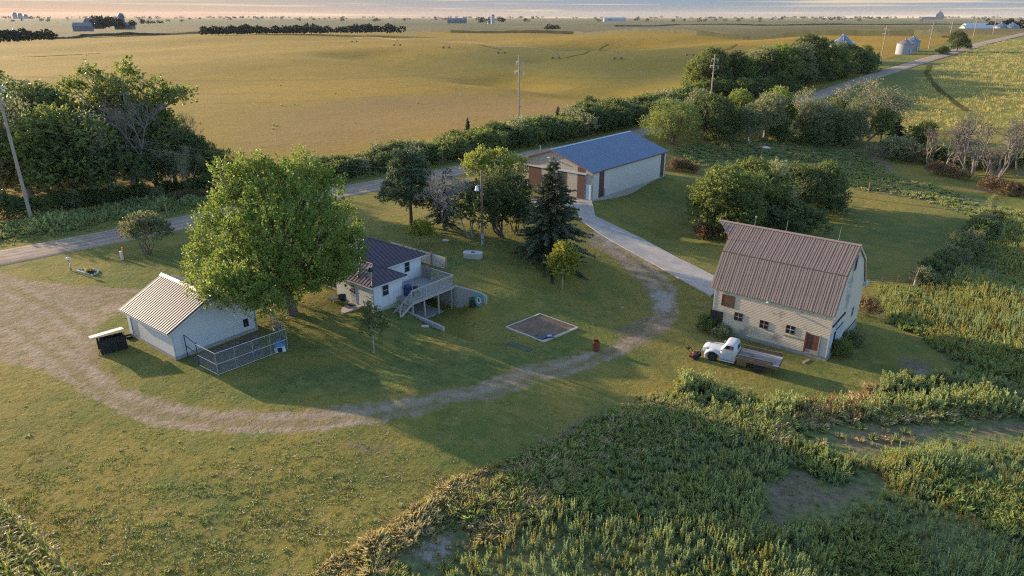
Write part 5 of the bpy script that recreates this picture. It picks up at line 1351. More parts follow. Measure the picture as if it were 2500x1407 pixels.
m = MB(); m.box(-.18, .18, -.3, -.12, .9, 1.5); m.box(-.12, .12, -.28, -.12, .2, .75); m.build('meter_box', simple('meter_grey', (.30, .31, .32), .5, .2), yp)
POLE_TOPS['y'] = (yb, 8.6, 0)
M_WIRE = simple('wire', (.16, .16, .16), .5, .5, 0, 1)
def sag(p, q, s, n=26): return [p.lerp(q, i / n) - Vector((0, 0, s * 4 * (i / n) * (1 - i / n))) for i in range(n + 1)]
def wire(p, q, s, label, group, r=.010):
    m = MB(); pts = sag(p, q, s); m.path(pts, r, 4); o = m.build('power_wire', M_WIRE); tag(o, label, 'wire', group)
def armpt(key, dz, off):
    b, h, rz = POLE_TOPS[key]; return b + Vector((-math.sin(rz) * off, math.cos(rz) * off, h - dz))
for dz, off, nm in ((1.9, -.9, 'upper wire on the road side'), (1.9, .9, 'upper wire on the field side'), (3.7, -1.25, 'middle wire on the road side'), (3.7, 1.25, 'middle wire on the field side'), (5.1, .5, 'lowest wire')):
    wire(armpt(0, dz, off), armpt(1, dz, off), 1.6, nm + ' between the nearest pole and the pole behind the shed', 'wires of the power line')
    wire(armpt(1, dz, off), armpt(2, dz, off), 1.6, nm + ' between the pole behind the shed and the grove pole', 'wires of the power line')
b, h, _ = POLE_TOPS[0]
for i, dz in enumerate((6.3, 7.4)):
    wire(b + Vector((.2, 0, h - dz)), yb + Vector((0, .1, 8.4 - i * .5)), 1.4, ('upper' if i == 0 else 'lower') + ' service wire from the nearest tall pole to the yard pole', 'service wires')

# ---------------------------------------------------------------- grain bins and far farmsteads
M_BIN = board_mat('corrugated_bin_steel', (.27, .285, .32), .35, 'z', .3, (.24, .23, .22), .3, .05)
M_BINR = simple('bin_roof_steel', (.17, .22, .31), .4, .5, .1, 1)  # galvanised steel with the blue of the sky put into its colour
M_BINR2 = simple('rusty_bin_roof', (.27, .19, .17), .6, .3, .3, .7)
def bin_(base, r, h, rh, label, group=None, roofmat=None, ladder=True):
    rt = thing('grain_bin', label, 'grain bin', tuple(base), R(30), group)
    m = MB(); m.lathe([(r, -.5), (r, h)], n=40); m.build('wall', M_BIN, rt, smooth_=True)
    m = MB(); m.lathe([(r + .2, h - .12), (r + .2, h - .02), (r * .12, h + rh), (r * .12, h + rh + .5), (.1, h + rh + .6)], n=40); ro = m.build('roof', roofmat or M_BINR, rt)
    m = MB()
    for i in range(10):
        q = 2 * math.pi * i / 10; m.tube((r * .95 * math.cos(q), r * .95 * math.sin(q), h + .2), (r * .13 * math.cos(q), r * .13 * math.sin(q), h + rh + .05), .07, n=4)
    m.build('roof_rib', M_GALV, ro)
    if ladder:
        m = MB(); q = R(-100); c_, s_ = math.cos(q), math.sin(q)
        for o in (-.25, .25): m.tube(((r + .2) * c_ - s_ * o, (r + .2) * s_ + c_ * o, 0), ((r + .2) * c_ - s_ * o, (r + .2) * s_ + c_ * o, h + .6), .05, n=4)
        m.build('ladder', M_GALV, rt)
        m = MB(); m.box((r + .05) * c_ - .5, (r + .05) * c_ + .5, (r + .0) * s_ - .1, (r + .1) * s_, .4, 2); m.build('door', simple('bin_door', (.62, .63, .64), .5, .3), rt)
    return rt
def atr(px, d, py=55):
    """ground point under a pixel column at a ground distance"""
    r = ray(px, py); k = d / math.hypot(r[0], r[1]); x, y = r[0] * k, r[1] * k
    return Vector((x, y, hz1(x, y)))
p = G(2200, 132); dd = math.hypot(p.x, p.y); dd = min(dd, 420)
p = atr(2206, dd, 130); k_ = dd / F * 1.06
bin_(p, 14.5 * k_, 19 * k_, 7 * k_, 'nearer grain bin of the pair by the far road with a rusty roof', 'grain bins by the far road', M_BINR2)
p = atr(2224, dd + 12, 130); bin_(p, 13 * k_, 21 * k_, 6 * k_, 'farther grain bin of the pair by the far road with a silver roof', 'grain bins by the far road')
p = atr(2056, 330, 115); k_ = 330 / F * 1.05
bin_(p, 24 * k_, max((HC - p.z) - 330 * math.tan(math.atan((103 - CY) / F) + TH) , 6), 17 * k_, 'large round bin with a metal roof tinted sky blue rising above the dark grove')
for px, lab in ((2443, 'left one of two small silver bins near the white barns on the skyline'), (2470, 'right one of two small silver bins near the white barns on the skyline')):
    p = atr(px, 640, 72); k_ = 640 / F * 1.05; p.z = HC - 640 * math.tan(TH + math.atan((74 - CY) / F))
    bin_(p, 11.5 * k_, 11 * k_, 5.5 * k_, lab, 'small bins on the skyline', None, False)
def farbarn(px, py, d, w, dp, h, rh, label, wall, roof, rz=0, cat='barn', sink=3):
    p = atr(px, d); p.z = HC - d * math.tan(TH + math.atan((py - CY) / F))
    rt = thing('far_barn', label, cat, tuple(p), rz)
    m = MB(); m.prism([(-w / 2, -dp / 2, -sink), (-w / 2, dp / 2, -sink), (-w / 2, dp / 2, h), (-w / 2, 0, h + rh), (-w / 2, -dp / 2, h)], (w, 0, 0)); m.build('wall', wall, rt)
    m = MB(); k = rh / (dp / 2)
    for s in (-1, 1): roof_slab(m, [(-w / 2 - .4, s * (dp / 2 + .5), h - .5 * k + .15), (w / 2 + .4, s * (dp / 2 + .5), h - .5 * k + .15), (w / 2 + .4, 0, h + rh + .15), (-w / 2 - .4, 0, h + rh + .15)][::1 if s < 0 else -1], .15)
    m.build('roof', roof, rt)
    m = MB(); m.box(-w * .3, -w * .3 + w * .16, -dp / 2 - .05, -dp / 2, 0, h * .8); m.build('door', simple('far_door', (.18, .19, .21), .7), rt)
FW, FR = simple('far_white_wall', (.38, .39, .40), .7), simple('far_white_roof', (.46, .47, .48), .6)
FG, FGR = simple('far_grey_wall', (.115, .125, .145), .7), simple('far_grey_roof', (.15, .165, .19), .55)
farbarn(2393, 71.5, 660, 24, 9, 2.4, 2.0, 'long white barn with a pale roof beside the small silver bins', FW, FR, R(-4))
farbarn(2386, 65.5, 720, 19, 9, 2.2, 1.9, 'second white barn just behind the long white barn', FW, FR, R(-4))
farbarn(200, 67, 1150, 22, 12, 4, 4, 'grey roofed barn at the left end of the distant farmstead', FG, FGR, R(15))
farbarn(228, 62, 1200, 20, 14, 6, 5, 'large gabled barn in the middle of the distant farmstead', FG, FGR, R(60))
farbarn(303, 64, 1200, 24, 12, 3.5, 3, 'low pale shed at the right end of the distant farmstead', FG, FGR, R(5))
farbarn(1116, 54, 1800, 46, 16, 5, 4, 'long low shed on the middle skyline', FG, FGR, R(3))
farbarn(1500, 50, 2100, 60, 16, 5, 3, 'pale long shed far behind the little dark field grove', FW, FR, 0)
def silo(px, py, d, r, h, label, group=None, mat=FW):
    p = atr(px, d); p.z = HC - d * math.tan(TH + math.atan((py - CY) / F))
    rt = thing('silo', label, 'silo', tuple(p), 0, group)
    m = MB(); m.lathe([(r, -3), (r, h)], n=18); m.build('wall', mat, rt, smooth_=True)
    m = MB(); m.lathe([(r * 1.03, h), (r * .7, h + r * .6), (.1, h + r * .8)], n=18); m.build('dome', FGR, rt, smooth_=True)
for px, h, lab in ((40, 20, 'left and tallest of three far silos at the left skyline'), (53, 16, 'middle one of three far silos at the left skyline'), (66, 10, 'right and lowest of three far silos at the left skyline')): silo(px, 43, 2600, 6, h * .5, lab, 'far silos')
silo(1203, 56, 1750, 4.5, 15, 'pale far silo beside dark trees on the middle skyline'); silo(1194, 56, 1760, 4, 10, 'shorter far silo left of the pale one on the middle skyline')
silo(298, 62, 1210, 4, 15, 'silo behind the trees of the distant farmstead', None, FG)
# grain elevator on the horizon
p = atr(2291, 6500); rt = thing('grain_elevator', 'hazy grain elevator block on the right skyline', 'elevator', (p.x, p.y, 0), R(-25))
m = MB(); m.loft([[(-26, -20, -20), (26, -20, -20), (26, 20, -20), (-26, 20, -20)], [(-26, -20, 36), (26, -20, 30), (26, 20, 30), (-26, 20, 36)], [(-12, -10, 54), (10, -10, 54), (10, 10, 54), (-12, 10, 54)]]); m.build('house', FG, rt)
m = MB(); m.box(-3, 3, -3, 3, 54, 66); m.build('headhouse', FG, rt)
m = MB(); m.box(-120, -26.5, -14, 14, -20, 20); m.build('annex', FG, rt)
# centre pivot irrigation crossing the bean field
tow = [(865, 103), (970, 112), (1090, 118), (1225, 131), (1357, 143), (1508, 144), (1684, 136)]
tp = [G(*q) for q in tow]; o = tp[3]
rt = thing('irrigation_pivot', 'long thin centre pivot irrigation line on wheels crossing the golden field', 'irrigation rig', tuple(o))
hp = 3.6
for i in range(len(tp) - 1):
    a, b = tp[i] - o + Vector((0, 0, hp)), tp[i + 1] - o + Vector((0, 0, hp)); m = MB()
    N = 10; prev = None
    for k in range(N + 1):
        q = a.lerp(b, k / N) + Vector((0, 0, 1.1 * math.sin(math.pi * k / N)))
        if prev: m.tube(prev, q, .075, n=5)
        prev = q
    m.build('span', simple('pivot_pipe', (.30, .29, .27), .6, .3), rt)
for q in tp:
    c = q - o; m = MB()
    for s in (-1, 1):
        m.tube(c + Vector((0, 0, hp)), c + Vector((s * 1.9, s * .6, .5)), .07, n=5)
        m.tube(c + Vector((s * 1.9, s * .6, .35)) - Vector((0, .25, 0)), c + Vector((s * 1.9, s * .6, .35)) + Vector((0, .25, 0)), .65, n=12)
    m.tube(c + Vector((-1.9, -.6, .6)), c + Vector((1.9, .6, .6)), .07, n=5)
    m.build('wheel_tower', simple('pivot_dark', (.13, .12, .11), .7), rt)
# ---------------------------------------------------------------- foliage kit
def unit(v): return v / (np.linalg.norm(v, axis=-1, keepdims=True) + 1e-9)
def leaves_mesh(C, U, W2, ln, wd):
    """one diamond leaf per row: centre, length axis, width axis"""
    n = len(C); ln = np.broadcast_to(ln, (n,))[:, None]; wd = np.broadcast_to(wd, (n,))[:, None]
    V = np.stack([C - U * ln * .5, C + W2 * wd * .5, C + U * ln * .5, C - W2 * wd * .5], 1).reshape(-1, 3)
    return V, np.arange(n * 4).reshape(-1, 4)
def crown_leaves(r, lobes, shoots, K, leaf, L=.8, upb=.45, bottom=-.55, inner=.25, droop=0., wr=.6):
    lobes = np.array(lobes, float)
    area = (lobes[:, 3] * lobes[:, 4] + lobes[:, 3] * lobes[:, 5] + lobes[:, 4] * lobes[:, 5]); pr = area / area.sum()
    li = r.choice(len(lobes), shoots, p=pr)
    d = unit(r.normal(size=(shoots, 3))); low = d[:, 2] < bottom; d[low, 2] *= -1
    rad = np.where(r.random(shoots) < inner, r.uniform(.35, .8, shoots), r.uniform(.80, 1.03, shoots))
    c = lobes[li, :3]; rr = lobes[li, 3:6]
    p = c + d * rr * rad[:, None]
    keep = np.ones(shoots, bool)
    for k, lb in enumerate(lobes):
        q = np.linalg.norm((p - lb[:3]) / lb[3:6], axis=1); keep &= ~((q < .62) & (li != k) & (r.random(shoots) < .8))
    p, d = p[keep], d[keep]; n = len(p)
    sd_ = unit(d * .75 + np.array([0, 0, upb - droop]) + r.normal(size=(n, 3)) * .35)
    tt = r.random((n, K)); LL = L * r.uniform(.6, 1.25, n)[:, None]
    C = p[:, None] + sd_[:, None] * (tt * LL)[..., None] + r.normal(size=(n, K, 3)) * .16 * L * (1.2 - tt)[..., None]
    U = unit(sd_[:, None] * .7 + r.normal(size=(n, K, 3)) * .75 + np.array([0, 0, -.15 - droop]))
    W2 = unit(np.cross(U, unit(r.normal(size=(n, K, 3)) + np.array([0, 0, .5]) + d[:, None] * .4)))
    tint = np.clip(r.random((n, 1)) ** 1.3 * .7 + r.random((n, K)) * .35 + (d[:, 2:3] * .12), 0, 1)
    m = n * K
    V, Q = leaves_mesh(C.reshape(m, 3), U.reshape(m, 3), W2.reshape(m, 3), leaf * r.uniform(.7, 1.25, m), leaf * wr * r.uniform(.7, 1.2, m))
    return V, Q, np.repeat(tint.ravel(), 4)
def trunk_mb(r, base_r, top, lobes, ntop=None, stems=1, n=7, spread=.35):
    m = MB(); top = Vector(top)
    for s in range(stems):
        b = Vector((0, 0, -.4)) if stems == 1 else Vector((r.uniform(-.3, .3) * spread * 3, r.uniform(-.3, .3) * spread * 3, -.4))
        tp_ = top if stems == 1 else top + Vector((r.uniform(-1, 1) * spread * 3, r.uniform(-1, 1) * spread * 3, 0))
        k = 1 / math.sqrt(stems)
        mid = b.lerp(tp_, .5) + Vector((r.uniform(-.12, .12), r.uniform(-.12, .12), 0)) * base_r * 4
        m.path([b, Vector((b.x * .8, b.y * .8, .25)), mid, tp_], [base_r * 1.35 * k, base_r * k, base_r * .85 * k, base_r * .7 * k], n)
        for i, lb in enumerate(lobes):
            if stems > 1 and i % stems != s: continue
            e = Vector(lb[:3]) + Vector((0, 0, lb[5] * .3)); c1 = tp_.lerp(e, .5) + Vector((r.uniform(-.3, .3), r.uniform(-.3, .3), r.uniform(-.1, .3)))
            m.path([tp_ - Vector((0, 0, r.uniform(0, .3) * top.z)), c1, e], [base_r * .45 * k, base_r * .28 * k, base_r * .08], 5)
            for q in range(3):
                e2 = Vector(lb[:3]) + Vector((r.uniform(-1, 1) * lb[3], r.uniform(-1, 1) * lb[4], r.uniform(-.5, 1) * lb[5])) * .85
                m.path([c1, c1.lerp(e2, .5) + Vector((0, 0, .15)), e2], [base_r * .2 * k, base_r * .13 * k, base_r * .04], 4)
    return m
M_BARK = simple('bark_grey_brown', (.13, .10, .08), .9, 0, .3, 5, .5)
M_BARKP = simple('bark_pale', (.33, .29, .255), .9, 0, .25, 4, .4, .2, (.2, .17, .15))
M_BARKD = simple('bark_dark', (.06, .047, .038), .9, 0, .3, 5, .4)
LF = dict(
 maple=leafmat('leaf_maple', (.050, .090, .016), (.125, .175, .040), (.27, .34, .055), .34),
 green=leafmat('leaf_mid_green', (.040, .066, .022), (.135, .165, .050), (.27, .31, .06), .37),
 dark=leafmat('leaf_dark_green', (.026, .046, .020), (.088, .115, .042), (.18, .22, .05), .33),
 olive=leafmat('leaf_grey_olive', (.065, .080, .040), (.195, .205, .100), (.29, .30, .12), .35),
 bright=leafmat('leaf_bright_green', (.05, .088, .018), (.165, .205, .050), (.34, .38, .07), .40),
 yellow=leafmat('leaf_yellow_green', (.08, .095, .014), (.21, .225, .042), (.40, .40, .06), .36),
 needle=leafmat('needle_dark', (.028, .040, .024), (.088, .102, .056), (.09, .11, .05), .15),
 pine=leafmat('needle_pine', (.032, .056, .028), (.105, .142, .068), (.15, .19, .07), .2),
 brown=leafmat('leaf_brown', (.070, .045, .022), (.18, .125, .06), (.22, .14, .06), .25),
 grey=leafmat('twig_grey', (.13, .11, .095), (.26, .225, .19), (.1, .08, .07), .05))
def make_tree(name, label, cat, seed, lobes, shoots, K, leaf, mat, trunk=(.22, (0, 0, 2.5)), stems=1, bark=None, group=None, **kw):
    r = np.random.default_rng(seed)
    rt = thing(name, label, cat, (0, 0, 0), 0, group)
    V, Q, tint = crown_leaves(r, lobes, shoots, K, leaf, **kw)
    npmesh('crown', V, Q, mat, rt, {'tint': tint})
    trunk_mb(r, trunk[0], trunk[1], lobes, stems=stems).build('trunk', bark or M_BARK, rt)
    return rt
def rlobes(r, n, R_, H0, H1, rad, flat=.8):
    """lobes spread through a rounded crown between heights H0 and H1"""
    o = []
    for i in range(n):
        q = 2 * math.pi * (i / n + r.uniform(-.1, .1)) * 2.4; z = H0 + (H1 - H0) * ((i + .5) / n)
        w_ = math.sin(math.pi * np.clip(((i + .5) / n) * .8 + .18, 0, 1)) ** .7
        rr = R_ * w_ * r.uniform(.45, 1.0)
        s = rad * r.uniform(.75, 1.25)
        o.append((rr * math.cos(q), rr * math.sin(q), z, s, s, s * flat))
    return o
def spruce(name, label, cat, seed, H_, R_, mat, gap=.0, lvl=26, z0=.4, group=None, dead=0, power=.85, dense=1.0):
    r = np.random.default_rng(seed); rt = thing(name, label, cat, (0, 0, 0), 0, group)
    C, U, Wd, LN, T = [], [], [], [], []
    m = MB(); m.path([(0, 0, -.4), (0, 0, H_ * .5), (0, 0, H_)], [.024 * H_ + .03, .015 * H_, .015], 7)
    for i in range(lvl):
        f = i / (lvl - 1); z = z0 + (H_ - z0) * f ** .92
        Rl = R_ * (1 - f) ** power + .12
        nb = int(5 + 7 * (1 - f))
        for k in range(nb):
            q = r.uniform(0, 2 * math.pi); L = Rl * r.uniform(.45, 1.15); dr = r.uniform(-.28, .02) - .1 * (1 - f)
            dv = np.array([math.cos(q), math.sin(q), dr + .25 * f])
            b0 = np.array([0, 0, z + r.uniform(-.3, .3)])
            m.path([tuple(b0), tuple(b0 + dv * L * .9)], [.008 + .012 * L, .006], 3)
            if f > 1 - dead and r.random() < .8: continue
            nt = max(4, int(L * 12 * dense))
            for j in range(nt):
                g = (j + r.random()) / nt
                if g < .12: continue
                p = b0 + dv * L * g + np.array([0, 0, -.22 * g * g * L * .3])
                for s in (-1, 1, 0):
                    sd_ = np.array([-math.sin(q), math.cos(q), 0]) * s
                    u = unit(dv * .75 + sd_ * r.uniform(.5, 1.1) + r.normal(size=3) * .25 + np.array([0, 0, r.uniform(-.35, .15)]))
                    l_ = (.30 + .28 * (1 - g)) * r.uniform(.7, 1.25) * (.6 + .4 * min(1, L))
                    C.append(p + u * l_ * .45); U.append(u); LN.append(l_); T.append(r.random() * .6 + .4 * g)
                    Wd.append(unit(np.cross(u, unit(r.normal(size=3) * .5 + np.array([0, 0, 1.])))))
    C, U, Wd, LN = map(np.array, (C, U, Wd, LN))
    V, Q = leaves_mesh(C, U, Wd, LN, LN * .42)
    npmesh('crown', V, Q, mat, rt, {'tint': np.repeat(np.clip(T, 0, 1), 4)})
    m.build('trunk', M_BARKD, rt)
    return rt
def bare_tree(name, label, cat, seed, H_, mat, spread=.5, stems=1, levels=5, twig=True, group=None, leaf=None, r0=None):
    r = np.random.default_rng(seed); rt = thing(name, label, cat, (0, 0, 0), 0, group)
    m = MB(); tips = []
    def grow(p, d, L, rad, lv):
        n = 3 if lv < 2 else 2
        pts = [p]; dd = d
        for i in range(n):
            dd = unit(dd + r.normal(size=3) * .16 + np.array([0, 0, .05])); pts.append(pts[-1] + dd * L / n)
        rr = [rad * (1 - .35 * i / n) for i in range(n + 1)]
        m.path([tuple(q) for q in pts], rr, 6 if lv < 2 else (4 if lv < 4 else 3))
        if lv >= levels: tips.append(pts[-1]); return
        for k in range(r.integers(2, 4) + (1 if lv >= 2 else 0)):
            e = pts[-1] if k < 2 else pts[r.integers(1, n + 1)]
            nd = unit(dd + unit(r.normal(size=3)) * (spread + .12 * lv) + np.array([0, 0, .18 - .03 * lv]))
            grow(e, nd, L * r.uniform(.58, .82), max(rad * .60, .012), lv + 1)
    for s in range(stems):
        a = r.uniform(0, 6.28); tl = .38 if stems > 1 else .06
        grow(np.array([.25 * math.cos(a) * (stems > 1), .25 * math.sin(a) * (stems > 1), -.3]), unit(np.array([math.cos(a) * tl, math.sin(a) * tl, 1.])), H_ * .32, (r0 or H_ * .026) / math.sqrt(stems), 0)
    m.build('trunk', mat, rt)
    if leaf:
        n, sz, lm = leaf; tips = np.array(tips); k = r.integers(0, len(tips), n); C = tips[k] + r.normal(size=(n, 3)) * H_ * .03
        U = unit(r.normal(size=(n, 3))); W2 = unit(np.cross(U, r.normal(size=(n, 3)))); V, Q = leaves_mesh(C, U, W2, sz * r.uniform(.6, 1.2, n), sz * .5)
        npmesh('crown', V, Q, lm, rt, {'tint': np.repeat(r.random(n), 4)})
    return rt
def put(rt, px, py, rz=0, s=1.0, sink=0.0):
    p = G(px, py); rt.location = (p.x, p.y, p.z - sink); rt.rotation_euler = (0, 0, rz); rt.scale = s if isinstance(s, (tuple, list)) else (s, s, s); return p

# ---------------------------------------------------------------- the big maple
r = np.random.default_rng(11)
mp_l = []
base = G(715, 766)
def mp(px, py, dy, rad, rz_=None):
    """lobe seen at a pixel, dy metres in front of (-) or behind (+) the trunk"""
    d = ray(px, py); k = (base.y + dy) / d[1]; mp_l.append((d[0] * k - base.x, dy, HC + d[2] * k - base.z, rad * .9, rad * .9, (rz_ or rad * .75)))
for a in ((580,460,1.5,1.5),(640,440,2,1.5),(700,455,1,1.6),(745,440,2.5,1.5),(560,515,0,1.8),(650,505,-1,2.0),(740,505,-.5,1.9),(800,490,2,1.5),(525,575,-.5,1.7),(600,575,-3,2.0),
          (690,575,-3.5,2.2),(780,570,-2,2.0),(832,555,1,1.6),(848,620,0,1.5),(505,650,-1,1.7),(570,655,-3.5,1.8),(655,655,-4.6,2.0),(745,655,-4.2,1.9),(815,655,-2.2,1.7),(845,645,.3,1.25),(832,672,-1.2,1.0),(852,615,.2,1.3),(805,672,-2.5,1.1),
          (488,700,-5.5,1.0),(540,712,-7,1.2),(600,705,-7.2,1.3),(650,722,-7.2,1.2),(700,715,-4.6,1.2),(590,700,1,1.8),(745,700,-3.6,1.1),(790,688,-2.3,1.0),(700,690,2.5,1.9),(765,688,3,1.3),(600,610,3.5,2.1),(700,540,5,2.2),(780,610,4,2.1),(640,520,4.5,1.9),
          (585,748,-7.6,.75),(625,755,-7.6,.7),(665,752,-7.2,.75),(505,732,-6.6,.7),(560,738,-7.4,.7),(530,690,-6.5,1.1),(575,690,-6.8,1.2),(540,425,1,.8),(585,412,2,.9),(630,405,3,.8),(690,415,2.5,.8),(735,398,4,.8),(775,425,3,.8),(815,445,2.5,.7),(505,540,-.2,.8),(850,510,1.5,.7),(870,585,.5,.7),(480,620,-.5,.7)): mp(*a)
rt = make_tree('maple_tree', 'huge bright green maple shading the house and garage', 'tree', 21, mp_l, 4000, 22, .21, LF['maple'], (.48, (-.5, 0, 3.4)), L=.95, upb=.75, inner=.10, bottom=-.8)
rt.location = tuple(base)
# small trees of the yard
def lob(*a): return list(a)
rt = make_tree('willow_shrub', 'round multi stemmed grey green shrub tree standing alone by the road', 'tree', 31, [(0,0,3.0,1.6,1.6,1.3),(-1.2,.2,2.6,1.2,1.2,1.1),(1.3,0,2.6,1.3,1.3,1.0),(.3,-1,2.8,1.2,1.2,1.1),(0,1,2.9,1.2,1.2,1.1),(1.9,.3,2.4,.7,.7,.6)], 900, 14, .20, LF['olive'], (.20, (.0, 0, 1.2)), stems=5, L=.7, upb=.75); put(rt, 363, 621, 0, 1.0)
rt = make_tree('sapling', 'slender yellow green young tree alone on the lawn left of the track', 'tree', 32, [(0,0,3.6,.95,.95,1.1),(-.5,0,2.6,1.0,1.0,.9),(.6,.2,2.8,.95,.95,.9),(0,-.5,2.1,1.0,1.0,.7),(.9,0,3.4,.6,.6,.7)], 620, 12, .22, LF['yellow'], (.07, (0, 0, 1.6)), L=.55, bark=M_BARKP); put(rt, 1373, 705, 0, 1.02)
rt = make_tree('sapling', 'small yellowing ornamental tree on the lawn behind the house roof', 'tree', 33, [(0,0,1.9,.95,.95,.8),(-.6,0,1.6,.7,.7,.6),(.6,.1,1.7,.75,.75,.65)], 330, 11, .20, LF['yellow'], (.06, (0, 0, .9)), L=.5); put(rt, 1028, 602, 0, 1.05)
rt = make_tree('sapling', 'thin young tree with sparse dark leaves and a white trunk guard near the patio', 'tree', 34, [(0,0,3.4,.7,.7,.9),(.35,0,2.7,.85,.85,.8),(-.3,.2,2.4,.7,.7,.6),(.5,.1,2.1,.7,.7,.5),(-.1,0,4.0,.5,.5,.6)], 260, 10, .17, LF['dark'], (.06, (0, 0, 1.8)), L=.55, bark=M_BARKP); put(rt, 914, 862, 0, .9)
r_ = np.random.default_rng(41); pl_ = []
for i in range(34):
    f = (i + .5) / 34; z = 2.7 + 6.3 * f; q = i * 2.4; w_ = 2.9 * (1 - .72 * f) * (.55 + .45 * min(1, f * 5)) * r_.uniform(.75, 1.1); s_ = .85 * (1 - .35 * f); pl_.append((w_ * math.cos(q), w_ * math.sin(q), z, s_, s_, s_ * .62))
rt = make_tree('pine_tree', 'broad dark pine with a visible trunk left of the bare grey tree', 'tree', 41, pl_, 1700, 18, .30, LF['pine'], (.21, (0, 0, 4.5)), L=.55, upb=.35, wr=.26, bark=M_BARKD); put(rt, 1004, 548, 0, (1.18, 1.18, 1.0))
rt = spruce('spruce_tree', 'thin spruce with a dead bare top between the pine and the bare tree', 'tree', 42, 9.4, 2.7, LF['needle'], lvl=20, z0=1.2, dead=.50, power=.6, dense=.5); put(rt, 1087, 562)
rt = spruce('spruce_tree', 'largest dark spruce standing in front of the machine shed doors', 'tree', 43, 11.0, 5.0, LF['needle'], lvl=46, z0=.3, power=.78, dense=1.35); put(rt, 1345, 636)
rt = bare_tree('dead_tree', 'bare grey dead tree between the thin spruce and the yard pole', 'tree', 51, 7.6, simple('dead_twig_grey', (.30, .27, .245), .9), .75, 3, 6, r0=.15); put(rt, 1156, 582, 2.4, 1.15)
rt = make_tree('shade_tree', 'bright green round tree rising behind the yard pole', 'tree', 35, rlobes(np.random.default_rng(5), 10, 3.6, 2.6, 5.6, 1.6), 1050, 14, .27, LF['bright'], (.2, (0, 0, 2.2)), L=.8); put(rt, 1192, 478, .4, 1.0)
rt = make_tree('shade_tree', 'dark several stemmed tree just right of the yard pole', 'tree', 36, rlobes(np.random.default_rng(6), 12, 2.9, 2.0, 6.2, 1.7), 1450, 14, .25, LF['dark'], (.26, (0, 0, 2.0)), stems=5, L=.8); put(rt, 1222, 580, .2, (1.25, 1.25, 1.05))
rt = make_tree('shade_tree', 'smaller dark tree with thin leaning stems left of the big spruce', 'tree', 37, rlobes(np.random.default_rng(8), 6, 1.8, 1.8, 4.4, 1.2), 520, 13, .23, LF['dark'], (.15, (0, 0, 1.6)), stems=3, L=.7); put(rt, 1262, 572, 1.2, 1.0)

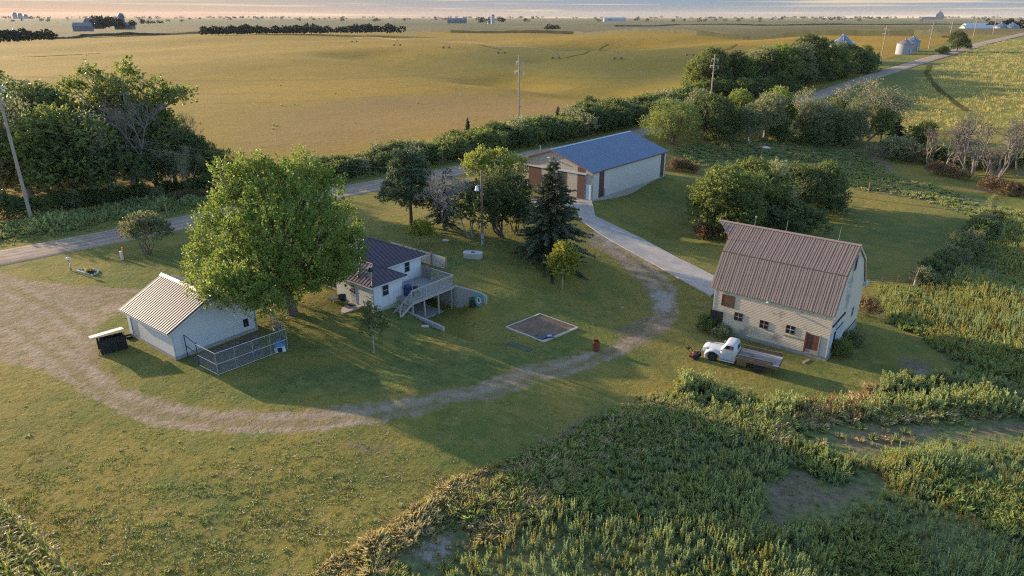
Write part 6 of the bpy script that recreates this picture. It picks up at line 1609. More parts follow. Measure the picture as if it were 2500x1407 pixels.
# prototypes for the groves; the first use moves the prototype itself
PROTO = {}
def proto(key):
    if key in PROTO: return PROTO[key]
    s = {'round': 61, 'broad': 62, 'tall': 63, 'loose': 64, 'willow': 65, 'olive': 66, 'bush': 67, 'dbush': 68, 'obush': 69, 'bbush': 70, 'cedar': 71, 'bare': 72, 'bareleaf': 73, 'yround': 74, 'brush': 75, 'pale': 76, 'bare2': 77}[key]
    r_ = np.random.default_rng(s)
    a = ('tree', 'tree')
    if key == 'round': t_ = make_tree('broadleaf_tree', *a, s, rlobes(r_, 12, 3.2, 2.4, 7.6, 1.8), 1250, 13, .32, LF['green'], (.24, (0, 0, 2.4)), L=.9)
    elif key == 'yround': t_ = make_tree('broadleaf_tree', *a, s, rlobes(r_, 11, 3.0, 2.6, 7.4, 1.7), 1150, 13, .31, LF['bright'], (.24, (0, 0, 2.4)), L=.9)
    elif key == 'broad': t_ = make_tree('broadleaf_tree', *a, s, rlobes(r_, 14, 4.6, 2.0, 6.8, 2.0), 1500, 13, .33, LF['dark'], (.3, (0, 0, 2.2)), L=.95)
    elif key == 'tall': t_ = make_tree('broadleaf_tree', *a, s, rlobes(r_, 14, 2.9, 2.4, 9.8, 1.7), 1450, 13, .32, LF['dark'], (.26, (0, 0, 3)), L=.9)
    elif key == 'loose':   # cottonwood with separate tufts on long limbs
        lb = [(-3.6,0,8.9,1.0,1.1,.8),(-2.2,.5,10.0,.7,.8,.9),(-1.0,.3,8.4,.9,1,.8),(.2,0,8.9,1.0,1.0,1.0),(1.5,-.4,9.8,.75,.9,1.6),(3.4,.3,8.9,.9,1.0,.8),(4.4,0,8.3,1.0,1.0,.55),(5.7,0,8.3,1.1,1.0,.6),(-.6,1,7.4,1.8,1.8,1.0),(1.8,.6,7.0,1.8,1.8,1.1),(-3.2,.8,6.6,1.8,1.8,1.2),(-1,-1,5.2,2.2,2.2,1.3),(2,-1,5.0,2.0,2.0,1.3),(3.6,0,5.8,1.4,1.4,.9)]
        t_ = make_tree('broadleaf_tree', *a, s, lb, 1500, 12, .30, LF['green'], (.42, (.2, 0, 4.2)), L=.95, bark=M_BARKP, upb=.3)
    elif key == 'willow': t_ = make_tree('broadleaf_tree', *a, s, rlobes(r_, 12, 3.4, 1.3, 5.8, 1.8, 1.0), 1500, 14, .26, LF['green'], (.3, (0, 0, 1.2)), stems=3, L=1.0, upb=-.1, droop=.35, wr=.35)
    elif key == 'olive': t_ = make_tree('broadleaf_tree', *a, s, rlobes(r_, 11, 3.0, 1.6, 6.2, 1.7), 1050, 13, .29, LF['olive'], (.24, (0, 0, 1.8)), L=.9, bark=M_BARKP)
    elif key == 'pale': t_ = make_tree('broadleaf_tree', *a, s, rlobes(r_, 9, 2.4, 2.0, 6.8, 1.3), 560, 11, .26, LF['olive'], (.24, (0, 0, 2.4)), L=1.0, bark=M_BARKP, inner=.1)
    elif key == 'bush': t_ = make_tree('roadside_shrub', *a, s, rlobes(r_, 8, 1.8, .7, 2.6, 1.1), 620, 12, .25, LF['green'], (.1, (0, 0, .7)), stems=3, L=.7)
    elif key == 'dbush': t_ = make_tree('roadside_shrub', *a, s, rlobes(r_, 8, 1.9, .6, 2.4, 1.15), 620, 12, .25, LF['dark'], (.1, (0, 0, .7)), stems=3, L=.7)
    elif key == 'obush': t_ = make_tree('roadside_shrub', *a, s, rlobes(r_, 8, 1.8, .6, 2.4, 1.1), 560, 12, .24, LF['olive'], (.1, (0, 0, .6)), stems=3, L=.75)
    elif key == 'bbush': t_ = make_tree('roadside_shrub', *a, s, rlobes(r_, 6, 1.1, .5, 1.8, .8), 300, 11, .20, LF['brown'], (.07, (0, 0, .5)), stems=3, L=.7, upb=.9)
    elif key == 'cedar': t_ = spruce('cedar_tree', *a, s, 5.2, 1.7, LF['needle'], lvl=20, z0=.2, power=.6, dense=.9)
    elif key == 'brush': t_ = bare_tree('dry_shrub', *a, s, 3.2, simple('dry_brush', (.24, .17, .12), .9), .6, 5, 5, r0=.05)
    elif key == 'bare': t_ = bare_tree('dead_tree', *a, s, 9.0, simple('dead_wood', (.185, .155, .13), .9, 0, .25, 4, .3), .50, 2, 5, r0=.30)
    elif key == 'bare2': t_ = bare_tree('dead_tree', *a, s, 9.0, simple('dead_wood_pale', (.20, .17, .145), .9, 0, .25, 4, .3), .62, 3, 5, r0=.34)
    elif key == 'bareleaf': t_ = bare_tree('thin_tree', *a, s, 9.0, M_BARKP, .6, 2, 5, r0=.26, leaf=(2600, .28, LF['olive']))
    t_['fresh'] = 1
    PROTO[key] = t_
    return t_
def plant(key, loc, h, label, cat, group, rz=None, sx=1.0):
    """h: scale factor"""
    p = proto(key); rz = random.uniform(0, 6.28) if rz is None else rz
    sc3 = (h * sx, h * sx, h)
    if p.get('fresh'):
        del p['fresh']; p.location = loc; p.rotation_euler = (0, 0, rz); p.scale = sc3; p['label'] = label; p['category'] = cat
        if group: p['group'] = group
        return p
    o = dup_tree(p, loc, rz, sc3, label, None)
    o['category'] = cat
    if group: o['group'] = group
    elif 'group' in o: del o['group']
    return o
def plant_px(key, px, py, h, label, cat, group=None, rz=None, sx=1.0, dd=0):
    p = G(px, py)
    if dd: k = 1 + dd / math.hypot(p.x, p.y); p = Vector((p.x * k, p.y * k, hz1(p.x * k, p.y * k)))
    return plant(key, p, h, label, cat, group, rz, sx)
# ---------------------------------------------------------------- groves and hedges
PH = dict(round=9.0, broad=8.4, tall=11.2, loose=11.6, willow=7.4, olive=7.7, bush=3.7, dbush=3.5, obush=3.5, bbush=2.7, cedar=5.3, bare=9.0, bareleaf=9.0, yround=8.8, brush=3.2, pale=8.0, bare2=8.6)
def topz(px, py, base):
    d = ray(px, py); return HC + math.hypot(base.x, base.y) / math.hypot(d[0], d[1]) * d[2]
def pt(key, px, py, ytop, label, cat='tree', group=None, sx=1.0, dd=0, rz=None):
    p = G(px, py)
    if dd: k = 1 + dd / math.hypot(p.x, p.y); p = Vector((p.x * k, p.y * k, hz1(p.x * k, p.y * k)))
    s = max(topz(px, ytop, p) - p.z, .5) / PH[key]
    return plant(key, p, s, label, cat, group, rz, sx)
LG = 'trees of the grove left of the road'
for a in (
 ('loose', 332, 470, 150, 'tallest tree of the left grove with tufted limbs reaching over the golden field', 1.0, 4, .1),
 ('round', 30, 470, 178, 'rounded tree at the far left top of the grove beside the picture edge', 1.2, 16, None),
 ('olive', 95, 470, 205, 'grey green tree behind the tall utility pole in the left grove', 1.2, 10, None),
 ('pale', 75, 480, 230, 'pale twiggy tree showing bare branches right of the tall utility pole', 1.2, 0, None),
 ('tall', 150, 480, 205, 'dark upright tree left of the tallest one in the left grove', 1.15, 8, None),
 ('round', 190, 486, 265, 'mid green tree in front of the dark upright one in the left grove', 1.25, -2, None),
 ('bareleaf', 228, 490, 250, 'leaning pale trunked tree at the front of the left grove', .9, 0, None),
 ('bare', 322, 470, 200, 'bare white limbed dead tree in the middle of the left grove', .9, -3, None),
 ('broad', 275, 478, 275, 'broad dark tree filling the shaded middle of the left grove', 1.2, 0, None),
 ('round', 385, 466, 270, 'round tree below the far reaching limb of the tallest left grove tree', 1.2, 3, None),
 ('broad', 432, 462, 305, 'broad dark tree near the right end of the left grove', 1.15, 2, None),
 ('bare', 455, 440, 245, 'small bare snag sticking out at the right shoulder of the left grove', .6, 4, None),
 ('tall', 480, 462, 325, 'dark tree second from the right end of the left grove', 1.15, 2, None),
 ('round', 525, 452, 350, 'last dark tree at the right end of the left grove behind the maple', 1.1, 2, None),
 ('olive', 10, 490, 300, 'grey green tree at the picture edge left of the tall utility pole', 1.3, 0, None),
 ('yround', 120, 486, 300, 'lighter green tree low in the left grove right of the utility pole', 1.15, -2, None),
 ('bareleaf', 272, 474, 340, 'thin white stemmed tree left of the white limbed dead one in the left grove', .7, -4, None),
 ('bareleaf', 470, 455, 345, 'thin pale stemmed tree near the right end of the left grove', .7, -4, None),
 ('bareleaf', 400, 462, 330, 'thin pale stemmed tree in the shade at the right part of the left grove', .8, -3, None),
): pt(a[0], a[1], a[2], a[3], a[4], 'tree', LG, a[5], a[6], a[7])
for i, (k, px, py, yt) in enumerate((('dbush', 25, 532, 470), ('obush', 60, 525, 480), ('bush', 105, 520, 478), ('dbush', 150, 510, 465), ('obush', 180, 508, 470), ('dbush', 215, 502, 462), ('dbush', 262, 500, 460), ('bush', 300, 492, 455),
     ('dbush', 345, 486, 450), ('obush', 385, 484, 455), ('bbush', 432, 494, 466), ('bbush', 462, 488, 462), ('dbush', 420, 475, 440), ('dbush', 470, 472, 435), ('dbush', 515, 468, 425), ('bbush', 492, 486, 462), ('dbush', 548, 455, 400))):
    pt(k, px, py, yt, {'dbush': 'dark low bush in the shade along the foot of the left grove', 'obush': 'grey green low bush along the foot of the left grove', 'bush': 'mid green low bush along the foot of the left grove', 'bbush': 'rust brown bush beside the road at the right foot of the left grove'}[k], 'shrub', 'bushes at the foot of the left grove', 1.25)
for i in range(22):
    px = 8 + i * 25; pt(['dbush', 'dbush', 'bush'][i % 3], px, 490 - i * 2.2 - (i % 2) * 8, 425 - i * 2 - (i * 13) % 20, 'dark undergrowth bush between the trunks of the left grove', 'shrub', 'undergrowth of the left grove', 1.4, 14 + (i % 3) * 5)
for i in range(16):
    px = 15 + i * 33; pt(['dbush', 'bush'][i % 2], px, 478 - i * 2.4, 405 - i * 2 - (i * 17) % 22, 'dark undergrowth bush between the trunks of the left grove', 'shrub', 'undergrowth of the left grove', 1.5, 24)
# the brushy row between road and bean field
def RP(s, n):
    x = RD0[0] + RDD[0] * s + RDN[0] * n; y = RD0[1] + RDD[1] * s + RDN[1] * n
    return Vector((x, y, hz1(x, y)))
hr = np.random.default_rng(99)
kinds = ['dbush', 'bush', 'dbush', 'obush', 'dbush', 'bbush', 'bush', 'dbush', 'dbush', 'obush']
names = {'dbush': 'dark green', 'bush': 'mid green', 'obush': 'grey green', 'bbush': 'rust brown'}
i = 0
for s in np.arange(22, 150, 2.3):
    for n in (8.2, 12.0):
        k = kinds[(i * 7 + int(hr.integers(0, 3))) % 10]; i += 1
        if k == 'bbush' and n > 9: k = 'dbush'
        p = RP(s + hr.uniform(-.8, .8), n + hr.uniform(-.9, .9))
        sc_ = .86 * (1.0 + .40 * smooth(40, 75, s)) * hr.uniform(.75, 1.2) * (.85 if n < 9 else 1.05) * (1.15 if s > 95 else 1)
        where = 'left of the pine' if s < 62 else ('between the pine and the shed' if s < 95 else 'behind the metal roofed shed')
        plant(k, p, sc_, '%s bush in the dense roadside row %s' % (names[k], where), 'shrub', 'bushes of the roadside row', None, 1.25)
for k, px, py, yt, lab, sx in (('round', 1440, 290, 235, 'round small tree standing proud of the roadside row behind the shed', 1.0), ('cedar', 1362, 293, 260, 'pointed little cedar on the field edge left of the round roadside tree', 1.0), ('cedar', 1490, 292, 252, 'pointed small cedar on the field edge right of the round roadside tree', 1.2), ('round', 1525, 272, 246, 'smallest round tree alone in the stubble beyond the roadside row', 1.0), ('cedar', 1142, 318, 287, 'pale pointed sapling rising from the roadside row left of the utility pole', .8)):
    pt(k, px, py, yt, lab, 'tree', None, sx)
# trees right of the shed and along the creek
CG = 'trees along the creek right of the shed'
for a in (('willow', 1640, 352, 244, 'dense rounded willow like tree right behind the end of the metal roofed shed', 1.25, 0),
 ('broad', 1720, 345, 232, 'dark spreading tree just right of the willow like tree', 1.1, 2), ('olive', 1705, 340, 222, 'pale olive tree top behind the dark spreading tree', 1.0, 14),
 ('broad', 1790, 342, 262, 'dark low tree left of the pale twiggy creek tree', 1.1, 0), ('yround', 1800, 330, 222, 'bright green tree top catching sun above the dark creek trees', 1.0, 8),
 ('yround', 1880, 332, 216, 'second bright green tree top near the white road gap', 1.0, 6), ('olive', 1865, 338, 232, 'grey olive tree in the middle of the creek row', 1.2, 0), ('pale', 1830, 342, 268, 'pale twiggy tree low in the creek row', 1.2, -3), ('round', 1915, 330, 245, 'green tree just left of the white road gap', 1.0, 2),
 ('bareleaf', 1968, 345, 205, 'tall pale dead topped tree right of the white road gap', .8, 2), ('olive', 1985, 345, 255, 'grey olive tree below the dead topped tree', 1.15, 0), ('round', 2030, 340, 240, 'green tree between the dead topped tree and the twisted one', 1.0, 4),
 ('bareleaf', 2108, 345, 178, 'big twisted half bare cottonwood with white trunk at the creek bend', 1.15, 0), ('olive', 2070, 348, 255, 'grey bushy tree left of the twisted cottonwood', 1.1, -2), ('pale', 2120, 340, 215, 'leafy pale crown tangled with the twisted cottonwood', 1.1, 3),
 ('round', 2150, 345, 262, 'rounded small green tree with a thin trunk right of the twisted cottonwood', .8, -2), ('cedar', 2185, 350, 290, 'dark small cedar right of the rounded green tree', 1.3, 0), ('round', 2245, 375, 296, 'small dark leafy tree left of the bare dead trees', 1.0, 0), ('obush', 2190, 385, 335, 'yellow grey shrub on the creek bank', 1.3, 0)):
    pt(a[0], a[1], a[2], a[3], a[4], 'tree' if a[0] != 'obush' else 'shrub', CG, a[5], a[6])
for a in (('bare', 2263, 405, 290, 'leftmost bare pale dead tree on the far creek bank', .9), ('bare2', 2308, 412, 300, 'bare dead tree with a forked trunk second from the left on the creek bank', .9), ('bare2', 2372, 428, 255, 'tallest bare dead tree of the creek bank group', .85),
          ('bare', 2352, 420, 330, 'small broken dead tree left of the tallest bare one', .7), ('bare', 2405, 437, 340, 'short leaning dead tree right of the tallest bare one', .8), ('bare2', 2432, 440, 262, 'dead tree with a wide fan of limbs near the right picture edge', 1.0), ('bare', 2490, 430, 300, 'rightmost bare dead tree at the picture edge', 1.0)):
    pt(a[0], a[1], a[2], a[3], a[4], 'tree', 'dead trees on the creek bank', a[5])
for i, (k, px, py, yt) in enumerate((('obush', 2205, 392, 345), ('brush', 2235, 398, 350), ('bbush', 2285, 425, 392), ('bbush', 2320, 432, 400), ('bbush', 2345, 440, 412), ('bbush', 2420, 470, 430), ('bbush', 2460, 478, 440), ('bbush', 2495, 480, 445), ('obush', 2330, 405, 370), ('obush', 2395, 410, 365), ('obush', 2450, 405, 360), ('brush', 2140, 385, 350), ('brush', 2120, 378, 352), ('dbush', 2280, 398, 352), ('dbush', 2215, 372, 335), ('dbush', 2030, 350, 300), ('dbush', 1990, 355, 310), ('dbush', 1900, 345, 305), ('dbush', 1760, 350, 305), ('obush', 2065, 355, 318), ('dbush', 2480, 405, 365))):
    pt(k, px, py, yt, {'dbush': 'dark undergrowth bush at the foot of the creek trees', 'obush': 'grey green undergrowth bush at the foot of the creek trees', 'bbush': 'rust brown clump on the dry creek bank', 'brush': 'leafless dry bush among the creek trees'}[k], 'shrub', 'undergrowth along the creek', 1.3)
# grove beyond the road
BG = 'trees of the grove across the far road'
spots = [('round',1700,236,150),('tall',1735,240,118),('tall',1785,240,125),('broad',1830,236,150),('tall',1870,228,128),('round',1910,222,120),('tall',1945,212,95),('broad',1990,202,125),('round',2030,192,118),('broad',2068,184,108),('round',2100,174,112),('broad',2128,166,135),
         ('yround',1800,236,140),('yround',1900,222,112),('olive',1850,230,118),('olive',1935,214,108),('tall',1965,208,85),('round',2010,196,100),('olive',2050,188,105),('cedar',2140,163,128),('round',1680,226,195),('round',1715,236,130),('dbush',1760,246,205),('dbush',1890,230,190),('dbush',2000,203,170),('brush',2105,180,150),('dbush',2060,190,160)]
ordn = ['leftmost', 'tall', 'upright', 'wide dark', 'high', 'rounded', 'peaked', 'spreading', 'round topped', 'broad', 'smaller round', 'low right hand', 'yellow green', 'second yellow green', 'grey', 'second grey', 'highest narrow', 'dense round', 'third grey', 'little pointed', 'low leftmost', 'front left', 'low dark', 'second low dark', 'third low dark', 'leafless', 'fourth low dark']
marks = ['by the golden field', 'behind the grove utility pole', 'right of the grove utility pole', 'in the dark heart', 'in the dark heart', 'left of the slim utility pole', 'near the slim utility pole', 'at the slim utility pole foot', 'below the round bin', 'below the round bin', 'right of the round bin', 'nearest the twin bins', 'above the dark heart', 'left of the round bin', 'over the dark heart', 'left of the slim pole', 'rising above all others', 'left below the round bin', 'right under the round bin', 'at the right tip', 'at the field corner', 'before the grove pole', 'at its front edge', 'under the middle', 'by the verge', 'by the road at its right end', 'under the round bin']
for (k, px, py, yt), o_, mk in zip(spots, ordn, marks):
    pt(k, px, py, yt, '%s tree of the grove across the far road %s' % (o_, mk), 'tree', BG, 1.2, hr.uniform(4, 14))
pt('broad', 2336, 127, 75, 'dark lone round tree beside the far road right of the twin bins', 'tree', None, .75); pt('dbush', 2300, 134, 112, 'dark bush at the foot of the lone roadside tree', 'shrub', None, 1.2); pt('dbush', 2362, 120, 108, 'dark bush right of the lone roadside tree', 'shrub', None, 1.2)
# clump behind the barn
KG = 'trees behind the barn'
for a in (('round', 1765, 572, 405, 'bright green rounded tree at the left end of the clump behind the barn', 1.2, 0), ('round', 1715, 545, 440, 'leftmost low sunlit tree of the clump behind the barn', 1.0, 2), ('round', 1830, 560, 392, 'mid green tree in the middle of the clump behind the barn', 1.1, 4), ('round', 1800, 585, 470, 'shaded lower tree close behind the hay hood of the barn', 1.3, 0),
          ('pale', 1885, 545, 392, 'grey green thin tree in the middle of the clump behind the barn', 1.1, 4), ('broad', 1945, 535, 400, 'dark wide tree at the right of the clump behind the barn', .95, 3), ('cedar', 1925, 520, 375, 'yellow green pointed cedar in the clump behind the barn', .8, 6), ('broad', 1990, 525, 392, 'dark rightmost tree of the clump behind the barn', .9, 3),
          ('bare', 1975, 520, 372, 'bare grey stub above the clump behind the barn', .4, 6), ('dbush', 1865, 572, 500, 'dark bush at the front foot of the clump behind the barn', 1.5, 0), ('dbush', 1925, 560, 485, 'second dark bush at the foot of the clump behind the barn', 1.5, 0), ('dbush', 2010, 520, 470, 'dark bush at the right foot of the clump behind the barn', 1.3, 0), ('bbush', 1718, 582, 545, 'rust brown shrub at the left foot of the clump behind the barn', 1.2, 0), ('bbush', 1738, 585, 552, 'smaller rust brown shrub beside the hay hood', 1.2, 0)):
    pt(a[0], a[1], a[2], a[3], a[4], 'shrub' if 'bush' in a[0] else 'tree', KG, a[5], a[6])
for i, (px, py, yt) in enumerate(((1648, 418, 386), (1664, 418, 390), (1682, 420, 396), (1698, 424, 402), (1656, 408, 384), (1674, 410, 388))):
    pt('bbush', px, py, yt, 'tall rust brown weed clump beside the far corner of the shed', 'weed clump', 'brown weeds by the shed', 1.0)
# hedge of the paddock
for i in range(26):
    px = 1690 + i * 17; py = 240 - max(0, px - 1830) * .235
    pt(['dbush', 'bush', 'dbush'][i % 3], px, py - 1, py - 34 - (i * 7) % 17, 'dark undergrowth bush along the front of the grove across the far road', 'shrub', 'undergrowth of the far grove', 1.35)
for i, (k, px, py, yt) in enumerate((('obush', 2255, 694, 652), ('dbush', 2278, 680, 632), ('dbush', 2300, 662, 610), ('obush', 2322, 645, 600), ('dbush', 2342, 628, 580), ('obush', 2362, 610, 562), ('dbush', 2378, 592, 548), ('dbush', 2395, 575, 530), ('obush', 2408, 560, 522), ('dbush', 2422, 548, 512))):
    pt(k, px, py, yt, '%s bush in the hedge along the right side of the paddock' % names[k], 'shrub', 'hedge of the paddock', 1.1)
pt('brush', 2398, 560, 520, 'dry leafless bush in the paddock hedge near the dead snag', 'shrub'); pt('pale', 2416, 528, 474, 'vine covered dead snag at the end of the paddock hedge', 'tree', None, .6)
for k, px, py, yt, lab, sx in (('bush', 1718, 806, 768, 'green shrub beside the dark sliding door of the barn', .9), ('obush', 1760, 822, 794, 'yellowish shrub at the foot of the barn wall behind the truck', 1.1), ('bush', 2050, 868, 828, 'green shrub growing against the painted barn doorway', 1.2), ('obush', 2085, 838, 806, 'low shrub along the gable foot of the barn', 1.2), ('bbush', 2116, 770, 722, 'brown orange creeper shrub at the far corner of the barn', 1.0), ('bbush', 2290, 940, 908, 'rust tinted tall weed clump beside the pale bare patch', 1.2), ('obush', 2435, 975, 925, 'orange flecked tall weed standing near the right picture edge', .8)):
    pt(k, px, py, yt, lab, 'shrub', None, sx)

# ---------------------------------------------------------------- distant tree belts
def belt(name, label, cols, seed, mat, leafk=.30, per=90, st='stuff'):
    """cols: (px, base py, top py, distance) columns of one belt"""
    r = np.random.default_rng(seed); Vs, Qs, Ts, o = [], [], [], 0
    for px, py, yt, d in cols:
        rr = ray(px, py); k = d / math.hypot(rr[0], rr[1]); x, y = rr[0] * k, rr[1] * k
        zb = HC + k * rr[2]; rt = ray(px, yt); zt = HC + d / math.hypot(rt[0], rt[1]) * rt[2]; h = max(zt - zb, 1)
        lobes = [(x + r.normal() * h * .3, y + r.normal() * h * .5, zb + h * .45, h * .62, h * .62, h * .5), (x + r.normal() * h * .5, y + r.normal() * h * .6, zb + h * .3, h * .6, h * .6, h * .36)]
        V, Q, T = crown_leaves(r, lobes, per, 4, h * leafk, L=h * .12, inner=.15, bottom=-.9)
        Vs.append(V); Qs.append(Q + o); Ts.append(T); o += len(V)
    return npmesh(name, np.concatenate(Vs), np.concatenate(Qs), mat, None, {'tint': np.concatenate(Ts)})
FD = leafmat('leaf_far_dark', (.012, .020, .012), (.035, .045, .025), (.05, .06, .03), .15)
r_ = np.random.default_rng(4)
def gd(px, py): p = G(px, py); return min(math.hypot(p.x, p.y), 1500)
dB = 900
stuff(belt('tree_belt', '', [(x, 83 - (x - 490) * .011, 59 + 6 * abs(math.sin(x * .021)) + r_.uniform(-2, 3), dB) for x in np.arange(498, 862, 9)] + [(x, 78, 59 + r_.uniform(-1, 4), dB + 10) for x in np.arange(868, 960, 9)], 1, FD), 'long dark tree belt along the far edge of the golden field', 'tree belt')
stuff(belt('tree_belt', '', [(x, 101 - x * .05, 70 + 8 * abs(math.sin(x * .05)) + r_.uniform(-3, 3), 620) for x in np.arange(-10, 118, 9)], 2, FD), 'dark tree belt at the left picture edge beyond the golden field', 'tree belt')
for i, (px, py, yt, d, lab) in enumerate(((250, 66, 40, 1190, 'dark tree left of the big gabled farmstead barn'), (276, 64, 41, 1180, 'tallest dark tree of the distant farmstead'), (290, 62, 44, 1190, 'dark tree beside the farmstead silo'), (325, 62, 50, 1180, 'low dark tree clump at the right end of the distant farmstead'), (352, 58, 48, 1200, 'round dark bush right of the distant farmstead'), (375, 57, 51, 1250, 'smaller left one of two bushes in the far green field'), (388, 57, 50, 1260, 'larger right one of two bushes in the far green field'), (1340, 71, 59, 1000, 'little dark tree at the left end of the field grove'), (1360, 71, 61, 1000, 'low dark bush in the field grove'), (1180, 55, 43, 1700, 'dark tree left of the pale far silos'), (1224, 53, 42, 1750, 'dark tree right of the pale far silos'), (2418, 63, 52, 700, 'dark tree above the white barns'), (2450, 70, 50, 720, 'left dark tree behind the two small silver bins'), (2472, 70, 47, 720, 'dark tree between the two small silver bins'), (2495, 72, 49, 650, 'narrow dark tree at the right skyline edge'), (240, 60, 39, 1230, 'dark tree behind the farmstead barn roof'))):
    o = belt('far_tree', '', [(px, py, yt, d), (px + r_.uniform(-6, 6), py, yt + 4, d)], 50 + i, FD, .26, 140); tag(o, lab, 'tree', 'scattered far trees')
cols = []
for d, n, hpx, yb in ((2400, 36, (4, 8), 52), (3600, 70, (3, 7), 48), (5500, 130, (3, 6), 45.5), (8500, 190, (2.5, 5), 44)):
    c0 = r_.uniform(-300, 2800, 12)
    for i in range(n):
        px = r_.choice(c0) + r_.normal() * 70 if r_.random() < .75 else r_.uniform(-300, 2800)
        cols.append((px, yb + (1.5 if d < 4000 else .4) * r_.uniform(-1, 1), yb - r_.uniform(*hpx), d))
stuff(belt('skyline_trees', '', cols, 3, FD, .34, 40), 'scattered tree clumps along the whole hazy skyline', 'tree line')
# dark field edges: standing corn, its shaded side put into the base colour
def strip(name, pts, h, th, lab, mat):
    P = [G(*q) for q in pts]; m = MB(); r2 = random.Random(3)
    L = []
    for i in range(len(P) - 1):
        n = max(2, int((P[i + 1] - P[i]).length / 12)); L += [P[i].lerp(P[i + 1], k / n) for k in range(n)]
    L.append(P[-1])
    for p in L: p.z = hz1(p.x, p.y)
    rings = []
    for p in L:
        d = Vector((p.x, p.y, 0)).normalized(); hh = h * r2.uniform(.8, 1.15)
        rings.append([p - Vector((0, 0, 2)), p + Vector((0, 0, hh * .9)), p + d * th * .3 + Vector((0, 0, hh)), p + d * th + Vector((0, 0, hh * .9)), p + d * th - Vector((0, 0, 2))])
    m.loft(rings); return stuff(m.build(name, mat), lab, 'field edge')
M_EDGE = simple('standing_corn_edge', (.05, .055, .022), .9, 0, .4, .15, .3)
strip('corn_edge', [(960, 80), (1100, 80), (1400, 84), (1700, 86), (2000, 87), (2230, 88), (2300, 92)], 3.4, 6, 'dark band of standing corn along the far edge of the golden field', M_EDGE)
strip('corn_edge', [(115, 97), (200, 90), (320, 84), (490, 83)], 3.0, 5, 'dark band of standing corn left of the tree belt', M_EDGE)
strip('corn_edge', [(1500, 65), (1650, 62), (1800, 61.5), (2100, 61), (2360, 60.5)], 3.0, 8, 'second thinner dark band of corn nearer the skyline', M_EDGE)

# ---------------------------------------------------------------- small plants, scattered
def vnoise(x, y, f, seed):
    g = np.random.default_rng(seed).random((128, 128)); xf = np.asarray(x) * f; yf = np.asarray(y) * f
    xi = np.floor(xf).astype(int); yi = np.floor(yf).astype(int); u = xf - xi; v = yf - yi; u = u * u * (3 - 2 * u); v = v * v * (3 - 2 * v)
    q = lambda a, b: g[a % 128, b % 128]
    return (q(xi, yi) * (1 - u) + q(xi + 1, yi) * u) * (1 - v) + (q(xi, yi + 1) * (1 - u) + q(xi + 1, yi + 1) * u) * v
def gn_scatter(name, pts, scl, rot, idx, protos, label, cat, tilt=.12):
    coll = bpy.data.collections.new(name + '_kinds')
    for i, p in enumerate(protos): p.name = '%s_%02d' % (name, i); coll.objects.link(p)
    me = bpy.data.meshes.new(name); me.vertices.add(len(pts)); me.vertices.foreach_set('co', np.ascontiguousarray(pts, np.float32).ravel())
    for nm, ar, ty in (('psc', scl, 'FLOAT'), ('prot', rot, 'FLOAT'), ('pid', idx, 'INT')):
        a = me.attributes.new(nm, ty, 'POINT'); a.data.foreach_set('value', np.ascontiguousarray(ar, np.int32 if ty == 'INT' else np.float32))
    a = me.attributes.new('ptilt', 'FLOAT', 'POINT'); a.data.foreach_set('value', np.ascontiguousarray(rng.normal(size=len(pts)) * tilt, np.float32))
    o = bpy.data.objects.new(name, me); COL.objects.link(o); stuff(o, label, cat)
    ng = bpy.data.node_groups.new(name, 'GeometryNodeTree')
    ng.interface.new_socket('Geometry', in_out='INPUT', socket_type='NodeSocketGeometry'); ng.interface.new_socket('Geometry', in_out='OUTPUT', socket_type='NodeSocketGeometry')
    N = ng.nodes.new; Lk = ng.links.new
    gi, go = N('NodeGroupInput'), N('NodeGroupOutput'); ip = N('GeometryNodeInstanceOnPoints'); ci = N('GeometryNodeCollectionInfo')
    ci.inputs['Collection'].default_value = coll; ci.inputs['Separate Children'].default_value = True; ci.inputs['Reset Children'].default_value = True
    def na(nm, ty): n = N('GeometryNodeInputNamedAttribute'); n.data_type = ty; n.inputs['Name'].default_value = nm; return n.outputs[0]
    cx_ = N('ShaderNodeCombineXYZ'); Lk(na('ptilt', 'FLOAT'), cx_.inputs[0]); Lk(na('prot', 'FLOAT'), cx_.inputs[2]); er = N('FunctionNodeEulerToRotation'); Lk(cx_.outputs[0], er.inputs[0])
    Lk(gi.outputs[0], ip.inputs['Points']); Lk(ci.outputs[0], ip.inputs['Instance']); ip.inputs['Pick Instance'].default_value = True
    Lk(na('pid', 'INT'), ip.inputs['Instance Index']); Lk(er.outputs[0], ip.inputs['Rotation']); Lk(na('psc', 'FLOAT'), ip.inputs['Scale'])
    Lk(ip.outputs[0], go.inputs[0])
    md = o.modifiers.new('scatter', 'NODES'); md.node_group = ng
    return o
def sample(P, dens, seed, maxn=60000, pad=.15):
    """random points in a ground polygon, kept near the camera's field of view"""
    r = np.random.default_rng(seed); lo, hi = P.min(0), P.max(0); n = int(min((hi - lo).prod() * dens, 1500000))
    x = r.uniform(lo[0], hi[0], n); y = r.uniform(lo[1], hi[1], n)
    ok = (y > 14) & (np.abs(x) < y * .92 + 12) & (np.hypot(x, y) > 17); x, y = x[ok], y[ok]
    ok = sdf(P, x, y) > 0; x, y = x[ok], y[ok]
    return x[:maxn], y[:maxn]
WG = leafmat('weed_green', (.105, .140, .066), (.24, .27, .110), (.40, .43, .13), .42)
WG2 = leafmat('weed_blue_green', (.100, .148, .086), (.222, .265, .122), (.36, .42, .14), .42)
WY = leafmat('weed_yellow', (.085, .082, .020), (.27, .215, .058), (.40, .34, .07), .38)
WB = leafmat('weed_brown', (.10, .075, .04), (.24, .17, .09), (.30, .19, .08), .28)
GR = leafmat('grass_blade', (.085, .092, .030), (.26, .225, .080), (.38, .35, .09), .36)
GRL = leafmat('grass_lush', (.085, .120, .042), (.205, .240, .085), (.33, .38, .10), .38)
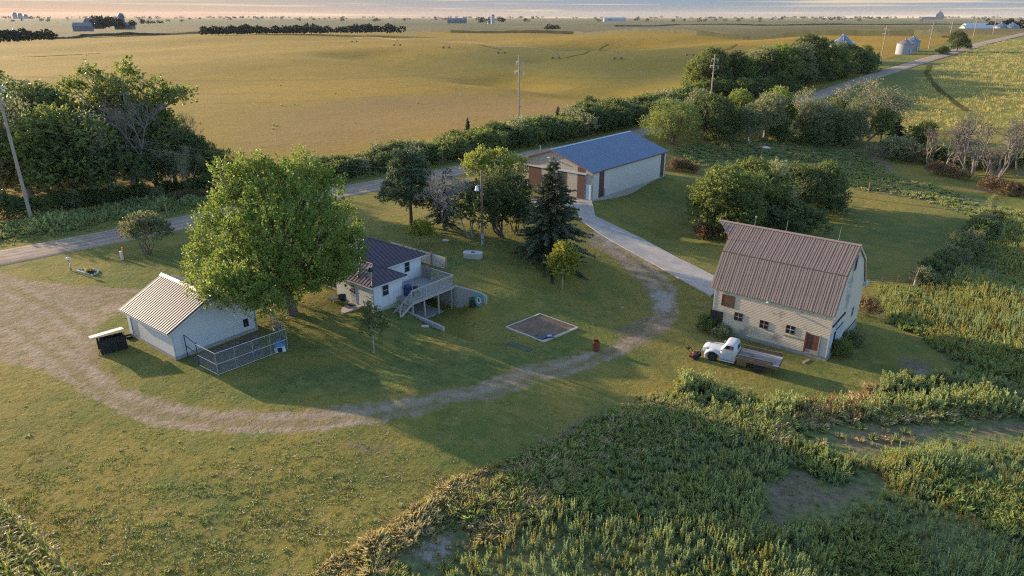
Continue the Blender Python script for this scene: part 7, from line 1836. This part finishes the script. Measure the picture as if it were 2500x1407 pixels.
GRD = leafmat('grass_dry', (.20, .165, .080), (.40, .335, .18), (.45, .38, .18), .34)
def weed(seed, h, nl, ls, mat, spread=.25, spike=.3, wr=.45, stems=3):
    r = np.random.default_rng(seed); C, U, T = [], [], []
    for s in range(stems):
        a = r.uniform(0, 6.28); lean = r.uniform(.02, spread); hh = h * r.uniform(.65, 1.0); off = np.array([math.cos(a), math.sin(a), 0]) * spread * .5 * r.random()
        for i in range(nl):
            f = r.uniform(.06, 1); q = r.uniform(0, 6.28); p = off + np.array([math.cos(a) * lean * f, math.sin(a) * lean * f, hh * f])
            u = unit(np.array([math.cos(q), math.sin(q), .25 + r.uniform(-.3, .6) + 2.0 * (f > 1 - spike)])); l_ = ls * (1.15 - .55 * f)
            C.append(np.concatenate([p + u * l_ * .5, [l_]])); U.append(u); T.append(np.clip(r.random() * .6 + .45 * f, 0, 1))
    C = np.array(C); U = np.array(U); n = len(C); W2 = unit(np.cross(U, unit(r.normal(size=(n, 3)) * .6 + np.array([0, 0, 1.]))))
    V, Q = leaves_mesh(C[:, :3], U, W2, C[:, 3], C[:, 3] * wr)
    return npmesh('weed', V, Q, mat, None, {'tint': np.repeat(T, 4)}, link=False)
def tuft(seed, h, n, rad, mat, wd=.012, lean=.5):
    r = np.random.default_rng(seed); q = r.uniform(0, 6.28, n); rr = rad * np.sqrt(r.random(n)); b = np.stack([rr * np.cos(q), rr * np.sin(q), np.zeros(n)], -1)
    q2 = q + r.normal(size=n) * .8; d = unit(np.stack([np.cos(q2) * lean * r.random(n), np.sin(q2) * lean * r.random(n), np.ones(n)], -1)); hh = (h * r.uniform(.5, 1.1, n))[:, None]
    s = np.stack([-np.sin(q2 + r.normal(size=n)), np.cos(q2), np.zeros(n)], -1) * wd
    t2 = d + np.stack([np.cos(q2), np.sin(q2), -.3 * np.ones(n)], -1) * .35 * lean
    V = np.stack([b - s, b + s, b + d * hh * .6 + s * .7, b + t2 * hh], 1).reshape(-1, 3)
    return npmesh('tuft', V, np.arange(n * 4).reshape(-1, 4), mat, None, {'tint': np.repeat(r.random(n), 4)}, link=False)
pro = [weed(1, 1.0, 60, .125, WG, .20, .4, .38), weed(2, 1.1, 62, .115, WG2, .22, .5, .36), weed(3, .7, 60, .125, WG, .4, .1, .55, 4), weed(4, .85, 54, .11, WY, .22, .6, .36), weed(5, .55, 54, .125, WG2, .4, .1, .55, 4),
       weed(6, .8, 38, .11, WB, .25, .5, .35), tuft(7, .8, 70, .28, GRL, .013, .7), tuft(8, .75, 60, .28, GRD, .012, .9), weed(9, 1.25, 54, .125, WY, .2, .45, .35)]
barepolys = [poly(p) for p in ([(1860,1180),(1960,1150),(2010,1190),(2120,1170),(2140,1210),(2040,1240),(1960,1250),(1910,1300),(1860,1280)], [(1000,1330),(1060,1290),(1120,1300),(1110,1360),(1040,1400),(1000,1370)],
  [(1960,1060),(2120,1030),(2300,1040),(2420,1030),(2520,1035),(2520,1062),(2360,1075),(2240,1088),(2100,1110),(2000,1100)], [(2180,870),(2270,880),(2295,955),(2200,945)])]
STRIP = poly([(700,1440),(760,1400),(860,1340),(1000,1255),(1110,1175),(1250,1122),(1275,1150),(1140,1222),(1040,1300),(920,1385),(860,1440)])
X_, Y_, S_, I_ = [], [], [], []
for P_, dens, sc0, seed in ((WEED, 15, 1.0, 1), (WEEDR, 11, 1.0501, 2), (WEEDM, 2.6, .72, 3)):
    x, y = sample(P_, dens, seed)
    rr = np.random.default_rng(seed + 20); n1_ = vnoise(x, y, .16, 5); n2_ = vnoise(x, y, .5, 6); n3_ = vnoise(x, y, .09, 9)
    bare_ = np.maximum.reduce([sdf(b, x, y) for b in barepolys]) + (n2_ - .5) * 2.2
    edge_ = sdf(P_, x, y)
    strip_ = sdf(STRIP, x, y)
    ok = ((bare_ < -.15) | (rr.random(len(x)) < .10)) & (strip_ < .2) & (rr.random(len(x)) < np.clip(.6 + n1_ * .8, .5, 1)) & (edge_ > (n2_ - .5) * 1.2)
    x, y, n1_, n2_, n3_, edge_, bare_ = (a[ok] for a in (x, y, n1_, n2_, n3_, edge_, bare_))
    u = rr.random(len(x)); k = np.zeros(len(x), int)
    sp1 = vnoise(x, y, .21, 31) + rr.normal(size=len(x)) * .13; sp2 = vnoise(x, y, .33, 32) + rr.normal(size=len(x)) * .13
    k[:] = np.where(sp1 < .42, np.where(sp2 < .5, 0, 1), np.where(sp2 < .42, 2, np.where(sp1 > .68, 6, np.where(sp2 > .66, 4, 0))))
    if sc0 == 1.0:
        yel = smooth(.42, .66, n3_ * .6 + n2_ * .4) * .8; k[rr.random(len(x)) < yel * .35] = 3; k[(rr.random(len(x)) < .035) & (n2_ > .45)] = 5; k[(rr.random(len(x)) < .06)] = 8
        lo_ = (edge_ < 2.2 + 3 * n2_) & (rr.random(len(x)) < .85); k[lo_] = np.where(rr.random(lo_.sum()) < .3, 6, 7)
        mid = (sdf(poly([(1330,1110),(1420,1040),(1560,980),(1700,1000),(1640,1090),(1560,1130),(1420,1160)]), x, y) > 0) & (rr.random(len(x)) < .85); k[mid] = np.where(rr.random(mid.sum()) < .6, 6, 7)
    elif sc0 == 1.0501:
        k[rr.random(len(x)) < .22] = 3; k[rr.random(len(x)) < .12] = 8
    else:
        u = rr.random(len(x)); k = np.where(u < .45, 6, np.where(u < .72, 3, np.where(u < .87, 7, 2)))
    s_ = sc0 * rr.uniform(.55, 1.3, len(x)) * (.58 + .8 * n1_) * np.clip(.45 + edge_ * .28, .45, 1) * np.clip(.5 - bare_ * .4, .5, 1)
    X_.append(x); Y_.append(y); S_.append(s_); I_.append(k)
    kk = np.hypot(x, y)
x, y, s_, k = (np.concatenate(a) for a in (X_, Y_, S_, I_))
gn_scatter('wild_weeds', np.stack([x, y, hz(x, y) - .03], -1), s_, rng.uniform(0, 6.28, len(x)), k, pro, 'tall wild weeds covering the rough ground right of the mown yard', 'weeds', .14)
print('weeds', len(x))
x, y = sample(STRIP, 26, 47); rr = np.random.default_rng(70); n2_ = vnoise(x, y, .6, 19); ok = rr.random(len(x)) < .35 + n2_; x, y, n2_ = x[ok], y[ok], n2_[ok]
gn_scatter('dry_grass', np.stack([x, y, hz(x, y) - .02], -1), rr.uniform(.45, .95, len(x)) * (.5 + .7 * n2_), rr.uniform(0, 6.28, len(x)), np.where(rr.random(len(x)) < .62, rr.integers(0, 2, len(x)), 2), [tuft(15, .7, 60, .26, GRD, .012, .8), tuft(16, .6, 60, .28, GRD, .012, 1.0), tuft(17, .6, 56, .26, GR, .012, .8)], 'band of tan dry grass along the edge of the rough ground', 'grass', .2)
# ragged weed bank between mown yard and rough ground
BK = poly([(1640,948),(1700,935),(1850,985),(2020,985),(2060,965),(2200,930),(2330,930),(2420,950),(2500,975),(2500,1020),(2330,1010),(2200,1010),(2080,1035),(1950,1040),(1800,1020),(1690,990)])
x, y = sample(BK, 9, 41); n2_ = vnoise(x, y, .5, 12); rr = np.random.default_rng(77)
q = x / (y + 1e-6); k = np.where(rr.random(len(x)) < .55, 0, np.where(rr.random(len(x)) < .5, 2, 1)); br_ = (q > .47) & (q < .60); k[br_ & (rr.random(len(x)) < .65)] = 5; k[(rr.random(len(x)) < .2)] = 3; k[br_ & (rr.random(len(x)) < .3)] = 7
pro2 = [weed(21, 1.25, 46, .22, WG, .35, .2, .55, 4), weed(22, 1.3, 40, .2, WG2, .3, .3), weed(23, .9, 46, .22, WG, .45, .1, .6, 4), weed(24, 1.0, 34, .17, WY, .3, .5), tuft(25, 1.0, 60, .3, GRL, .018, .7), weed(26, 1.15, 44, .17, WB, .3, .5, .35, 4), tuft(27, .9, 50, .3, GRD, .016, .8), tuft(28, .8, 60, .3, GRD, .016, .9)]
gn_scatter('weed_bank', np.stack([x, y, hz(x, y) - .03], -1), rr.uniform(.6, 1.2, len(x)) * (.55 + .8 * n2_), rr.uniform(0, 6.28, len(x)), k, pro2, 'ragged green and rusty weed bank between the truck lawn and the rough ground', 'weeds', .15)
# verge of the road and foot of the grove
VG = np.array([tuple(RP(s, n)[:2]) for s, n in ((-60, 4.2), (155, 4.2), (155, 15), (-60, 15))])
x, y = sample(VG, 3.2, 43); n2_ = vnoise(x, y, .3, 14); rr = np.random.default_rng(78); nn = (x - RD0[0]) * RDN[0] + (y - RD0[1]) * RDN[1]
gn_scatter('verge_grass', np.stack([x, y, hz(x, y) - .02], -1), rr.uniform(.6, 1.3, len(x)) * (.35 + .9 * smooth(4.5, 9, nn)) * (.5 + n2_), rr.uniform(0, 6.28, len(x)), rr.integers(0, 5, len(x)),
           [tuft(31, .6, 46, .35, GRL, .03, .7), tuft(32, .5, 46, .35, GRL, .03, .8), weed(33, .8, 30, .22, WG, .35), tuft(34, .55, 46, .35, GR, .03, .8), weed(35, .7, 30, .22, WG2, .4, .1, .6)], 'tall grass of the road verge below the grove and bushes', 'grass', .15)
# mown lawn: short uneven tufts
LN = np.array([(-48, 62), (-30, 84), (-12, 100), (9, 96), (24, 86), (24, 62), (34, 47), (34, 40), (14, 38), (4, 22), (-8, 17), (-30, 17), (-40, 40), (-48, 55)])
x, y = sample(LN, 15, 51, 90000)
rr = np.random.default_rng(79); n1_ = vnoise(x, y, .25, 15); n2_ = vnoise(x, y, .9, 16)
dd_ = sdf(DIRT, x, y); ins = np.zeros(len(x), bool)
qa = (x - HO[0]) * HA[0] + (y - HO[1]) * HA[1]; qb = (x - HO[0]) * HB[0] + (y - HO[1]) * HB[1]
ins |= (qa > -11) & (qa < 2.2) & (qb > -2.8) & (qb < 8.6)
g_ = Fr2 = None
ga_ = np.array([math.cos(R(142)), math.sin(R(142))]); gb2 = np.array([-ga_[1], ga_[0]]); ua = (x + 25.17) * ga_[0] + (y - 46.31) * ga_[1]; ub = (x + 25.17) * gb2[0] + (y - 46.31) * gb2[1]
ins |= (ua > -2.8) & (ua < 7.4) & (ub > -7.2) & (ub < .2)
ba_ = np.array([math.cos(R(-38.5)), math.sin(R(-38.5))]); bb_ = np.array([-ba_[1], ba_[0]]); ua = (x - 18.39) * ba_[0] + (y - 58.24) * ba_[1]; ub = (x - 18.39) * bb_[0] + (y - 58.24) * bb_[1]
ins |= (ua > -.2) & (ua < 10.3) & (ub > -.1) & (ub < 10)
ins |= sdf(np.array([tuple(p[:2]) for p in dl] + [tuple(p[:2]) for p in dr[::-1]]), x, y) > -.15
ins |= sdf(np.array([tuple(p[:2]) for p in sb]), x, y) > -.05
nn = (x - RD0[0]) * RDN[0] + (y - RD0[1]) * RDN[1]; ins |= nn > -4.0
ins |= sdf(WEED, x, y) > .3
pr_ = np.where(dd_ > 0, .10 + .14 * (n2_ > .6), 1.0) * np.clip(.5 + .6 * n2_, 0, 1)
ok = ~ins & (rr.random(len(x)) < pr_); x, y, n1_, n2_, dd_ = x[ok], y[ok], n1_[ok], n2_[ok], dd_[ok]
lu = np.maximum(sdf(LUSH, x, y), sdf(LUSH2, x, y)); k = np.where(rr.random(len(x)) < np.clip(n1_ * 1.3 - .25, .1, .9), 0, 1); k[rr.random(len(x)) < .22] = 2; k[(lu > 0) & (rr.random(len(x)) < .8)] = 1; k[rr.random(len(x)) < .004 + .02 * smooth(10, 16, x) * (n1_ > .5)] = 3
rough = smooth(40, 26, y) * .7 + .55
gn_scatter('mown_grass', np.stack([x, y, hz(x, y) - .01], -1), rr.uniform(.5, 1.25, len(x)) * rough * (.6 + .7 * n2_), rr.uniform(0, 6.28, len(x)), k,
           [tuft(41, .085, 26, .17, GR, .012, 1.3), tuft(42, .085, 26, .17, GRL, .012, 1.2), tuft(43, .075, 22, .17, GRD, .011, 1.4), weed(44, .14, 9, .16, WG, .25, 0, .7, 3)], 'short uneven mown grass of the farmyard', 'grass', .2)
print('lawn', len(x))
# crop canopy of the near bean field and of the corn hill
# wheel tracks left in the crops
def track(pts, wd, mat, dz=.12):
    P = [G(*q) for q in pts]; Q = []
    for a, b in zip(P, P[1:]):
        n = max(2, int((b - a).length / 6)); Q += [a.lerp(b, k / n) for k in range(n)]
    Q.append(P[-1]); V = []
    for k, p in enumerate(Q):
        d = (Q[min(k + 1, len(Q) - 1)] - Q[max(k - 1, 0)]); d.z = 0; d.normalize(); n_ = Vector((-d.y, d.x, 0)) * wd / 2
        for e in (p - n_, p + n_): V.append((e.x, e.y, hz1(e.x, e.y) + dz))
    struct(npmesh('wheel_track', V, [(2 * k, 2 * k + 1, 2 * k + 3, 2 * k + 2) for k in range(len(Q) - 1)], mat, smooth_=True)); return np.array([tuple(p[:2]) for p in Q])
M_TRK = simple('track_green', (.145, .11, .025), 1, 0, .35, .2, 0, 0); M_TRK2 = simple('track_dark', (.10, .092, .03), 1, 0, .35, .2, 0, 0)
CT_ = track([(2268, 160), (2262, 178), (2272, 198), (2295, 222), (2335, 255), (2362, 272)], 1.5, M_TRK2)
track([(1382, 141), (1425, 132), (1465, 119), (1484, 109)], 1.5, M_TRK); track([(1170, 109), (1185, 114), (1225, 122)], 1.6, M_TRK); track([(1745, 126), (1780, 120), (1798, 109)], 1.8, M_TRK)
x, y = sample(CORNF, .75, 62, 80000); ok = (np.hypot(x, y) < 460) & (vnoise(x, y, .4, 22) > .12) & (pdist(CT_, x, y) > 1.0); x, y = x[ok], y[ok]; rr = np.random.default_rng(82); n2_ = vnoise(x, y, .12, 23)
CN1 = leafmat('corn_leaf', (.15, .145, .042), (.36, .32, .10), (.5, .46, .12), .42); CN2 = leafmat('corn_dry', (.24, .17, .075), (.48, .35, .15), (.55, .42, .15), .38)
gn_scatter('corn_canopy', np.stack([x, y, hz(x, y) - .75], -1), rr.uniform(.7, 1.05, len(x)) * np.clip(1.15 - np.hypot(x, y) / 900, .5, 1), rr.uniform(0, 6.28, len(x)), np.where(rr.random(len(x)) < .25 + .35 * n2_, 1, 0), [weed(61, 1.7, 12, .75, CN1, .8, .3, .16, 4), weed(62, 1.6, 11, .7, CN2, .8, .3, .16, 4)], 'yellow green corn covering the hill on the right', 'crop', .1)
print('corn', len(x))
# weed specks in the bean field
r3 = np.random.default_rng(91); fp = []
for _ in range(70):
    px, py = r3.uniform(150, 2000), 95 + 260 * r3.random() ** 1.6; p = G(px, py); n_ = (p.x - RD0[0]) * RDN[0] + (p.y - RD0[1]) * RDN[1]
    if n_ > 22 and math.hypot(p.x, p.y) < 900: fp += [(p.x + r3.normal() * 2.5, p.y + r3.normal() * 2.5) for _ in range(r3.integers(1, 3))]
fp = np.array(fp)
gn_scatter('field_weeds', np.stack([fp[:, 0], fp[:, 1], hz(fp[:, 0], fp[:, 1]) - .1], -1), r3.uniform(.4, .9, len(fp)), r3.uniform(0, 6.28, len(fp)), r3.integers(0, 2, len(fp)), [weed(71, .9, 40, .3, WG, .6, .2, .5, 5), weed(72, .7, 40, .3, WY, .7, .2, .5, 5)], 'scattered weed clumps sticking out of the golden field', 'weeds', .1)
# corn standing in the lower left corner
def corn(seed):
    r = np.random.default_rng(seed); Vs = []; T = []; q0 = r.uniform(0, 3.14)
    H_ = 2.15
    for i in range(13):
        f = (i + 1) / 14; z = H_ * f * .92; q = q0 + math.pi * i + r.normal() * .35; L = r.uniform(.6, .95) * (1.1 - .55 * abs(f - .5)); el = 1.1 - .2 * f + r.normal() * .12
        pts = []
        p = np.array([0, 0, z])
        for k in range(5):
            pts.append(p.copy()); p = p + np.array([math.cos(q) * math.cos(el), math.sin(q) * math.cos(el), math.sin(el)]) * L / 4; el -= r.uniform(.38, .62)
        s = np.array([-math.sin(q), math.cos(q), 0]) * .045
        for k in range(4):
            w0, w1 = (.6, 1, .9, .6)[k], (1, .9, .6, .05)[k]; Vs += [pts[k] - s * w0, pts[k] + s * w0, pts[k + 1] + s * w1, pts[k + 1] - s * w1]; T += [np.clip(r.random() * .4 + .5 * f, 0, 1)] * 4
    for k in range(4):
        a = math.pi / 2 * k; b = a + math.pi / 2; rd = .018; Vs += [np.array([rd * math.cos(a), rd * math.sin(a), 0]), np.array([rd * math.cos(b), rd * math.sin(b), 0]), np.array([rd * .5 * math.cos(b), rd * .5 * math.sin(b), H_]), np.array([rd * .5 * math.cos(a), rd * .5 * math.sin(a), H_])]; T += [.5] * 4
    for k in range(9):
        q = r.uniform(0, 6.28); u = np.array([math.cos(q) * .35, math.sin(q) * .35, 1]); u /= np.linalg.norm(u); b = np.array([0, 0, H_ - .02]); s = np.array([-math.sin(q), math.cos(q), 0]) * .008; L = r.uniform(.2, .38); Vs += [b - s, b + s, b + u * L + s * .6, b + u * L - s * .6]; T += [.95] * 4
    V = np.array(Vs)
    return npmesh('corn', V, np.arange(len(V)).reshape(-1, 4), CN3 if seed % 3 else CN4, None, {'tint': np.array(T)}, link=False)
CN3 = leafmat('corn_near', (.050, .075, .018), (.21, .215, .055), (.34, .36, .07), .35); CN4 = leafmat('corn_near_dry', (.16, .12, .05), (.36, .27, .12), (.4, .3, .12), .3)
def cz(px, py): p = Gz(px, py, 1.9); return (p.x, p.y)
CP4 = np.array([cz(-330, 1010), cz(0, 1235), cz(60, 1290), cz(125, 1350), cz(165, 1395), cz(215, 1470), cz(230, 1560), cz(-200, 1560), cz(-700, 1300)])
pts = []
e0 = np.array(cz(0, 1235)); e1 = np.array(cz(165, 1395)); ed = unit(e1 - e0); en = np.array([-ed[1], ed[0]])
for rw_ in range(-40, 40):
    for q in np.arange(-30, 30, .19):
        p = e0 + en * (rw_ * .76) + ed * (q + rng.uniform(-.04, .04)); pts.append(p + rng.normal(size=2) * .03)
pts = np.array(pts); ok = sdf(CP4, pts[:, 0], pts[:, 1]) > -.1; pts = pts[ok]
print('corn near', len(pts))
gn_scatter('corn_rows', np.stack([pts[:, 0], pts[:, 1], hz(pts[:, 0], pts[:, 1])], -1), rng.uniform(.85, 1.1, len(pts)), rng.uniform(0, 6.28, len(pts)), rng.integers(0, 6, len(pts)), [corn(i) for i in range(6)], 'standing corn rows in the lower left corner', 'crop', .06)
# plants of the flower bed
fl = FLOWERBED
for i in range(16):
    q = rng.uniform(0.1, 3.0); rr_ = rng.uniform(.15, .85)
    m_ = weed(100 + i, .42, 12, .16, WG if i % 3 else LF['brown'], .25, .2, .5); m_.name = 'bed_plant'; COL.objects.link(m_); m_.parent = fl; m_.location = (1.2 * rr_ * math.cos(q), .15 + .9 * rr_ * math.sin(q), .06)

# ---------------------------------------------------------------- air
HAZE = 2.3e-5
m = MB(); m.box(-15500, 15500, -60, 15800, -14, 95)
t = NT('haze'); t.t.nodes.remove(t.b)
pv = t.n('ShaderNodeVolumePrincipled'); pv.inputs['Color'].default_value = (.80, .84, .92, 1); pv.inputs['Density'].default_value = HAZE; pv.inputs['Density Attribute'].default_value = ''; pv.inputs['Anisotropy'].default_value = 0.0
t.t.links.new(pv.outputs[0], t.out.inputs['Volume']); t.m.cycles.homogeneous_volume = True
hb = m.build('haze', t.m); hb['kind'] = 'stuff'; hb['label'] = 'thin evening haze over the plain'; hb['category'] = 'haze'
